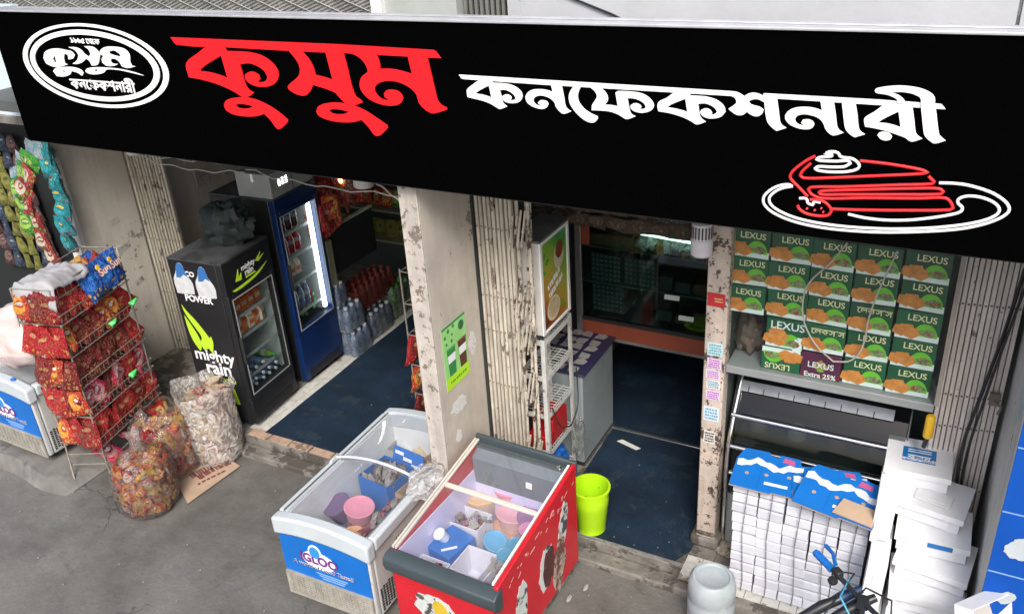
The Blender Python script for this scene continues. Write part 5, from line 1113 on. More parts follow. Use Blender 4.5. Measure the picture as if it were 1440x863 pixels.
s = MB(); blob(s, (.72, .30), torn(30, .085, .19, .2, 12, .15), RFW+.001); s.build('sticker_remnant', m_scr, rf)
for i in range(34):
    s = MB()
    y = .1 + .85*random.random(); z = zt(y) - .03 - .09*random.random(); l = random.uniform(.008, .03)
    s.prism([(y, z), (y+l, z+l*.55), (y+l, z+l*.55+.003), (y, z+.003)], 'x', RFW+.0004, RFW+.0012)
    s.build('scratch_mark', P('scratch_white', (0.55, 0.48, 0.46), rough=.7), rf)
s = MB(); s.prism([(0.0, .03), (RFL-.05, .03), (RFL-.05, .1), (0.0, .1)], 'x', .02, RFW-.02); s.build('base', m_conc, rf)
s = MB(); s.prism(torn(24, .14, .11, .12, 21), 'y', -.004, -.001); s.build('torn_sticker', m_torn, rf, loc=(.30, 0, .38))
s = MB(); s.prism(torn(18, .05, .06, .15, 22), 'y', -.006, -.0042); s.build('sticker_remnant', P('sticker_yellow', (0.55, 0.38, 0.03), rough=.5, var=.2), rf, loc=(.34, 0, .40))
for x in (.08, RFW-.08):
    s = MB(); s.lathe([(.014, 0), (.02, .03)], seg=12); s.build('foot', m_blackpl, rf, loc=(x, .1, 0))
# goods (world coordinates)
ZG = 0.27
GX = Matrix.Rotation(R_(-2), 4, 'Z')
def rfp(x, y, z=ZG):
    p = Matrix.Translation((-0.01, -1.411, 0)) @ GX @ Vector((x*.94, y*.92, z)); return (p.x, p.y, p.z)
def stack(*a, **k): return tub(*a, **k)
m_bask = P('basket_white', (0.72, 0.72, 0.8), rough=.5)
tub('orange lidded oval tub behind the cross rail of the red freezer', (.10, -.53, .36), .115, .14, (0.62, 0.5, 0.5), (0.78, 0.5, 0.25), 1.0, .2)
tub('green lidded small tub in the rear left corner of the red freezer', (.06, -.40, .38), .065, .10, (0.62, 0.65, 0.72), (0.2, 0.42, 0.3))
tub('lower pink tub under another pink tub in the rear of the red freezer', (.36, -.57, .35), .105, .11, (0.7, 0.45, 0.42), (0.72, 0.40, 0.46), 1.1)
tub('peach tub at the bottom of the pink stack in the red freezer', (.34, -.59, .27), .115, .075, (0.75, 0.5, 0.35), (0.72, 0.42, 0.3), 1.1)
tub('pink oval tub on top of the stack in the rear of the red freezer', (.28, -.46, .43), .09, .12, (0.72, 0.42, 0.5), (0.72, 0.26, 0.36), 1.15, .2)
tub('purple oval tub by the right wall of the red freezer', (.49, -.55, .40), .08, .10, (0.25, 0.13, 0.26), (0.3, 0.15, 0.3), 1.0, .3, (.35, -.2))
tub('pink small tub by the right rail under the cross rail', (.54, -.70, .40), .065, .09, (0.7, 0.3, 0.45), (0.75, 0.3, 0.5))
tub('blue lidded tub between the carton and the small blue packs', (.36, -.86, .36), .085, .12, (0.12, 0.35, 0.55), (0.1, 0.36, 0.6), .9, .6, (.2, .2))
for i, (x, y) in enumerate(((.53, -.83), (.51, -.94))):
    tub('small blue tub with white mark by the right wall, %s one' % ['rear', 'front'][i], (x, y, .40), .06, .09, (0.06, 0.22, 0.36), (0.05, 0.26, 0.42), 1.0, .3, (.3, -.15))
s = MB(); s.box(-.10, .10, -.115, .115, 0, .15)
bc = tag(s.build('blue_carton', m_carton_blue, None, bevel=.004, loc=(.16, -1.0, .35), rot=(.06, -.03, R_(-14))), 'closed blue carton with a white strip under the front glass of the red freezer', 'carton')
s = MB(); s.box(-.05, .05, -.009, .009, .1505, .1525); s.build('white_print', m_paperwhite, bc, loc=(.04, -.05, 0), rot=(0, 0, .9))
tub('clear plastic cup standing on the blue carton in the red freezer', (.11, -1.0, .502), .04, .07, (0.6, 0.65, 0.75), (0.66, 0.7, 0.78), tilt=(.5, -.3))
crate('freezer_basket', 'white divider basket in the front middle of the red freezer', (.37, -1.10, .30), (.2, .22, .2), m_bask, R_(-2), cat='basket')
crate('freezer_basket', 'white basket of small cups in the front left corner of the red freezer', (.14, -1.235, .30), (.2, .16, .18), m_bask, R_(-2), cat='basket')
crate('freezer_basket', 'white basket behind the blue carton under the cross rail', (.13, -.76, .30), (.26, .18, .19), m_bask, R_(-2), cat='basket')
crate('freezer_basket', 'white basket of violet packs in the front right corner of the red freezer', (.57, -1.16, .30), (.17, .34, .17), m_bask, R_(-2), cat='basket')
pk_vio = packet_mat('packet_violet', (0.2, 0.12, 0.3), (0.4, 0.3, 0.5), (0.7, 0.68, 0.72), (0.4, 0.1, 0.3), white=.3)
for i in range(34):
    x, y = random.choice([(.57, -1.08), (.57, -1.2), (.57, -1.27), (.14, -1.235), (.13, -.76), (.2, -.76), (.07, -.76), (.52, -1.04)])
    o = ice_bar('wrapped ice cream packet lying among the baskets of the red freezer', (x + random.uniform(-.05, .05), y + random.uniform(-.05, .05), .43 + random.uniform(-.02, .05)), (random.uniform(.6, 1.5), random.uniform(-.5, .5), random.uniform(0, 3)), random.choice([pk_pale, pk_vio, pk_pink, pk_pale]), (.03, .018, .095)); o['group'] = 'packets in the red freezer'
# crumpled clear plastic bag lying across the two freezers
s = MB()
def crump(u, v):
    th, ph = 2*math.pi*u, math.pi*v
    p = Vector((math.sin(ph)*math.cos(th), math.sin(ph)*math.sin(th), math.cos(ph)))
    d = 1 + .35*mnoise.noise(p*2.2) + .22*mnoise.noise(p*5) + .1*mnoise.noise(p*11)
    return (p.x*.105*d, p.y*.15*d, max(-.02, p.z*.055*d))
s.grid(crump, 40, 26)
tag(s.build('plastic_bag', film_mat('white_bag_film', (0.7, 0.71, 0.72), .26, 7, 0.05, .5), None, smooth=50, loc=(-0.115, -0.83, .745), rot=(.12, .05, .3)), 'crumpled clear plastic bag lying between the grey and the red freezer', 'plastic bag')
# sack of puffs on the far-left freezer
s = MB()
def puff(u, v):
    th, ph = 2*math.pi*u, math.pi*v
    p = Vector((math.sin(ph)*math.cos(th), math.sin(ph)*math.sin(th), math.cos(ph)))
    d = 1 + .12*mnoise.noise(p*2) + .08*mnoise.noise(p*6)
    return (p.x*.42*d, p.y*.3*d, max(-.12, p.z*.25*d))
s.grid(puff, 40, 26); s.v = [Vector((p.x*1.1 - .1, p.y*1.15 - .1, p.z*1.15)) for p in s.v]
pt = thing('puff_sack', 'bulging pale pink sack of puffed snacks lying on the far left freezer', 'plastic sack', (-4.12, -0.52, .87))
s.build('bag', P('pale_pink_film', (0.56, 0.44, 0.42), rough=.45, var=.22, vscale=7, bump=.8, bscale=9), pt, smooth=60)
s = MB(); s.grid(lambda u, v: (-.2 + .42*u, -.16 + .3*v, .235 + .02*mnoise.noise(Vector((u*5, v*5, 0)))), 16, 12)
s.build('paper_label', P('pale_label', (0.68, 0.66, 0.6), rough=.6, var=.15, dirt=(0.25, 0.35, 0.1), dscale=8, dthr=.68), pt, smooth=60)
# ------------------------------------------------------------------ glass-door drink coolers along the left shop wall
m_cblack = P('cooler_black', (0.012, 0.013, 0.015), rough=0.38, var=0.25, vscale=5)
m_cblue = P('cooler_blue', (0.004, 0.02, 0.09), rough=0.35, var=0.15, vscale=5)
m_inner = P('cooler_inner', (0.30, 0.33, 0.33), rough=0.5, var=0.08)
m_lime = P('lime_print', (0.42, 0.66, 0.03), rough=0.5)
m_shelf = P('wire_shelf_grey', (0.45, 0.47, 0.47), rough=0.45, metal=0.3)
m_wht = P('print_white', (0.75, 0.77, 0.77), rough=0.5)
def cooler(name, label, loc, rz, W, D, H, mat, z_door0, z_door1, shelves, header=True, shell=None):
    """door looks to +X; local x in [-D,0], y in [0,W]"""
    t = thing(name, label, 'drink cooler', loc, rz)
    s = MB()
    s.box(-D, -.06, 0, .03, .05, H); s.box(-D, -.06, W-.03, W, .05, H); s.box(-D, -D+.03, .0305, W-.0305, .05, H)
    s.box(-D+.031, -.06, .0305, W-.0305, z_door1+.0, H); s.box(-D+.031, -.06, .0305, W-.0305, .05, z_door0-.0)
    s.build('cabinet', shell or mat, t, bevel=.006)
    s = MB()
    s.box(-D+.031, -D+.036, .036, W-.036, z_door0+.001, z_door1-.001); s.box(-D+.037, -.065, .031, .036, z_door0+.001, z_door1-.001); s.box(-D+.037, -.065, W-.036, W-.031, z_door0+.001, z_door1-.001)
    s.build('interior', m_inner, t)
    s = MB(); b = .05
    s.box(-.055, 0, 0, b, z_door0-.03, z_door1+.03); s.box(-.055, 0, W-b, W, z_door0-.03, z_door1+.03)
    s.box(-.055, 0, b+.0005, W-b-.0005, z_door1-.02, z_door1+.03); s.box(-.055, 0, b+.0005, W-b-.0005, z_door0-.03, z_door0+.03)
    dr = s.build('door', mat, t, bevel=.005)
    s = MB()
    s.box(.0005, .003, b-.012, b-.002, z_door0+.02, z_door1-.01); s.box(.0005, .003, W-b+.002, W-b+.012, z_door0+.02, z_door1-.01); s.box(.0005, .003, b-.0015, W-b+.0015, z_door1-.018, z_door1-.01); s.box(.0005, .003, b-.0015, W-b+.0015, z_door0+.02, z_door0+.028)
    s.build('door_trim', m_shelf, dr)
    s = MB(); s.box(-.03, -.024, b-.002, W-b+.002, z_door0+.028, z_door1-.018); s.build('pane', g_clear, dr)
    s = MB(); s.box(.001, .03, .012, .03, (z_door0+z_door1)/2-.12, (z_door0+z_door1)/2+.12); s.build('handle', m_blackpl, dr, bevel=.005)
    s = MB(); s.box(-D, -.001, 0, W, H+.0005, H+.012); s.build('top_cover', P('cooler_top', (0.055, 0.06, 0.06), rough=.6, var=.4, vscale=3, dirt=(0.025, 0.028, 0.028), dscale=2.5, dthr=.5), t)
    if header:
        s = MB(); s.box(-.059, .0, .0, W, z_door1+.033, H); s.build('header', mat, t, bevel=.004)
    for z in shelves:
        s = MB()
        for k in range(int((W-.08)/.024)): s.tube([(-D+.05, .045+k*.024, z), (-.07, .045+k*.024, z)], .0022, 4)
        for x in (-D+.06, -D*.5, -.07): s.tube([(x, .037, z-.003), (x, W-.037, z-.003)], .003, 5)
        s.box(-.068, -.064, .037, W-.037, z-.012, z+.014)
        s.build('shelf', m_shelf, t)
    s = MB()
    s.box(-.059, -.001, .001, W-.001, .06, z_door0-.033); s.build('lower_front', mat, t, bevel=.003)
    s = MB()
    for k in range(5): s.box(.0, .004, .06, W-.06, .07+k*.016, .077+k*.016)
    s.build('kick_grille', m_blackpl, t)
    return t
C1 = (-2.285, -0.16, 0.117); R1 = R_(5)
cool1 = cooler('drink_cooler', 'black glass-door drink cooler with lime green print beside the tall white sack', C1, R1, .58, .53, 1.50, m_cblack, .30, 1.20, (.44, .62, .80, .98))
M1 = Matrix.Translation(C1) @ Matrix.Rotation(R1, 4, 'Z')
def c1(x, y, z): return tuple(M1 @ Vector((x, y, z)))
# printed energy-drink livery on the street side and on the header
fr = cool1
s = MB()
def flame(pts, th=.0012):
    pts = [(a*.80, b + .13) for a, b in pts]
    s.prism([(p[0], p[1]) for p in smooth_loop(pts, 3, True, 60)], 'y', -th, -.0002)
flame([(-.62, .98), (-.58, .93), (-.50, .86), (-.44, .80), (-.36, .70), (-.335, .72), (-.325, .66), (-.35, .58), (-.34, .52), (-.40, .60), (-.47, .58), (-.49, .64), (-.46, .70), (-.53, .80), (-.6, .90)])
flame([(-.62, .88), (-.56, .80), (-.50, .70), (-.485, .62), (-.52, .56), (-.58, .64), (-.61, .74)])
flame([(-.50, .29), (-.44, .26), (-.41, .18), (-.41, .08), (-.50, .08), (-.53, .2)])
flame([(-.38, .29), (-.29, .25), (-.19, .24), (-.16, .1), (-.20, .09), (-.25, .15), (-.28, .09), (-.34, .09), (-.31, .18)])
s.box(-.43, -.12, -.0012, -.0002, .425, .458)
s.build('flame_print', m_lime, fr)
text(fr, 'mighty', .15, (-.285, -.002, .66), FRONT, m_wht, 'lettering', bold=.02)
text(fr, 'rain', .17, (-.27, -.002, .545), FRONT, m_wht, 'lettering', bold=.025)
text(fr, 'CITRUS BOOST', .042, (-.27, -.0025, .441), FRONT, m_cblack, 'lettering', bold=.03)
text(fr, 'POWER', .078, (-.30, -.002, 1.175), FRONT, m_wht, 'lettering', bold=.03)
text(fr, 'CO', .06, (-.33, -.002, 1.39), FRONT, m_wht, 'lettering', bold=.03)
for i, (x, z) in enumerate(((-.415, 1.31), (-.20, 1.30))):
    s = MB(); s.prism(smooth_loop([(-.085, -.10), (-.09, .02), (-.05, .09), (-.03, .15), (.0, .17), (.03, .15), (.05, .08), (.095, .0), (.09, -.09), (0, -.1)], 3, True, 70), 'y', -.0022, -.0008)
    st_ = s.build('bottle_sticker', P('sticker_paper', (0.5, 0.52, 0.53), rough=.6, var=.15, vscale=20), fr, loc=(x, 0, z))
    s = MB(); s.prism(smooth_loop([(-.055, .04), (-.03, .15), (.0, .168), (.03, .15), (.06, .05), (.02, .07), (-.01, .045)], 3, True, 70), 'y', -.0032, -.0023)
    s.build('blue_print', P('sticker_blue', (0.03, 0.13, 0.36), rough=.6), st_)
hd = text_mesh('mighty', .062, m_wht, bold=.02); inst(hd, 'lettering', fr, (.0015, .29, 1.385), SIDE)
inst(text_mesh('rain', .068, m_wht, bold=.02), 'lettering', fr, (.0015, .29, 1.335), SIDE)
s = MB(); s.prism(smooth_loop([(.06, 1.255), (.2, 1.262), (.36, 1.28), (.52, 1.325), (.40, 1.268), (.25, 1.242), (.1, 1.238)], 3, True, 70), 'x', .0005, .002)
s.prism([(.12, 1.31), (.17, 1.40), (.165, 1.33), (.2, 1.36), (.19, 1.30)], 'x', .0005, .0025); s.prism([(.38, 1.38), (.46, 1.43), (.43, 1.39), (.5, 1.40), (.42, 1.36)], 'x', .0005, .0022); s.box(.0005, .002, .24, .36, 1.291, 1.306)
s.build('flame_print', m_lime, fr)

def bottle_parts(t, r, h, col, cap, liquid=None):
    s = MB(); s.lathe([(r*.9, 0), (r, .01), (r, h*.3), (r*.93, h*.36), (r, h*.42), (r, h*.62), (r*.75, h*.76), (r*.36, h*.88), (r*.36, h*.93)], seg=14)
    s.build('bottle_body', col, t, smooth=50)
    s = MB(); s.lathe([(r*.42, h*.925), (r*.42, h), (r*.3, h+.002)], seg=12); s.build('cap', cap, t, smooth=40)
    s = MB(); s.lathe([(r*1.01, h*.42), (r*1.01, h*.6)], seg=14, cap0=False, cap1=False); s.build('label_band', P('band_' + col.name, (0.25, 0.28, 0.32), rough=.5), t, smooth=50)
m_dkwater = P('bottle_blue_grey', (0.10, 0.15, 0.24), rough=.15, var=.5, vscale=30, spec=.8)
m_whitecap = P('cap_white', (0.55, 0.58, 0.6), rough=.4); m_bluecap = P('cap_blue', (0.03, 0.10, 0.3), rough=.4)
m_redbot = P('bottle_red', (0.32, 0.015, 0.02), rough=.2, var=.3, vscale=20); m_redcap = P('cap_red', (0.4, 0.03, 0.03), rough=.35)
m_greenbot = P('bottle_green', (0.09, 0.2, 0.02), rough=.2, var=.3, vscale=20); m_greencap = P('cap_green', (0.03, 0.25, 0.06), rough=.35)
m_cola = P('bottle_cola', (0.06, 0.015, 0.012), rough=.2, spec=.8)
m_orange = P('juice_orange', (0.55, 0.12, 0.03), rough=.4, var=.3, vscale=25); m_juicew = P('juice_cream', (0.6, 0.5, 0.38), rough=.4, var=.3, vscale=30)
PROT = {}
def place_bottle(key, col, cap, r, h, p, rot, label, group):
    if key not in PROT:
        t = thing('drink_bottle', label, 'bottle', p, group=group, rot=rot); bottle_parts(t, r, h, col, cap); PROT[key] = t; return t
    return dup(PROT[key], p, rot, label, group)
def carton_drink(p, rz, label, group, mt):
    k = ('cart', mt.name)
    if k not in PROT:
        t = thing('juice_carton', label, 'juice carton', p, rz, group)
        s = MB(); s.box(-.027, .027, -.035, .035, 0, .10); s.prism([(-.027, .10), (.027, .10), (0, .135)], 'y', -.035, .035); s.build('pack', mt, t, bevel=.003)
        s = MB(); s.box(.0275, .0285, -.028, .028, .035, .07); s.build('print', m_juicew if mt is m_orange else m_orange, t)
        PROT[k] = t; return t
    return dup(PROT[k], p, (0, 0, rz), label, group)
W5 = ['nearest the street', 'second from the street', 'third from the street', 'fourth from the street', 'fifth from the street', 'sixth from the street', 'deepest in']
for k in range(5): carton_drink(c1(-.13, .1 + k*.085, .99), R1, 'orange drink carton on the top shelf of the black cooler, %s' % W5[k], 'orange cartons in the black cooler', m_orange)
for k in range(5): carton_drink(c1(-.24, .1 + k*.085, .99), R1, 'orange carton, second row of black cooler top shelf, %s' % W5[k], 'orange cartons in the black cooler', m_orange)
for k in range(6): carton_drink(c1(-.12, .085 + k*.072, .81), R1 + .2*(k % 3), 'drink carton, front of black cooler upper middle shelf, %s' % W5[k], 'cream cartons in the black cooler', m_juicew if k % 2 else m_orange)
for k in range(6): carton_drink(c1(-.22, .085 + k*.072, .81), R1, 'rear drink carton, upper middle shelf of black cooler, %s' % W5[k], 'rear cartons in the black cooler', m_juicew)
place_bottle('gb', m_greenbot, m_greencap, .035, .22, c1(-.25, .42, .49), (0, math.pi/2, R1), 'green bottle lying on the lower shelf of the black cooler', None)
for k in range(3): place_bottle('wb', m_dkwater, m_whitecap, .034, .21, c1(-.27, .12 + .09*k, .48), (0, math.pi/2, R1), 'blue bottle lying on black cooler lower shelf, %s' % W5[k], 'bottles lying in the black cooler')
for j in range(2):
    for k in range(5): place_bottle('wb', m_dkwater, m_whitecap, .034, .21, c1(-.28 + .02*j, .10 + .085*k, .335 + .062*j), (0, math.pi/2, R1 + random.uniform(-.1, .1)), 'blue bottle lying on black cooler floor, %s layer, %s' % (['bottom', 'upper'][j], W5[k]), 'bottles lying in the black cooler')

C2 = (-2.33, 0.55, 0.117); R2 = R_(3)
cool2 = cooler('drink_cooler', 'tall blue glass-door drink cooler with a bright vertical light strip beside the black cooler', C2, R2, .56, .68, 1.76, m_cblue, .52, 1.62, (.66, .94, 1.18, 1.40), shell=m_cblack)
M2 = Matrix.Translation(C2) @ Matrix.Rotation(R2, 4, 'Z')
def c2(x, y, z): return tuple(M2 @ Vector((x, y, z)))
s = MB(); s.box(-.062, -.036, .455, .487, .58, 1.60)
s.build('light_strip', P('led_white', (0.9, 0.95, 1.0), emit=(0.88, 0.95, 1.0), estr=5.0), cool2)
s = MB()
for k in range(46): s.box(-.062, -.048, .44, .452, .60+k*.0215, .606+k*.0215)
s.build('light_teeth', m_shelf, cool2)
s = MB(); s.box(-.35, -.0, .0, .55, 1.775, 1.98)
hb = s.build('display_header', P('header_grey', (0.3, 0.31, 0.3), rough=.3, var=.15, dirt=(0.1, 0.1, 0.1), dscale=9, dthr=.62), cool2, bevel=.008)
s = MB(); s.box(.0005, .002, .27, .276, 1.78, 1.975); s.build('seam', m_blackpl, hb)
for k in range(3):
    s = MB(); s.box(.0008, .003, .10 + k*.045, .122 + k*.045, 1.86, 1.915); s.build('lamp', P('led_white', (0.9, 0.95, 1.0)), hb)
for j in range(2):
    for k in range(4): place_bottle('dk', m_cola, m_bluecap, .033, .20, c2(-.13 - .1*j, .1 + k*.085, 1.41), (0, 0, 0), 'dark bottle on the top shelf of the blue cooler, %s row, %s' % (['front', 'rear'][j], W5[k]), 'dark bottles in the blue cooler')
for k in range(4):
    o = place_bottle('rd', m_redbot, m_redcap, .036, .19, c2(-.14, .1 + k*.085, 1.19), (0, 0, 0), 'red bottle on the second shelf of the blue cooler, %s' % W5[k], 'red bottles in the blue cooler')
for k in range(3): carton_drink(c2(-.12, .1 + k*.08, 1.0), R2, 'pale carton on the middle shelf of the blue cooler, %s' % W5[k], 'cartons in the blue cooler', m_juicew)
for k in range(4): place_bottle('wb', m_dkwater, m_whitecap, .034, .21, c2(-.13, .1 + k*.08, .67 + .28*(k == 9)), (0, 0, 0), 'pale blue bottle with white cap upright in the blue cooler, %s' % W5[k], 'pale bottles in the blue cooler')
for j in range(3):
    for k in range(5): place_bottle('rd2', m_redbot, m_redcap if (j+k) % 3 else m_greencap, .042, .17, c2(-.30 + .01*j, .09 + k*.08, .575 + .08*j - (.02 if j else 0)), (0, math.pi/2 + random.uniform(-.1, .1), R2 + random.uniform(-.2, .2)), 'red bottle heaped on blue cooler floor, %s layer, %s' % (['bottom', 'middle', 'top'][j], W5[k]), 'red bottles on the cooler floor')

# ------------------------------------------------------------------ shrink-wrapped bottle packs on the white tile strip
m_water = P('water_bottle', (0.10, 0.17, 0.30), rough=.12, var=.6, vscale=26, spec=.9)
g_wrap = film_mat('shrink_film', (0.45, 0.52, 0.6), .2, 14, .2)
def pack(label, p, rz, nx, ny, r, h, col, cap, grp=None, lay=False, wrap=None):
    t = thing('bottle_pack', label, 'bottle pack', p, rz, grp, rot=(R_(90), 0, rz) if lay else None)
    s0 = MB(); s0.lathe([(r*.9, 0), (r, .012), (r, h*.3), (r*.93, h*.35), (r, h*.41), (r, h*.62), (r*.72, h*.78), (r*.36, h*.89), (r*.36, h*.92)], seg=12); mb_ = s0.mesh('bottle', col, smooth=50)
    s0 = MB(); s0.lathe([(r*.42, h*.92), (r*.42, h), (r*.3, h+.002)], seg=10); mc = s0.mesh('cap', cap, smooth=40)
    for i in range(nx):
        for j in range(ny):
            b_ = inst(mb_, 'bottle', t, ((i-(nx-1)/2)*2.03*r, (j-(ny-1)/2)*2.03*r, 0)); inst(mc, 'cap', b_)
    s = MB(); X, Y = nx*r*1.03, ny*r*1.03
    def wr(u, v):
        a = 2*math.pi*u; c, sn = math.cos(a), math.sin(a); k = .35
        sx_ = abs(c)**k*(1 if c > 0 else -1); sy_ = abs(sn)**k*(1 if sn > 0 else -1)
        sh = 1.0 if v < .75 else 1 - .16*(v-.75)/.25
        return (X*sx_*sh, Y*sy_*sh, -.002 + h*.93*v)
    s.grid(wr, 32, 8); s.build('wrap', wrap or g_wrap, t, smooth=60)
    return t
pack('lower pack of blue water bottles on the tile strip beside the blue cooler', (-2.31, 1.26, .125), 0, 2, 3, .045, .25, m_water, m_whitecap)
pack('upper pack of blue water bottles stacked beside the blue cooler', (-2.345, 1.25, .378), .05, 2, 3, .045, .25, m_water, m_whitecap)
pack('topmost small water pack against the wall side of the blue cooler', (-2.44, 1.22, .632), .1, 2, 2, .042, .2, m_water, m_whitecap)
pack('pack of dark blue bottles between the water stack and the green packs', (-2.36, 1.66, .125), .02, 2, 4, .045, .27, P('water_bottle_dark', (0.05, 0.08, 0.13), rough=.15, var=.5, vscale=24, spec=.8), m_whitecap)
pack('lower pack of green drink bottles deepest on the tile strip', (-2.4, 2.08, .125), 0, 2, 4, .042, .17, m_greenbot, m_greencap)
pack('upper pack of green drink bottles under the red cola pack', (-2.4, 2.08, .30), .03, 2, 4, .042, .17, m_greenbot, m_greencap)
pack('wide pack of red drink bottles with red caps on top of the bottle packs', (-2.52, 1.72, .40), .0, 3, 8, .045, .25, P('bottle_dim_red', (0.16, 0.025, 0.02), rough=.25, var=.3, vscale=20), P('cap_dim_red', (0.22, 0.05, 0.04), rough=.4), wrap=film_mat('red_wrap', (0.2, 0.06, 0.05), .5, 16, .1))
# dark wooden counter board and leaning pole deeper inside
t = thing('inner_counter', 'dark board partition with pale top edge deep inside the left shop', 'partition', (-2.43, 1.16, .117))
s = MB(); s.box(-.02, .0, 0, .75, .78, 1.22); s.build('board', m_black, t)
s = MB(); s.box(-.03, .01, 0, .75, 1.2205, 1.235); s.build('top_edge', P('pale_wood_edge', (0.35, 0.34, 0.27), rough=.6), t)
s = MB(); s.box(.002, .035, .02, .07, .0, 1.15); s.build('upright', P('drab_wood', (0.25, 0.23, 0.15), rough=.7), t)
pack('upper row of dim bottles behind the dark partition', (-2.9, 1.7, 1.0), 0, 2, 4, .045, .25, m_redbot, m_redcap)
# red packets strung near a warm lamp high up, tube lamp beside them
for i in range(16):
    p = (-2.38 + random.uniform(-.12, .1), 1.12 + (i % 8)*.08, 1.42 + .028*(i % 8) + .15*(i//8) + random.uniform(-.05, .08))
    o = inst(packet_mesh('crisp_packet', pk_red if i % 3 else pk_orange, .15, .215, .06), 'crisp_packet', None, p, (random.uniform(-.4, .1), random.uniform(-.4, .4), math.pi/2 + random.uniform(-.5, .5)))
    tag(o, 'red crisp packet hanging high in the left shop under the warm lamp', 'crisp packet', 'red packets under the warm lamp')
t = thing('bulb_lamp', 'small warm glowing bulb among the red packets high in the left shop', 'lamp', (-2.33, 1.40, 1.76))
s = MB(); s.lathe([(.004, -.02), (.02, .0), (.024, .02), (.012, .045)], seg=12); s.build('bulb', P('warm_glow', (1, .55, .3), emit=(1.0, 0.30, 0.10), estr=9.0), t, smooth=60)
s = MB(); s.tube([(0, 0, .045), (0, 0, .6)], .004, 6); s.build('cord', m_blackpl, t)
t = thing('tube_lamp', 'thin greenish light tube under the ceiling of the left shop', 'lamp', (-2.15, 1.85, 1.66))
s = MB(); s.tube([(-.2, 0, 0), (.2, 0, 0)], .012, 8); s.build('tube', P('tube_glow', (.8, 1, .85), emit=(0.65, 1.0, 0.75), estr=6.0), t, smooth=60)
s = MB(); s.box(-.22, .22, -.015, .015, .014, .05); s.build('holder', m_blackpl, t)
# stocked shelf unit against the back of the left shop
t = thing('stock_shelf', 'dim wooden stock shelf against the rear wall of the left shop', 'shelf', (-3.0, 2.62, .117))
s = MB(); s.box(-.9, .4, .3, .32, 0, 2.2); s.build('back', m_dark, t)
for z in (.5, .85, 1.2, 1.55, 1.9):
    s = MB(); s.box(-.9, .4, 0, .299, z, z+.02); s.build('shelf', P('drab_wood', (0.25, 0.23, 0.15), rough=.7), t)
for r in range(4):
    for k in range(9):
        km = random.choice([pk_yellow, pk_red, pk_green, pk_orange, pk_navy])
        o = inst(packet_mesh('stock_packet', km, .13, .2, .07), 'stock_packet', None, (-3.78 + k*.135, 2.72, .117 + (.63, .98, 1.33, 1.68)[r]), (random.uniform(-.2, .1), random.uniform(-.2, .2), random.uniform(-.3, .3)))
        tag(o, 'dim packet on the stock shelf at the rear of the left shop', 'packet', 'packets on the rear stock shelf')
# little wire rack behind the partition pillar
t = thing('wire_stand', 'slim rusty wire stand leaning behind the left edge of the middle pillar', 'display rack', (-0.78, 0.06, .117))
s = MB()
for x, y in ((0, 0), (.1, 0), (0, .3), (.1, .3)): s.tube([(x, y, 0), (x, y, 1.62)], .006, 6)
s.build('post', m_wire, t)
for k in range(7):
    s = MB(); z = .1 + k*.25; s.tube([(0, 0, z), (.1, 0, z), (.1, .3, z), (0, .3, z)], .004, 5, closed=True)
    for j in range(5): s.tube([(0, .06*j, z), (.1, .06*j, z)], .002, 4)
    s.build('shelf', m_wire, t)
for i, z in enumerate((.62, .87, .37)):
    o = inst(packet_mesh('crisp_packet', [pk_orange, pk_red, pk_dark][i], .1, .15, .05), 'crisp_packet', None, (-.76, .1, .117+z+.1), (.2, .2, 1.4))
    tag(o, '%s packet held in the slim wire stand behind the middle pillar' % ['orange', 'red', 'maroon'][i], 'crisp packet')
# ------------------------------------------------------------------ right doorway: display case, counter, poster cabinet, white rack
m_orangeband = P('orange_laminate', (0.24, 0.055, 0.028), rough=.45, var=.12)
t = thing('glass_display_case', 'glass sweet display case with orange lower band hanging over the dark mat', 'display case', (0.10, 1.06, 0.0))
s = MB(); s.box(0, 1.26, 0, .03, .885, .905); s.box(0, 1.26, .031, .62, .86, .885); s.build('base_slab', m_steel, t)
s = MB(); s.box(.055, 1.22, -.004, .026, .906, 1.03); s.build('orange_band', m_orangeband, t)
s = MB(); s.box(.0, .05, 0, .03, .906, 2.2); s.box(1.22, 1.26, 0, .03, .906, 2.2); s.build('frame_post', m_steel, t, bevel=.003)
s = MB(); s.box(.051, .12, -.002, .02, 1.66, 1.9); s.build('orange_corner', m_orangeband, t)
s = MB(); s.box(.05, 1.22, -.006, .03, 1.031, 1.06); s.build('black_sill', m_blackpl, t)
s = MB(); s.box(.05, 1.22, .008, .013, 1.0605, 1.95); s.build('pane', glass_mat('tinted_case_glass', (0.62, 0.74, 0.72), .035), t)
s = MB(); s.box(.0, 1.26, .6, .62, .886, 2.2); s.build('back', m_dark, t)
for z in (1.33, 1.62):
    s = MB(); s.box(.03, 1.24, .05, .56, z, z+.012); s.build('shelf', P('case_shelf', (0.1, 0.14, 0.13), rough=.4), t)
s = MB(); s.tube([(.5, .05, 1.78), (.9, .05, 1.76)], .01, 8); s.build('light_tube', P('case_glow', (.8, 1, .9), emit=(0.7, 1.0, 0.82), estr=3.5), t)
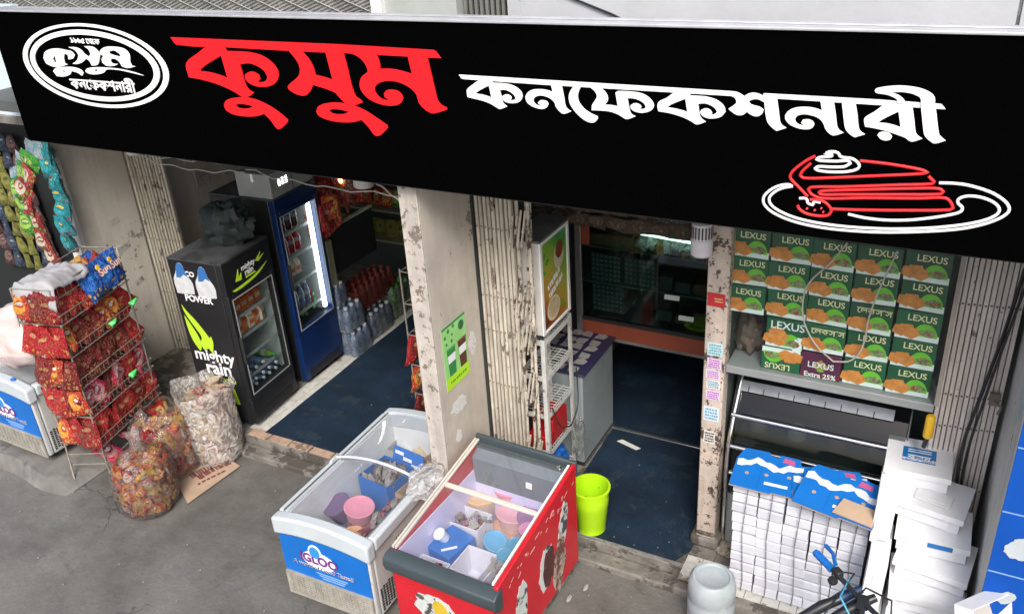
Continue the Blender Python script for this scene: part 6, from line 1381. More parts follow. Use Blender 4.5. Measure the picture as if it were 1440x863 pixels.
# goods in the case
m_basket = P('teal_woven_basket', (0.13, 0.2, 0.2), rough=.6)
def woven(label, p, w, h, d):
    t = thing('woven_basket', label, 'basket', p)
    s = MB(); s.box(-w/2, w/2, 0, .006, 0, h); s.box(-w/2, -w/2+.006, .0065, d, 0, h); s.box(w/2-.006, w/2, .0065, d, 0, h); s.build('side', P('basket_dark', (0.035, 0.05, 0.05), rough=.7), t)
    s = MB()
    n = int(w/.034); m_ = int(h/.034)
    for i in range(n):
        for j in range(m_):
            x = -w/2 + (i+.5)*w/n; z = (j+.5)*h/m_
            s.add([(x-.013, -.003, z), (x, -.005, z-.013), (x+.013, -.003, z), (x, -.005, z+.013)], [(0, 1, 2, 3)])
    s.build('weave', m_basket, t)
woven('left teal woven basket on the middle shelf of the display case', (.32, 1.14, 1.345), .24, .22, .3)
woven('right teal woven basket on the middle shelf of the display case', (.585, 1.14, 1.345), .24, .22, .3)
woven('teal woven basket on the bottom shelf of the display case', (.33, 1.14, 1.09), .25, .22, .3)
def lumpbox(name, label, cat, p, d, col, seed=0, grp=None):
    s = MB(); s.box(-d[0]/2, d[0]/2, 0, d[1], 0, d[2])
    o = s.build(name, P('goods_' + str(col), col, rough=.5, var=.4, vscale=18, bump=.5, bscale=30), None, bevel=.012, loc=p, rot=(0, 0, random.uniform(-.06, .06)))
    return tag(o, label, cat, grp)
gi = 0
for sh, z in (('middle', 1.345), ('bottom', 1.09)):
    for k in range(4):
        lumpbox('sweet_box', 'dim sweet box on the %s shelf of the display case, %s' % (sh, ['beside the basket', 'left of centre', 'right of centre', 'at the right end'][k]), 'sweet box', (.78 + k*.135, 1.13, z), (.12, .2, random.uniform(.06, .12)), random.choice([(.1, .045, .03), (.12, .08, .06), (.06, .06, .06), (.14, .05, .03)]), grp='sweet boxes in the display case')
lumpbox('cake_tray', 'brown tray of cakes on the top shelf of the display case', 'tray', (.36, 1.13, 1.635), (.34, .3, .09), (.2, .1, .05))
for k in range(2):
    s = MB(); s.box(-.055, .055, -.002, .002, 0, .035); tag(s.build('price_card', P('card_pale', (.5, .56, .53), rough=.6), None, loc=((.86, .97)[k], 1.055, (1.32, 1.17)[k]), rot=(-.3, 0, .05)), ['small white price card on the case glass under the bright edge', 'lower small white price card on the case glass'][k], 'price card')
for i in range(12):
    o = inst(packet_mesh('bread_packet', pk_pale if i % 3 else pk_biscuit, .12, .17, .07), 'bread_packet', None, (.56 + i*.062, 1.17, 1.68 + .015*(i % 3)), (-1.1 + random.uniform(-.2, .2), random.uniform(-.5, .5), random.uniform(-.6, .6)))
    tag(o, 'shiny wrapped bread packet on the bright top shelf of the display case', 'bread packet', 'bread packets on the top shelf')
# brown packets strung over the doorway
for i in range(17):
    o = inst(packet_mesh('cake_packet', packet_mat('packet_dim_brown', (0.11, 0.075, 0.055), (0.16, 0.11, 0.08), (0.25, 0.2, 0.17), (0.14, 0.07, 0.04), white=.15), .1, .16, .06), 'cake_packet', None, (.03 + (i % 9)*.145, .62, 2.04 + .105*(i//9)), (random.uniform(-.15, .15), 1.57 + random.uniform(-.08, .08), random.uniform(-.15, .15)))
    tag(o, 'dim brown cake packet in the row strung above the right doorway', 'cake packet', 'cake packets above the doorway')
s = MB(); s.tube([(-.1, .64, 2.12), (1.40, .64, 2.12)], .006, 6)
tag(s.build('hanging_rail', m_wire), 'thin rail of brown cake packets above the right doorway', 'rail')

# patterned-top counter cabinet
t = thing('counter_cabinet', 'grey counter cabinet with a blue and white patterned top behind the white rack', 'cabinet', (-0.1, 0.46, .118))
s = MB(); s.box(.16, .505, 0, .58, .03, .79); s.build('body', P('cabinet_grey', (0.22, 0.265, 0.275), rough=.45, var=.1, vscale=4), t, bevel=.006)
s = MB(); s.box(.12, .525, -.015, .60, .7905, .81); tp = s.build('top', P('counter_navy', (0.03, 0.028, 0.075), rough=.4), t, bevel=.003)
m_pat = P('pattern_cream', (0.3, 0.3, 0.29), rough=.5, var=.2, vscale=20)
for a in range(3):
    for b in range(2):
        cx, cy = .365 - .2*b, .1 + a*.2
        for k in range(4):
            s = MB(); s.M = Matrix.Translation((cx, cy, 0)) @ Matrix.Rotation(math.pi/2*k, 4, 'Z')
            s.add([(.012, .012, .812), (.095, .02, .812), (.11, .07, .812), (.08, .095, .812), (.025, .09, .812)], [(0, 1, 2, 3, 4)])
            s.M = None; s.build('pattern_print', m_pat, tp)
s = MB(); s.box(.16, .507, .0, .582, 0, .029); s.build('plinth', m_blackpl, t)
s = MB(); s.tube([(.512, .005, .02), (.512, .57, .02)], .006, 6); s.build('edge_trim', m_steel, t)

# tea poster cabinet
t = thing('tea_vending_cabinet', 'grey topped vending cabinet with a green and yellow tea cup poster beside the bent gate', 'vending cabinet', (0.195, -0.05, 1.49))
s = MB(); s.box(0, .175, 0, .42, 0, .645); s.build('body', P('cabinet_white', (0.5, 0.49, 0.46), rough=.5, var=.12), t, bevel=.006)
s = MB(); s.box(-.02, .19, -.01, .43, .6455, .66); s.build('top', P('top_grey', (0.12, 0.13, 0.125), rough=.7, var=.3), t)
s = MB(); s.box(.1755, .186, 0, .03, 0, .645); s.box(.1755, .186, .39, .42, 0, .645); s.box(.1755, .186, .0305, .3895, 0, .02); s.box(.1755, .186, .0305, .3895, .62, .645); s.build('frame', m_white, t, bevel=.002)
def poster_mat():
    m, nt, b = new_mat('tea_poster'); N, L = nt.nodes, nt.links
    tc = N.new('ShaderNodeTexCoord'); sp = N.new('ShaderNodeSeparateXYZ'); L.new(tc.outputs['Generated'], sp.inputs[0])
    nz = N.new('ShaderNodeTexNoise'); nz.inputs['Scale'].default_value = 3.5; L.new(tc.outputs['Generated'], nz.inputs['Vector'])
    ad = N.new('ShaderNodeMath'); ad.operation = 'MULTIPLY_ADD'; ad.inputs[1].default_value = .35; L.new(nz.outputs[0], ad.inputs[0])
    a2 = N.new('ShaderNodeMath'); a2.operation = 'MULTIPLY_ADD'; a2.inputs[1].default_value = .5; L.new(sp.outputs[1], a2.inputs[0]); L.new(sp.outputs[2], a2.inputs[2]); 
    L.new(a2.outputs[0], ad.inputs[2])
    cr = N.new('ShaderNodeValToRGB'); e = cr.color_ramp.elements
    e[0].position = .22; e[0].color = (.14, .03, .008, 1); e[1].position = .95; e[1].color = (.03, .24, .02, 1)
    for p, c in ((.42, (.42, .2, .03, 1)), (.62, (.42, .4, .06, 1)), (.8, (.18, .4, .04, 1)), (1.0, (.02, .16, .02, 1))):
        q = e.new(min(p, 1)); q.color = c
    ml = N.new('ShaderNodeMath'); ml.operation = 'MULTIPLY'; ml.inputs[1].default_value = .62; L.new(ad.outputs[0], ml.inputs[0]); L.new(ml.outputs[0], cr.inputs[0])
    L.new(cr.outputs[0], b.inputs['Base Color']); b.inputs['Roughness'].default_value = .3
    return m
s = MB(); s.box(.1757, .179, .031, .389, .0205, .6195); po = s.build('poster', poster_mat(), t)
X = .1795
for (cy, cz, ra, rb) in ((.27, .46, .075, .09), (.17, .13, .095, .085)):
    s = MB(); s.add([(X + .0004, cy + ra*math.cos(2*math.pi*i/24), cz + rb*math.sin(2*math.pi*i/24)) for i in range(24)], [tuple(range(24))]); s.build('cup_print', P('cup_cream', (.62, .55, .4), rough=.3, var=.1), po)
for (cy, cz, ra, rb, c) in ((.28, .50, .055, .06, (.2, .05, .015)), (.17, .135, .078, .068, (.5, .4, .24))):
    s = MB(); s.add([(X + .0009, cy + ra*math.cos(2*math.pi*i/24), cz + rb*math.sin(2*math.pi*i/24)) for i in range(24)], [tuple(range(24))]); s.build('tea_print', P('tea_%.2f' % c[0], c, rough=.3, var=.25, vscale=14), po)
s = MB()
for (cy, cz, l, a) in ((.07, .53, .07, .9), (.1, .48, .08, .3), (.06, .42, .06, -.4), (.30, .12, .05, .6), (.33, .08, .05, -.3)):
    dy, dz = l*math.cos(a), l*math.sin(a); ny, nz_ = -math.sin(a)*l*.28, math.cos(a)*l*.28
    s.add([(X+.0006, cy-dy/2, cz-dz/2), (X+.0006, cy+ny, cz+nz_), (X+.0006, cy+dy/2, cz+dz/2), (X+.0006, cy-ny, cz-nz_)], [(0, 1, 2, 3)])
s.build('leaf_print', P('leaf_green', (.05, .36, .03), rough=.35), po)
s = MB(); print_lines(s, .22, .13, 2, 'x', 0, 77, tall=.55); s.build('white_script', m_wht, po, loc=(X+.001, .2, .30), rot=(.35, 0, 0))

# white slotted-angle rack under the poster cabinet
t = thing('angle_rack', 'chipped white slotted metal rack with wire shelves in front of the grey counter cabinet', 'rack', (0.17, -0.03, .118))
m_angle = P('white_slotted_angle', (0.52, 0.53, 0.51), rough=.5, var=.15, vscale=14, dirt=(0.2, 0.16, 0.13), dscale=16, dthr=.62)
for x, y in ((0, 0), (.2, 0), (0, .42), (.2, .42)):
    s = MB(); sx = -1 if x else 1; sy = -1 if y else 1
    s.box(min(x, x+sx*.03), max(x, x+sx*.03), min(y, y+sy*.003), max(y, y+sy*.003), 0, 1.33); s.box(min(x, x+sx*.003), max(x, x+sx*.003), min(y+sy*.0035, y+sy*.03), max(y+sy*.0035, y+sy*.03), 0, 1.33)
    s.build('post', m_angle, t)
for z in (.14, .44, .74, 1.04, 1.31):
    s = MB(); s.box(.203, .206, .03, .39, z-.02, z+.02); s.box(-.006, -.003, .03, .39, z-.02, z+.02); s.box(.03, .17, -.006, -.003, z-.02, z+.02)
    for k in range(12): s.tube([(.0, .02+k*.034, z), (.2, .02+k*.034, z)], .0025, 4)
    for k in range(4): s.tube([(.02+k*.053, .01, z+.003), (.02+k*.053, .41, z+.003)], .0025, 4)
    s.build('shelf', m_angle, t)
s = MB(); s.box(-.08, .08, -.12, .12, 0, .19)
tag(s.build('red_box', P('red_box', (0.42, 0.012, 0.015), rough=.4, var=.2), None, bevel=.006, loc=(.27, .19, .118+.448)), 'red box on the middle wire shelf of the white angle rack', 'box')
s = MB(); s.box(-.08, .08, -.05, .05, 0, .1)
tag(s.build('red_box', P('red_box', (0.42, 0.012, 0.015)), None, bevel=.006, loc=(.27, .04, .118+.448)), 'small red pack in front of the red box on the white rack', 'box')
def crumpled(label, p, d, mat, seed, cat='plastic bag'):
    s = MB()
    def f(u, v):
        th, ph = 2*math.pi*u, math.pi*v
        q = Vector((math.sin(ph)*math.cos(th), math.sin(ph)*math.sin(th), math.cos(ph)))
        k = 1 + .35*mnoise.noise(q*2.2 + Vector((seed, 0, 0))) + .25*mnoise.noise(q*5 + Vector((seed, 0, 0)))
        return (q.x*d[0]*k, q.y*d[1]*k, max(-d[2]*.9, q.z*d[2]*k))
    s.grid(f, 30, 20)
    return tag(s.build({'litter': 'crumpled_scrap', 'bundle': 'wrapped_bundle'}.get(cat, cat.replace(' ', '_')), mat, None, smooth=45, loc=p), label, cat)
crumpled('crumpled bright blue plastic bag on the bottom shelf of the white rack', (.28, .18, .35), (.1, .13, .08), P('blue_bag', (0.01, 0.09, 0.36), rough=.3, var=.3, bump=.6, bscale=14), 3)
crumpled('crumpled clear bag hanging at the right corner of the white rack', (.41, .36, .45), (.04, .07, .16), film_mat('hanging_bag_film', (.5, .54, .54), .14, 7, .1, .5), 7)
s = MB(); s.tube(smooth_loop([(.39, .0, .92), (.42, .06, .74), (.43, .2, .66), (.42, .34, .74), (.39, .41, .9), (.38, .42, 1.0)], 5, False), .005, 6)
tag(s.build('loop_cable', m_blackpl, smooth=60), 'thin black cable looping across the front of the white rack', 'cable')

# poster on the beige wall, paper scraps
t = thing('poster', 'green poster with two drink cups pasted on the beige partition wall', 'poster', (-0.044, -0.60, 1.28))
s = MB(); s.box(0, .002, .02, .295, 0, .44); s.build('sheet', P('poster_green', (0.28, 0.62, 0.2), rough=.5, var=.1), t)
s = MB(); s.box(.0021, .003, .02, .295, 0, .085); s.build('lime_band', P('poster_lime', (0.42, 0.72, 0.02), rough=.5), t)
s = MB(); s.box(.0021, .003, .02, .295, .425, .44); s.build('top_band', P('poster_dark', (0.05, 0.2, 0.1), rough=.5), t)
for y, c, nm in ((.055, (0.02, 0.22, 0.05), 'green_cup'), (.185, (0.09, 0.02, 0.012), 'brown_cup')):
    s = MB(); s.prism([(y, .27), (y+.095, .27), (y+.085, .09), (y+.012, .09)], 'x', .0032, .0045); s.build(nm, P('poster_' + nm, c, rough=.45), t)
    s = MB(); s.prism([(y+.004, .235), (y+.091, .235), (y+.088, .18), (y+.007, .18)], 'x', .0047, .0053); s.build('cup_band', m_wht, t)
    s = MB(); s.prism([(y-.004, .285), (y+.099, .285), (y+.099, .272), (y-.004, .272)], 'x', .0047, .0055); s.build('cup_lid', P('poster_lid' + nm, tuple(q*1.6+.03 for q in c), rough=.4), t)
s = MB(); print_lines(s, .2, .03, 1, 'x', 0, 78); s.build('small_print', P('poster_textgreen', (.05, .3, .03)), t, loc=(.0032, .158, .042))
s = MB()
for (y, z, r) in ((.05, .37, .012), (.09, .4, .015), (.13, .36, .01), (.15, .41, .013), (.06, .32, .011), (.12, .32, .012)): s.lathe([(r, 0), (r, .001)], (0, 0, 0), 8); s.v[-16:] = [Vector((.0035 + v.z, y + v.x, z + v.y)) for v in s.v[-16:]]
s.build('leaf_print', P('poster_leaf', (0.06, 0.22, 0.05), rough=.5), t)
s = MB(); s.lathe([(.032, 0), (.032, .001)], seg=20); s.build('round_seal', P('poster_seal', (0.02, 0.13, 0.05), rough=.5), t, loc=(.0032, .24, .375), rot=(math.pi/2, 0, math.pi/2))
m_paper = P('old_paper', (0.6, 0.6, 0.58), rough=.8, var=.15, vscale=20, dirt=(0.4, 0.37, 0.33), dscale=20, dthr=.6)
for i, (y, z, w, h, lab) in enumerate(((-.24, 1.46, .09, .16, 'torn white paper scrap right of the green poster'), (-.46, 1.12, .2, .11, 'torn white paper strip below the green poster'), (-.5, .9, .07, .1, 'small faded paper low on the beige partition wall'))):
    s = MB(); s.prism([(y + p[0], z + p[1]) for p in torn(18, w/2, h/2, .18, 30+i)], 'x', -.0445, -.0435); tag(s.build('paper_scrap', m_paper), lab, 'paper scrap')
for i, (y, z) in enumerate(((.32, 1.36), (.36, 1.28), (.40, 1.10), (.41, 1.0))):
    s = MB(); s.box(0, .001, -.05, .05, -.03, .03)
    o = s.build('wall_notice', P('faded_notice', (0.42, 0.4, 0.35), rough=.8, var=.2, vscale=14, dirt=(0.2, 0.18, 0.16), dscale=22, dthr=.56), None, loc=(-4.0745, y+.02, z+.2-.18*i), rot=(.25, 0, 0))
    tag(o, 'small faded paper notice on the left grey wall, %s' % ['topmost', 'second from the top', 'third from the top', 'lowest'][i], 'notice')

# stickers on the chipped door post
rows = [(1.93, .10, .085, (0.42, 0.02, 0.025), 'red sticker band around the chipped door post', None), (1.61, .09, .085, (0.45, 0.6, 0.62), 'pale blue notice near the top of the door post stickers', (0.1, 0.3, 0.4)), (1.515, .085, .07, (0.6, 0.5, 0.62), 'upper violet printed notice on the door post', (0.35, 0.08, 0.4)), (1.44, .085, .06, (0.62, 0.55, 0.64), 'middle violet printed notice on the door post', (0.35, 0.08, 0.4)), (1.37, .082, .06, (0.64, 0.6, 0.6), 'grey printed notice between violet ones on the door post', (0.1, 0.1, 0.12)), (1.295, .085, .065, (0.6, 0.5, 0.62), 'lowest violet printed notice on the door post', (0.35, 0.08, 0.4)), (1.16, .095, .1, (0.55, 0.62, 0.68), 'blue lettered notice on the door post', (0.1, 0.25, 0.5)), (.99, .07, .09, (0.6, 0.58, 0.54), 'white notice with black print lowest on the door post', (0.05, 0.05, 0.05))]
for z, w, h, c, lab, tc_ in rows:
    t = thing('door_notice', lab, 'notice', (1.47 + random.uniform(-.006, .006), -.012, z))
    s = MB(); s.box(-w/2, w/2, -.0015, 0, -h/2, h/2); s.build('sheet', P('notice_' + lab[:12], c, rough=.7, var=.12, vscale=20), t, rot=(0, random.uniform(-.04, .04), 0))
    if tc_:
        s = MB(); print_lines(s, w*.85, h*.85, 4, 'y', -.0022, int(z*100), tall=.6); s.build('print', P('ink_%.2f' % tc_[0], tc_, rough=.7), t)
    else:
        s = MB(); print_lines(s, w*.5, h*.4, 2, 'y', -.0022, 7); s.build('print', P('ink_gold', (.6, .4, .2)), t, loc=(.015, 0, 0))

# caged emergency lamp hanging at the post, sign flood lamp backs
t = thing('caged_lamp', 'white round lamp with black slots hanging under the sign by the door post', 'lamp', (1.40, -.12, 2.24))
s = MB(); s.lathe([(.045, 0), (.058, .012), (.06, .09), (.06, .1), (.055, .105), (.056, .19), (.03, .2)], seg=24); s.build('shade', P('lamp_lilac_white', (0.62, 0.6, 0.64), rough=.35), t, smooth=40)
s = MB()
for k in range(20):
    a = 2*math.pi*k/20; c_, s_ = math.cos(a), math.sin(a)
    s.add([(.0595*math.cos(a+d), .0595*math.sin(a+d), z) for d, z in ((-.07, .112), (.07, .112), (.07, .18), (-.07, .18))], [(0, 1, 2, 3)])
s.build('slot', m_blackpl, t)
s = MB(); s.tube([(0, 0, .2), (0, .1, .3)], .008, 6); s.build('arm', m_blackpl, t)
for i, (x, y, z, lab) in enumerate(((-3.03, -.06, 2.40, 'white round lamp back under the sign by the left gate'), (-0.9, -.04, 2.36, 'white round lamp back under the sign beside the middle pillar'))):
    t = thing('flood_lamp', lab, 'lamp', (x, y, z))
    s = MB(); s.lathe([(.062, 0), (.07, .012), (.07, .1), (.05, .15)], seg=22); s.build('shade', P('lamp_white', (0.55, 0.55, 0.53), rough=.4, var=.1), t, smooth=40)
    s = MB(); s.tube([(0, 0, .14), (0, .04, .3)], .01, 6); s.build('stem', m_blackpl, t)
def sag(a, b, d, n=14):
    return [Vector(a).lerp(Vector(b), i/n) + Vector((0.006*math.sin(i*2.1), .01*math.sin(i*1.3), -d*4*(i/n)*(1-i/n) + .012*math.sin(i*1.7))) for i in range(n+1)]
m_pwire = P('pale_wire', (0.42, 0.4, 0.36), rough=.6)
for i, (a, b, d, lab, mt) in enumerate((((-3.0, -.1, 2.40), (-1.9, -.08, 2.38), .05, 'pale twisted wire sagging under the sign from the left lamp', m_pwire), ((-3.0, -.09, 2.41), (-1.85, -.07, 2.44), .02, 'second pale wire just above the sagging one under the sign', m_pwire), ((-1.9, -.08, 2.39), (-0.2, -.60, 2.57), .03, 'thin wire under the sign towards the middle pillar', m_pwire), ((-0.5, -.5, 2.66), (-0.03, -.69, 2.56), .05, 'short wire crossing the top of the middle pillar', m_pwire))):
    s = MB(); s.tube(sag(a, b, d), .004, 5); tag(s.build('sign_wire', mt, smooth=60), lab, 'wire')
s = MB(); s.box(-.012, .012, -.01, .01, -.03, .03); tag(s.build('wire_connector', m_white, None, bevel=.004, loc=(-1.86, -.075, 2.33)), 'small white connector dangling from the wires under the sign', 'connector')

# ------------------------------------------------------------------ biscuit cartons behind glass
m_cg = P('carton_dark_green', (0.009, 0.088, 0.038), rough=.4, var=.18, vscale=5, rand=.22, bump=.12, bscale=6)
m_cl = P('carton_lime', (0.15, 0.5, 0.03), rough=.45, var=.12, vscale=20)
m_cw = P('carton_white', (0.72, 0.78, 0.78), rough=.5, var=.08, vscale=12)
m_cb = P('carton_biscuit', (0.6, 0.22, 0.045), rough=.55, var=.3, vscale=24)
m_cv = P('carton_vegetable', (0.2, 0.22, 0.1), rough=.5, var=.8, vscale=60, dirt=(0.3, 0.05, 0.03), dscale=40, dthr=.55)
m_ct = P('carton_gold_text', (0.75, 0.7, 0.42), rough=.5)
m_cp = P('carton_purple', (0.09, 0.012, 0.05), rough=.45, var=.1)
CW, CH = .216, .166
PROTO = {}
def carton(label, x, z, kind='std', w=CW, h=CH, tx='LEXUS', grp='green biscuit cartons on the shelf', flip=False):
    key = (kind, w, h, tx)
    loc = (x + random.uniform(-.004, .004), .056 + random.uniform(0, .022), z)
    if key in PROTO:
        o = dup(PROTO[key], loc, (0, 0, random.uniform(-.05, .05)), label, grp)
    else:
        t = o = thing('biscuit_carton', label, 'carton', loc, 0, grp); PROTO[key] = o
        s = MB(); s.box(-w/2, w/2, 0, .26, 0, h); s.build('box', m_cp if kind == 'purple' else m_cg, t, bevel=.003)
        if kind != 'purple':
            wh = h*.25 if kind != 'tall' else h*.45
            s = MB(); s.box(-w/2+.002, w/2-.002, -.0012, -.0002, .003, wh); s.build('white_band', m_cw, t)
            if kind == 'tall':
                s = MB(); s.prism([(-.09, wh+.02), (-.05, wh+.055), (.0, wh+.03), (.03, wh-.01), (-.06, wh-.03)], 'y', -.0035, -.0022); s.build('biscuit_print', m_cb, t)
                s = MB(); s.prism([(.04, wh-.06), (.06, wh-.01), (.095, wh-.02), (.1, wh-.08), (.06, wh-.1)], 'y', -.0035, -.0022); s.build('milk_print', m_cw, t)
            s = MB(); n = 18; cx = w*.23; ez = .03 if kind != 'tall' else .014
            s.prism([(cx - .01 + w*.27*math.cos(math.pi*i/n), ez + h*.45*math.sin(math.pi*i/n)) for i in range(n+1)], 'y', -.0024, -.0013); s.build('lime_print', m_cl, t)
            s = MB(); s.prism([(cx + (w*.2*math.cos(2*math.pi*i/n))*(1+.2*math.sin(i*3.7)), ez + .022 + (h*.12*math.sin(2*math.pi*i/n))*(1+.25*math.sin(i*5.1))) for i in range(n)], 'y', -.0036, -.0025); s.build('food_print', m_cv, t)
            s = MB()
            for q, (bx_, bz_) in enumerate(((-.37, .10), (-.24, .16), (-.13, .06))):
                s.prism([(w*bx_ + p[0], h*(.2+bz_) + p[1]) for p in ((-.042, -.018), (-.032, .028), (.028, .032), (.042, -.01), (.006, -.036))], 'y', -.0036 - .0012*q, -.0025 - .0012*q)
            s.build('biscuit_print', m_cb, t)
        else:
            s = MB(); s.prism([(0, h*.78), (.045, h*.5), (0, h*.25), (-.045, h*.5)], 'y', -.0024, -.001); s.build('diamond_print', P('diamond_gold', (0.3, 0.2, 0.06), rough=.5, var=.4, vscale=30), t)
            s = MB(); s.prism([(-.02, h*.3), (.0, h*.42), (.02, h*.3)], 'y', -.0036, -.0025); s.build('lime_print', m_cl, t)
            s = MB(); s.box(-w/2+.002, w/2-.002, -.0012, -.0002, .002, .028); s.build('red_band', P('carton_wine', (0.16, 0.01, 0.03)), t)
            text(t, 'Extra 25%', .042, (0, -.003, .018), FRONT, m_cw, 'lettering', bold=.02)
        big = .066 if kind == 'tall' else .05
        zt_ = h*.79 if kind != 'purple' else h*.53
        text(t, tx, big, (w*.07 if kind != 'purple' else 0, -.004, zt_), FRONT, m_cw if kind in ('tall', 'purple') else m_ct, 'lettering', bold=.012)
    if flip:
        o.rotation_euler = (0, math.pi, 0); o.location.z = z + h
    return o
XS = [1.615, 1.836, 2.057, 2.28, 2.505]
ZS = [1.506 + i*(CH+.002) for i in range(5)]
colw = ['first column beside the door post', 'second column', 'third column', 'fourth column', 'fifth column beside the gate']
roww = ['bottom', 'second', 'third', 'fourth', 'top']
for c in range(5):
    for r in range(5):
        if c == 0 and r < 2: continue
        if c == 1 and r < 2: continue
        if c == 2 and r == 0: continue
        beng = (c == 2 and r == 1) or (c == 3 and r == 2)
        tall_off = 0
        carton('green biscuit carton%s, %s row of the shelf, %s' % (' with Bengali lettering' if beng else '', roww[r], colw[c]), XS[c], ZS[r], tx='\u09b2\u09c7\u0995\u09cd\u09b8\u09be\u09b8'.replace('\u09b2\u09c7', '\u09c7\u09b2').replace('\u09cd', '') if beng else 'LEXUS')
carton('upside-down green biscuit carton in the bottom row, second column', XS[1], ZS[0], h=.15, flip=True)
carton('large green and white carton turned forward above the upside-down one', XS[1]+.004, ZS[0]+.153, 'tall', .205, .178)
carton('purple biscuit carton with extra offer in the bottom row, third column', XS[2], ZS[0], 'purple', .215, .155)
o = crumpled('brown paper wrapped bundle in the dark gap beside the door post', (1.61, .26, 1.60), (.09, .1, .13), P('dim_brown_bag', (0.12, 0.085, 0.07), rough=.7, var=.4, vscale=9, bump=.6, bscale=14), 5, 'bundle')
t = thing('shelf_window', 'glazed shop window in front of the stacked green biscuit cartons', 'window', (1.535, .015, 1.42))
s = MB(); s.box(0, 1.115, .0, .5, .035, .085); s.build('shelf_board', P('shelf_grey', (0.24, 0.255, 0.26), rough=.45, var=.1, vscale=5), t, bevel=.004)
s = MB(); s.box(.005, 1.11, .006, .011, .086, 1.18); s.build('pane', glass_mat('window_glass', (0.95, 0.98, 0.97), .022), t)
s = MB(); s.box(1.113, 1.135, -.01, .06, .086, 1.18); s.build('frame', P('window_frame', (0.28, 0.25, 0.22), rough=.6, var=.3), t)
s = MB(); s.tube(smooth_loop([(2.36, .02, 2.35), (2.30, .02, 2.12), (2.27, .02, 1.95), (2.26, .02, 1.78), (2.21, .02, 1.68), (2.12, .02, 1.655), (2.02, .02, 1.74), (1.95, .02, 1.86), (1.93, .02, 1.98), (1.95, .02, 2.1), (2.05, .02, 2.24), (2.12, .02, 2.36)], 4, False), .0045, 6)
tag(s.build('window_wire', m_pwire, smooth=60), 'thin grey wire looping down in front of the green carton window', 'wire')

# ------------------------------------------------------------------ curved-glass cooler under the carton shelf
t = thing('cake_cooler', 'dark glass fronted cake cooler with chrome rails under the carton shelf', 'display cooler', (1.56, .06, .117))
s = MB(); s.box(0, .98, .0, .52, .02, .42); s.build('base', P('cooler_base_grey', (0.27, 0.29, 0.285), rough=.5, var=.12), t, bevel=.006)
s = MB(); s.box(0, .98, .26, .52, 1.19, 1.24); s.build('top', m_steel, t, bevel=.004)
s = MB(); s.box(0, .98, .50, .52, .421, 1.189); s.build('back', m_black, t)
s = MB(); s.prism([(.02, .43), (.0, .6), (.03, .8), (.12, 1.0), (.25, 1.185), (.28, 1.185), (.28, .43)], 'x', -.012, -.004); s.prism([(.02, .43), (.0, .6), (.03, .8), (.12, 1.0), (.25, 1.185), (.28, 1.185), (.28, .43)], 'x', .984, .992); s.build('end_glass', P('end_panel_dark', (0.05, 0.065, 0.065), rough=.25), t)
prof = smooth_loop([(.01, .43), (.0, .58), (.02, .78), (.10, .99), (.25, 1.18)], 4, False)
s = MB(); s.grid(lambda u, v: (.0 + .98*u, prof[int(v*(len(prof)-1)+.5)].x, prof[int(v*(len(prof)-1)+.5)].y), 2, len(prof)-1); s.build('front_glass', glass_mat('dark_case_glass', (0.3, 0.36, 0.35), .05), t, smooth=60)
for y, z, r_ in ((.02, .79, .014), (.09, .975, .017), (.005, .6, .012)):
    s = MB(); s.tube([(.0, y-.016, z), (.98, y-.016, z)], r_, 10); s.build('chrome_rail', m_chrome, t, smooth=60)
s = MB(); s.tube([(.015, .23, 1.18), (.012, .085, .99), (.01, .0, .78), (.01, -.02, .58), (.01, -.01, .4), (.01, -.01, .05)], .016, 12); s.build('chrome_post', m_chrome, t, smooth=60)
s = MB(); s.prism([(.150, 1.11), (.190, 1.162), (.196, 1.157), (.156, 1.105)], 'x', .02, .9); s.build('sky_glint_strip', P('glint_pale', (0.3, 0.33, 0.36), rough=.3, var=.2, vscale=6), t)  # sky reflection on the curved glass, modelled as a pale strip
for k in range(9): s = MB(); s.prism([(.148, 1.111), (.170, 1.139), (.172, 1.137), (.150, 1.109)], 'x', .07 + k*.09, .076 + k*.09); s.build('glint_divider', m_gasket, t)  # dark breaks across the modelled reflection
for z in (.55, .75):
    s = MB(); s.box(.02, .96, .08, .49, z, z+.01); s.build('shelf', P('cooler_shelf', (0.08, 0.09, 0.09), rough=.3), t)
for i in range(7):
    s = MB(); s.lathe([(.06, 0), (.06, .05), (.045, .07)], seg=16)
    tag(s.build('cake', P('cake_%d' % (i % 3), [(0.25, 0.2, 0.14), (0.2, 0.08, 0.05), (0.3, 0.28, 0.24)][i % 3], rough=.6, var=.3), None, smooth=50, loc=(1.68 + i*.12, .36, .117 + (.56 if i % 2 else .76))), 'small dim cake in the dark cooler under the carton shelf', 'cake', 'cakes in the dark cooler')
t = thing('yellow_cylinder', 'yellow plastic roll stuck at the right end under the carton shelf', 'plastic roll', (2.645, .03, 1.40))
s = MB(); s.lathe([(.022, -.11), (.026, -.1), (.024, .02), (.018, .03)], seg=14); s.build('roll', P('yellow_plastic', (0.7, 0.42, 0.02), rough=.4, var=.1), t, smooth=50)
s = MB(); s.tube([(0, 0, -.11), (-.01, .0, -.18)], .012, 8); s.build('stub', m_blackpl, t)
crumpled('pale tangle of cut twine and litter at the foot of the door post', (1.60, .03, .13), (.07, .09, .02), P('twine_litter', (0.3, 0.26, 0.2), rough=.9, var=.6, vscale=30, bump=.8), 9, 'litter')

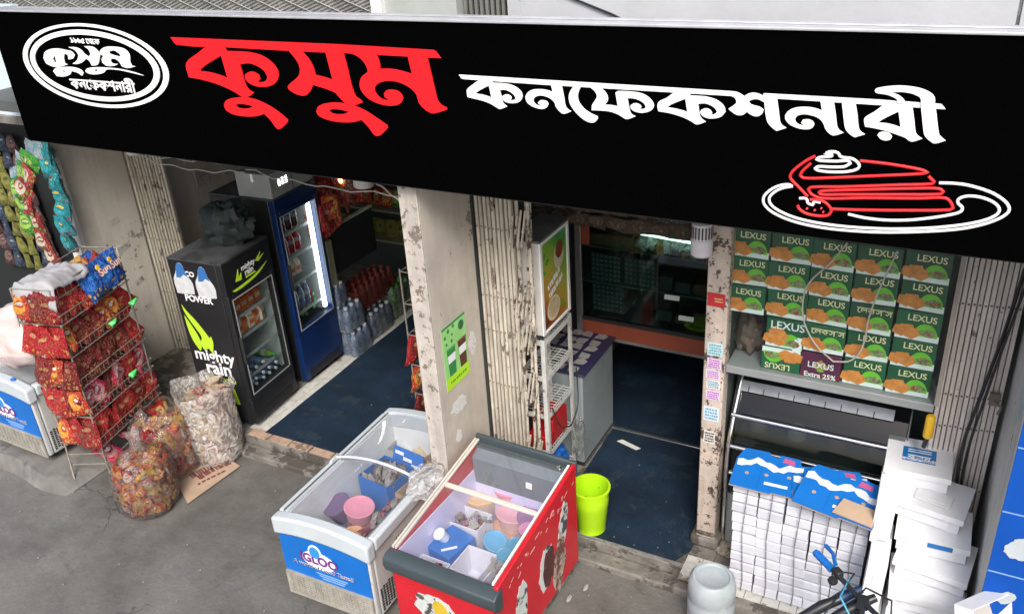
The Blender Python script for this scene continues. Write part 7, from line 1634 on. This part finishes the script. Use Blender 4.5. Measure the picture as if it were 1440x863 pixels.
# ------------------------------------------------------------------ tied stacks of folded white boxes
m_bundle = P('folded_white_card', (0.52, 0.535, 0.59), rough=.7, var=.1, vscale=9, rand=.09)
NC, NL = 5, 11; BW = .149; BH = .0725; BX0, BY0, BZ0 = 1.70, -.30, .124
PR = []
for sd in range(3):
    r = random.Random(sd); s = MB()
    # a folded box: thin card with a sloping flap edge
    s.prism([(0.012, 0.001), (-.004, .010 + .004*sd), (.0, BH-.010), (.008, BH-.003), (.03, BH-.001), (.25, BH-.002), (.25, 0.001), (.03, 0.0)], 'x', -BW/2+.0035, BW/2-.0035)
    me = s.mesh('folded_box', m_bundle); s2 = MB(); s2.prism([(-.0055, .016 + .01*sd), (-.0055, .0185 + .01*sd), (-.003, .018 + .01*sd)], 'x', -BW/2+.004, BW/2-.004); 
    PR.append((me, s2.mesh('fold_shadow', P('card_fold', (0.5, 0.5, 0.54), rough=.8))))
colw5 = ['column beside the jar', 'second column from the jar', 'middle column', 'second column from the white cake boxes', 'column beside the white cake boxes']
lw = ['bottom', 'second', 'third', 'fourth', 'fifth', 'sixth', 'seventh', 'eighth', 'ninth', 'tenth', 'top']
for c in range(NC):
    for l in range(NL):
        t = thing('folded_box', 'white folded box, %s layer, %s' % (lw[l], colw5[c]), 'folded box', (BX0 + (c+.5)*BW + random.uniform(-.0025, .0025) + .006*math.sin(l*.5 + c), BY0 + random.uniform(-.006, .003), BZ0 + l*(BH+.0006)), random.uniform(-.014, .014), 'white folded boxes in tied stacks')
        k = random.randrange(3)
        me = inst(PR[k][0], 'card', t)
        t.rotation_euler = (0, random.uniform(-.012, .012), t.rotation_euler[2])
for c in range(NC):
    x = BX0 + (c+.5)*BW + random.uniform(-.02, .02); H_ = BZ0 + NL*(BH+.0006) + .003
    s = MB(); s.tube([(x-.005, BY0+.22, H_), (x, BY0-.002, H_+.001), (x+.004, BY0-.02, H_-.03), (x-.012, BY0-.019, H_-.35), (x+.01, BY0-.018, BZ0+.1), (x+.004, BY0-.012, BZ0+.004)], .003, 5)
    tag(s.build('tie_twine', P('dark_twine', (0.2, 0.2, 0.21), rough=.9)), 'thin grey twine tying the white folded boxes, %s' % colw5[c], 'twine', 'twines round the box stacks')
s = MB(); s.box(BX0, BX0+NC*BW, BY0+.01, BY0+.25, BZ0+NL*(BH+.0006)+.0005, BZ0+NL*(BH+.0006)+.006)
tag(s.build('cardboard_sheet', m_cardboard), 'brown cardboard sheet on top of the tied white box stacks', 'cardboard')
# printed blue cartons opened flat on top
m_fb = P('fruit_carton_blue', (0.006, 0.15, 0.52), rough=.4, var=.1, vscale=8)
m_fw = P('carton_white_wave', (0.7, 0.73, 0.78), rough=.5, var=.2, vscale=25, dirt=(0.4, 0.2, 0.25), dscale=22, dthr=.66)
ZT = BZ0 + NL*(BH+.0006) + .012
def flat_carton(label, loc, rz, w, d, tilt, seed):
    r = random.Random(seed)
    t = thing('flat_carton', label, 'carton', loc, rot=(tilt[0], tilt[1], rz))
    pts = [(-w/2, -d/2), (w*.08, -d/2-.01), (w*.1, -d/2+.005), (w/2, -d/2), (w/2+.004, d*.25), (w*.42, d/2-.04), (w*.40, d/2), (w*.12, d/2+.004), (w*.1, d/2-.025), (-w*.02, d/2-.02), (-w*.06, d/2+.01), (-w*.4, d/2+.006), (-w*.44, d/2-.02), (-w/2, d*.2)]
    s = MB(); s.prism(pts, 'z', 0, .008); s.build('sheet', m_fb, t)
    s = MB(); s.prism([(p[0]*1.01, p[1]*1.01) for p in pts], 'z', -.006, -.0005); s.build('brown_back', m_cardboard, t)
    s = MB(); up = []; lo = []
    for i in range(15):
        x = -w/2 + .01 + (w-.02)*i/14; m_ = d*.16 - .02*math.sin(i*.8+seed)
        up.append((x, m_ + .025 + .012*math.sin(i*1.9))); lo.append((x, m_ - .012 - .02*abs(math.sin(i*1.3+seed))))
    s.prism(up + lo[::-1], 'z', .0082, .0094); wv = s.build('white_print', m_fw, t)
    s = MB(); s.box(-.01, .12, -d*.34, -d*.34+.022, .0083, .0096); s.build('white_label', m_paperwhite, t)
    s = MB()
    for x in (-w*.3, -w*.02, w*.3): s.lathe([(.012, .0083), (.012, .0095)], (x, -.03 + .02*math.sin(x*9), 0), 12)
    s.build('hand_hole', m_cardboard, t)
    s = MB(); s.box(-w*.11, -w*.105, -d/2+.01, d*.1, .0082, .009); s.build('crease', P('crease_blue', (0.004, 0.08, 0.3), rough=.6), t)
    s = MB(); s.prism([(w*.16, d*.33), (w*.34, d*.30), (w*.33, d*.42), (w*.18, d*.46)], 'z', .0083, .0096); s.build('pink_print', P('pink_print', (0.5, 0.1, 0.25), rough=.5), t)
    return t
flat_carton('flattened blue printed carton on the box stacks, the one beside the chrome post', (1.865, -.17, ZT+.01), R_(4), .39, .33, (.07, .03), 1)
flat_carton('flattened blue printed carton lying skewed nearer the white cake boxes', (2.27, -.24, ZT+.03), R_(-6), .43, .33, (.12, .05), 4)
flat_carton('lower blue carton half hidden under the skewed one', (2.21, -.16, ZT+.008), R_(14), .42, .3, (.02, 0), 7)
s = MB(); s.prism([(-.11, -.05), (.1, -.06), (.11, .05), (-.08, .06)], 'z', 0, .007)
tag(s.build('cardboard_flap', m_cardboard, None, loc=(2.37, -.36, ZT+.035), rot=(.3, .05, -.1)), 'brown cardboard flap hanging over the front of the box stacks', 'cardboard')

# ------------------------------------------------------------------ white cake boxes at the right
m_lbl = P('cake_label_blue', (0.01, 0.16, 0.45), rough=.45, var=.1)
def cake_box(label, loc, rz, w=.30, d=.31, h=.10, lab=None, open_=False):
    t = thing('cake_box', label, 'cake box', loc, rz, 'white cake boxes')
    s = MB(); s.box(-w/2+.009, w/2-.009, -d/2+.009, d/2-.002, 0, h-.004); s.build('tray', m_paperwhite, t, bevel=.002)
    s = MB(); s.prism([(-d/2-.006, h-.034), (-d/2-.004, h), (d/2, h+.002), (d/2, h-.003), (-d/2-.0005, h-.0035), (-d/2-.002, h-.034)], 'x', -w/2-.003, w/2+.003); s.build('lid', m_paperwhite, t)
    s = MB(); s.prism([(-d/2+.006, .012), (-d/2+.002, .012), (-d/2+.004, h-.036)], 'x', -w/2+.06, w/2-.06); s.build('front_tab', m_paperwhite, t)
    if lab == 'top':
        s = MB(); s.box(-.085, .085, -.06, .07, h+.0025, h+.0038); lb = s.build('label', m_lbl, t)
        text(lb, '\u0995\u09c1\u09b8\u09c1\u09ae', .055, (0, -.02, h+.0045), FLATUP, m_paperwhite, 'lettering', bold=.02)
        for k in range(2): s = MB(); s.box(-.06, .06, .025+.02*k, .033+.02*k, h+.004, h+.0048); s.build('small_print', m_paperwhite, lb)
        text(lb, '\u0995\u09a8\u09c7\u09ab\u0995\u09b6\u09a8\u09be\u09b0\u09c0', .03, (0, -.045, h+.0045), FLATUP, m_paperwhite, 'lettering', bold=.02)
    if lab == 'front':
        s = MB(); s.box(-.02, .10, -d/2-.0085, -d/2-.0065, h-.034, h-.006); s.build('label', m_lbl, t)
    return t
spec = [('topmost white cake box with a square blue label on its lid', 2.625, .07, 1.02, 2, 'top'), ('second white cake box from the top with a dented lid', 2.73, -.08, .905, -4, None), ('third white cake box with a strip of blue label on its front', 2.765, -.19, .795, -3, 'front'), ('fourth white cake box from the top of the stack', 2.775, -.29, .68, -1, None), ('fifth white cake box, a wide one low in the stack', 2.78, -.38, .565, -2, None), ('sixth white cake box near the bottom of the stack', 2.775, -.42, .45, 1, None), ('seventh white cake box from the top', 2.76, -.36, .335, -2, None), ('white cake box second from the ground', 2.75, -.36, .22, 1, None), ('lowest white cake box standing on the step', 2.76, -.36, .118, 0, None)]
for i, (lab, x, y, z, a, lb) in enumerate(spec):
    t = cake_box(lab, (x + (0, .0, -.01, .01, -.015, .01, 0, 0, 0)[i], y, z), R_(a + (0, -5, 4, -4, 5, -3, 2, 0, 0)[i]), w=.33 if z > 1 else .345 if z > .9 else .355, h=.108, lab=lb)
    t.rotation_euler.x = R_((1, -1.5, .8, -.8, 1, 0, 0, 0, 0)[i]); t.rotation_euler.y = R_((-.6, 1, -.8, .8, -.5, 0, 0, 0, 0)[i])
    if i in (1, 3, 4):
        li = [c for c in t.children if c.name.startswith('lid')][0]
        li.rotation_euler = (0, 0, R_((0, 1.5, 0, -1.5, 1)[i])); li.location = (0, -.006, .002)
s = MB(); s.box(-.09, .09, -.06, .06, 0, .0035); s.box(-.06, .06, -.035, .035, .0037, .006)
tag(s.build('loose_tray', m_paperwhite, None, bevel=.002, loc=(2.73, -.13, 1.0225), rot=(-.04, .03, -.15)), 'loose white card tray lying on the second white cake box', 'tray')
# upright boxes standing on edge, left of the stack
for x, y, z, w_, lab in ((2.568, -.44, .30, .35, 'lowest white cake box standing on edge left of the stack'), (2.562, -.36, .655, .345, 'middle white cake box standing on edge left of the stack'), (2.552, -.20, .955, .24, 'upper white cake box standing on edge left of the stack')):
    t = cake_box(lab, (x, y, z), 0, w_, .36, .095); t.rotation_euler = (0, -R_(88), .03)
# a cake box half open between stack and pier
t = thing('open_cake_box', 'empty white cake box tipped open beside the grey pier', 'cake box', (2.985, -.84, .87), rot=(R_(70), R_(12), R_(58)))
s = MB(); s.box(-.15, .15, -.15, .15, 0, .004); s.build('base', P('grey_inside_card', (0.42, 0.39, 0.36), rough=.8), t)
for a, b, c_, d_ in ((-.154, .154, -.154, -.150), (-.154, .154, .150, .154), (-.154, -.150, -.1495, .1495), (.150, .154, -.1495, .1495)):
    s = MB(); s.box(a, b, c_, d_, .0, .09); s.build('side_flap', m_paperwhite, t)

# ------------------------------------------------------------------ bicycle seen from above at the lower right
bk_ = thing('bicycle', 'parked bicycle with blue handlebar grips in front of the tied white boxes', 'bicycle', (2.50, -.985, 0), R_(0))
gdir = Vector((-.74, .67, 0)).normalized()
m_bkblack = P('bike_black', (0.018, 0.02, 0.024), rough=.35, var=.3); m_bkblue = P('bike_blue', (0.01, 0.12, 0.42), rough=.35, var=.15); m_grip = P('grip_blue', (0.006, 0.14, 0.5), rough=.5, bump=.5, bscale=80)
def G(a, z=0, off=0): p = gdir*a; return (p.x + off*gdir.y, p.y - off*gdir.x, z)
HZ = .97
s = MB(); s.tube([G(.19, HZ), G(.06, HZ-.005), G(-.06, HZ-.005), G(-.36, HZ)], .0135, 10); s.build('handlebar', m_bkblack, bk_, smooth=60)
for a0, a1 in ((.36, .23), (-.32, -.19)):
    s = MB(); n = 9
    s.tube([G(a0 + (a1-a0)*i/n, HZ) for i in range(n+1)], [.017, .0205, .019, .0205, .019, .0205, .019, .0205, .019, .0225], 12); s.build('grip', m_grip, bk_, smooth=60)
    s = MB(); s.tube([G(a1, HZ+.02, .02), G((a0+a1)/2, HZ+.025, .055), G(a0, HZ+.02, .062)], [.011, .0095, .012], 8); s.build('brake_lever', m_bkblue, bk_, smooth=60)
    s = MB(); s.cbox((0, 0, 0), (.05, .04, .04)); s.build('brake_clamp', m_bkblack, bk_, bevel=.008, loc=G(a1*.85, HZ+.002, .008), rot=(0, 0, math.atan2(gdir.y, gdir.x)))
s = MB(); s.lathe([(.02, -.012), (.026, 0), (.02, .014)], seg=14); s.build('bell', m_bkblack, bk_, smooth=50, loc=G(.17, HZ-.01, -.04))
s = MB(); s.tube([(0, 0, .62), (0, -.02, .8), (.0, .01, HZ)], .016, 10); s.cbox((0, 0, HZ-.01), (.05, .05, .05)); s.build('stem', m_bkblack, bk_, smooth=40)
s = MB(); s.tube([(0, .02, .52), (0, 0, .76)], .022, 12); s.tube([(0, -.0, .72), (.05, -.55, .66), (.06, -.6, .62)], .018, 10); s.tube([(0, .02, .54), (.05, -.42, .26)], .02, 10); s.tube([(.06, -.6, .7), (.05, -.42, .26)], .016, 10); s.tube([(.05, -.42, .26), (.07, -.85, .29)], .012, 8); s.tube([(.06, -.58, .6), (.07, -.85, .29)], .011, 8); s.build('frame', m_bkblue, bk_, smooth=60)
s = MB()
for sx in (-.05, .05): s.tube([(0, .03, .62), (sx, .05, .58), (sx, .13, .29)], .012, 8)
s.build('fork', m_bkblack, bk_, smooth=60)
for (wx, wy) in ((0, .13), (.07, -.85)):
    s = MB(); s.tube([(wx, wy + .27*math.cos(2*math.pi*i/32), .29 + .27*math.sin(2*math.pi*i/32)) for i in range(32)], .02, 8, closed=True); w_ = s.build('wheel', m_blackpl, bk_, smooth=60)
    s = MB()
    for i in range(14): a = 2*math.pi*i/14; s.tube([(wx, wy, .29), (wx, wy + .25*math.cos(a), .29 + .25*math.sin(a))], .0015, 4)
    s.build('spoke', m_chrome, w_)
s = MB(); s.lathe([(.02, 0), (.1, .02), (.09, .05), (.03, .06)], (.06, -.66, .72), 16, sx=.7, sy=1.25); s.build('saddle', m_blackpl, bk_, smooth=50)
for i, pts in enumerate(([G(.2, HZ, .02), G(.2, HZ-.05, .12), (-.16, -.05, .86), (-.26, -.2, .74), (-.2, -.36, .6), (-.04, -.3, .55)], [G(-.15, HZ, .03), (.12, .0, 1.02), (.0, .08, .98), (-.08, .02, .85), (-.02, -.08, .7)], [G(.14, HZ, .03), (-.1, -.05, 1.0), (-.02, -.12, .93), (0, -.08, .75)], [(-.12, -.12, .86), (-.05, -.2, .80), (.02, -.25, .74), (.05, -.4, .68)])):
    s = MB(); s.tube(smooth_loop(pts, 5, False), .0045 if i < 2 else .004, 6); s.build('brake_cable', m_bkblack if i != 2 else P('cable_sky', (0.05, 0.35, 0.6), rough=.4), bk_, smooth=60)
for i, (x, y, z, r_, rot_) in enumerate(((-.10, .10, .86, .045, (0.3, .2, 0)), (-.18, .02, .84, .05, (.6, .3, .5)), (-.03, .05, .88, .04, (0, 0, 0)))):
    s = MB(); s.tube([(x-.09, y-.06, z-.06), (x, y, z), (x+.08, y+.05, z+.04)], [.02, .03, .02], 10); s.build('handlebar_bag', m_bkblack if i else P('bag_navy', (0.01, 0.04, 0.12), rough=.5), bk_, smooth=60)

# ------------------------------------------------------------------ water jar, bucket, litter
m_jar = P('jar_translucent', (0.33, 0.37, 0.385), rough=.35, var=.2, vscale=7, spec=.5, dirt=(0.55, 0.57, 0.57), dscale=16, dthr=.62, bump=.15, bscale=12)
t = thing('water_jar', 'scuffed pale plastic water jar standing upside down on the street', 'water jar', (1.68, -.60, 0))
s = MB(); s.lathe([(.045, 0), (.05, .03), (.1, .07), (.136, .12), (.138, .18), (.131, .2), (.138, .22), (.138, .29), (.131, .31), (.138, .33), (.138, .40), (.13, .44), (.112, .462), (.1, .462), (.092, .448), (.05, .435), (.0, .432)], seg=40); s.build('bottle', m_jar, t, smooth=40)
s = MB(); s.lathe([(.094, .4495), (.085, .4475), (.078, .4455)], seg=36, cap0=False, cap1=False); s.build('base_ring', P('jar_ring', (0.3, 0.36, 0.4), rough=.4), t, smooth=40)
t = thing('bucket', 'lime green plastic bucket standing on the blue doormat beside the red freezer', 'bucket', (.722, -.15, .13))
m_lb = P('lime_plastic', (0.42, 0.72, 0.012), rough=.35, var=.07, vscale=6)
s = MB(); s.M = Matrix.Scale(1.13, 4); s.lathe([(.085, 0), (.088, .05), (.091, .055), (.094, .11), (.097, .115), (.1, .17), (.103, .175), (.108, .24), (.111, .30), (.118, .30), (.118, .31), (.107, .312), (.104, .25), (.085, .012), (.0, .01)], seg=40, cap1=False); s.build('tub', m_lb, t, smooth=35)
s = MB(); s.lathe([(.016, -.004), (.016, .004)], seg=12, sx=.7, sy=1.4); s.build('handle_hole', m_blackpl, t, loc=(.119, .01, .305), rot=(0, R_(86), 0))
s = MB()
for i in range(26):
    a = random.uniform(.4, 3.6); z = random.uniform(.05, .28); r_ = .0865 + .0205*z/.3 - .0015; q = random.uniform(.0015, .004)
    s.cbox((r_*math.cos(a), r_*math.sin(a), z), (q, q, q))
s.build('speck', m_black, t)
crumpled('crushed pale wrapper lying in the bottom of the lime bucket', (.70, -.13, .17), (.05, .05, .03), m_paper, 13, 'litter')
# small white droppings, wrappers and scraps of the street
spots = [(-3.4, -1.62), (-3.28, -1.5), (-3.0, -1.5), (-2.62, -1.6), (-2.2, -1.7), (-1.9, -1.75), (-1.62, -1.5), (-1.55, -1.78), (-1.9, -1.35), (-1.5, -1.2), (-1.3, -0.9), (-1.1, -1.75), (-1.85, -.9), (-1.72, -.62), (-1.4, -.55), (-3.6, -1.72), (-2.8, -1.9), (-2.4, -2.0), (-1.2, -2.0), (-.95, -1.6), (.9, -.62), (1.0, -.9), (1.2, -.72), (1.3, -1.0), (1.15, -.52)]
for i, (x, y) in enumerate(spots):
    r_ = random.uniform(.003, .008)
    s = MB(); s.prism(torn(9, r_, r_*random.uniform(.4, .9), .3, 100+i), 'z', 0.0, .004)
    tag(s.build('litter_scrap', P('soiled_paper', (.3, .29, .27), rough=.9), None, loc=(x, y, .0005), rot=(0, 0, random.uniform(0, 3))), 'small pale scrap of litter on the street concrete', 'litter', 'litter scraps on the street')
for i, (x, y) in enumerate([(.78, .62), (.95, .42), (1.1, .3), (.7, .3), (1.22, .02), (1.17, -.02), (1.25, -.08), (1.2, -.16), (.95, -.05), (.9, -.18), (1.28, .2), (1.05, -.2)]):
    s = MB(); r_ = random.uniform(.002, .006); s.prism(torn(8, r_, r_*.5, .3, 200+i), 'z', 0, .002)
    tag(s.build('litter_scrap', P('soiled_paper', (.3, .29, .27), rough=.9), None, loc=(x, y, .1285), rot=(0, 0, random.uniform(0, 3))), 'tiny pale scrap on the dark mat of the right doorway', 'litter', 'scraps on the doorway mat')
for i, (x, y) in enumerate([(-1.6, .5), (-1.3, .9), (-1.35, .75), (-1.9, .2), (-1.5, 1.3)]):
    s = MB(); r_ = random.uniform(.004, .009); s.prism(torn(8, r_, r_*.5, .3, 240+i), 'z', 0, .002)
    tag(s.build('litter_scrap', P('soiled_paper', (.3, .29, .27), rough=.9), None, loc=(x, y, .1345), rot=(0, 0, random.uniform(0, 3))), 'small pale scrap on the left shop doormat', 'litter', 'scraps on the left mat')
s = MB(); s.prism([(-.1, -.02), (.08, -.025), (.1, .012), (-.08, .022)], 'z', 0, .003)
tag(s.build('litter_wrapper', m_paper, None, loc=(.62, .83, .1285), rot=(0, 0, -.25)), 'long torn white wrapper on the doorway mat near the threshold strip', 'litter')
for i, (x, y, a) in enumerate(((.86, -.57, .6), (.80, -.70, .9))):
    crumpled(['crumpled paper scrap on the step edge beside the red freezer', 'white twisted paper scrap nearest the red freezer side'][i], (x, y, .01), (.013, .03, .012), P('soiled_paper', (.3, .29, .27), rough=.9), 20+i, 'litter')
s = MB(); s.lathe([(.13, 0), (.15, .05), (.13, .1), (.05, .12)], seg=24)
tag(s.build('plastic_tub', P('dull_white_plastic', (0.4, 0.43, 0.42), rough=.5, var=.15), None, smooth=50, loc=(-4.15, -1.62, 0)), 'dull white plastic tub cut off at the left edge on the street', 'tub')

# ------------------------------------------------------------------ blue painted hoarding on the right flank
t = thing('blue_hoarding', 'bright blue board with torn white posters on the grey pier front', 'wall panel', (2.992, -.702, 0))
s = MB(); s.box(0, .65, -.014, 0, 0, 2.6); s.build('panel', P('hoarding_blue', (0.005, 0.07, 0.36), rough=.7, var=.1, vscale=3, spec=.15), t)
for z in (1.47, 1.12, 1.82):
    s = MB(); s.box(.001, .65, -.0165, -.0145, z, z+.007); s.build('seam', P('seam_pale', (0.2, 0.32, 0.55), rough=.5), t)
for x, z, a, b, sd in ((.11, 1.29, .06, .065, 51), (.10, .99, .035, .04, 53), (.25, 1.65, .1, .08, 57)):
    s = MB(); s.prism([(x + p[0], z + p[1]) for p in torn(34, a, b, .12, sd, .3)], 'y', -.0185, -.0168); s.build('torn_poster', P('torn_poster_white', (0.42, 0.47, 0.5), rough=.6, var=.12, dirt=(0.15, 0.3, 0.45), dscale=12, dthr=.62), t)
s = MB(); s.prism([(-.5 + p[0], 1.98 + p[1]) for p in torn(20, .1, .16, .25, 61)], 'x', 2.987, 2.9895)
tag(s.build('paper_scrap', P('pale_blue_scrap', (0.4, 0.5, 0.54), rough=.7, var=.2)), 'pale blue torn paper patch on the grey pier beside the blue board', 'paper scrap')
crumpled('dark tarpaulin bundle heaped on top of the black drink cooler', (-2.56, .26, 1.76), (.22, .17, .19), P('dark_tarp', (0.012, 0.022, 0.021), rough=.7, var=.4, vscale=6, bump=.6, bscale=12), 31, 'bundle')
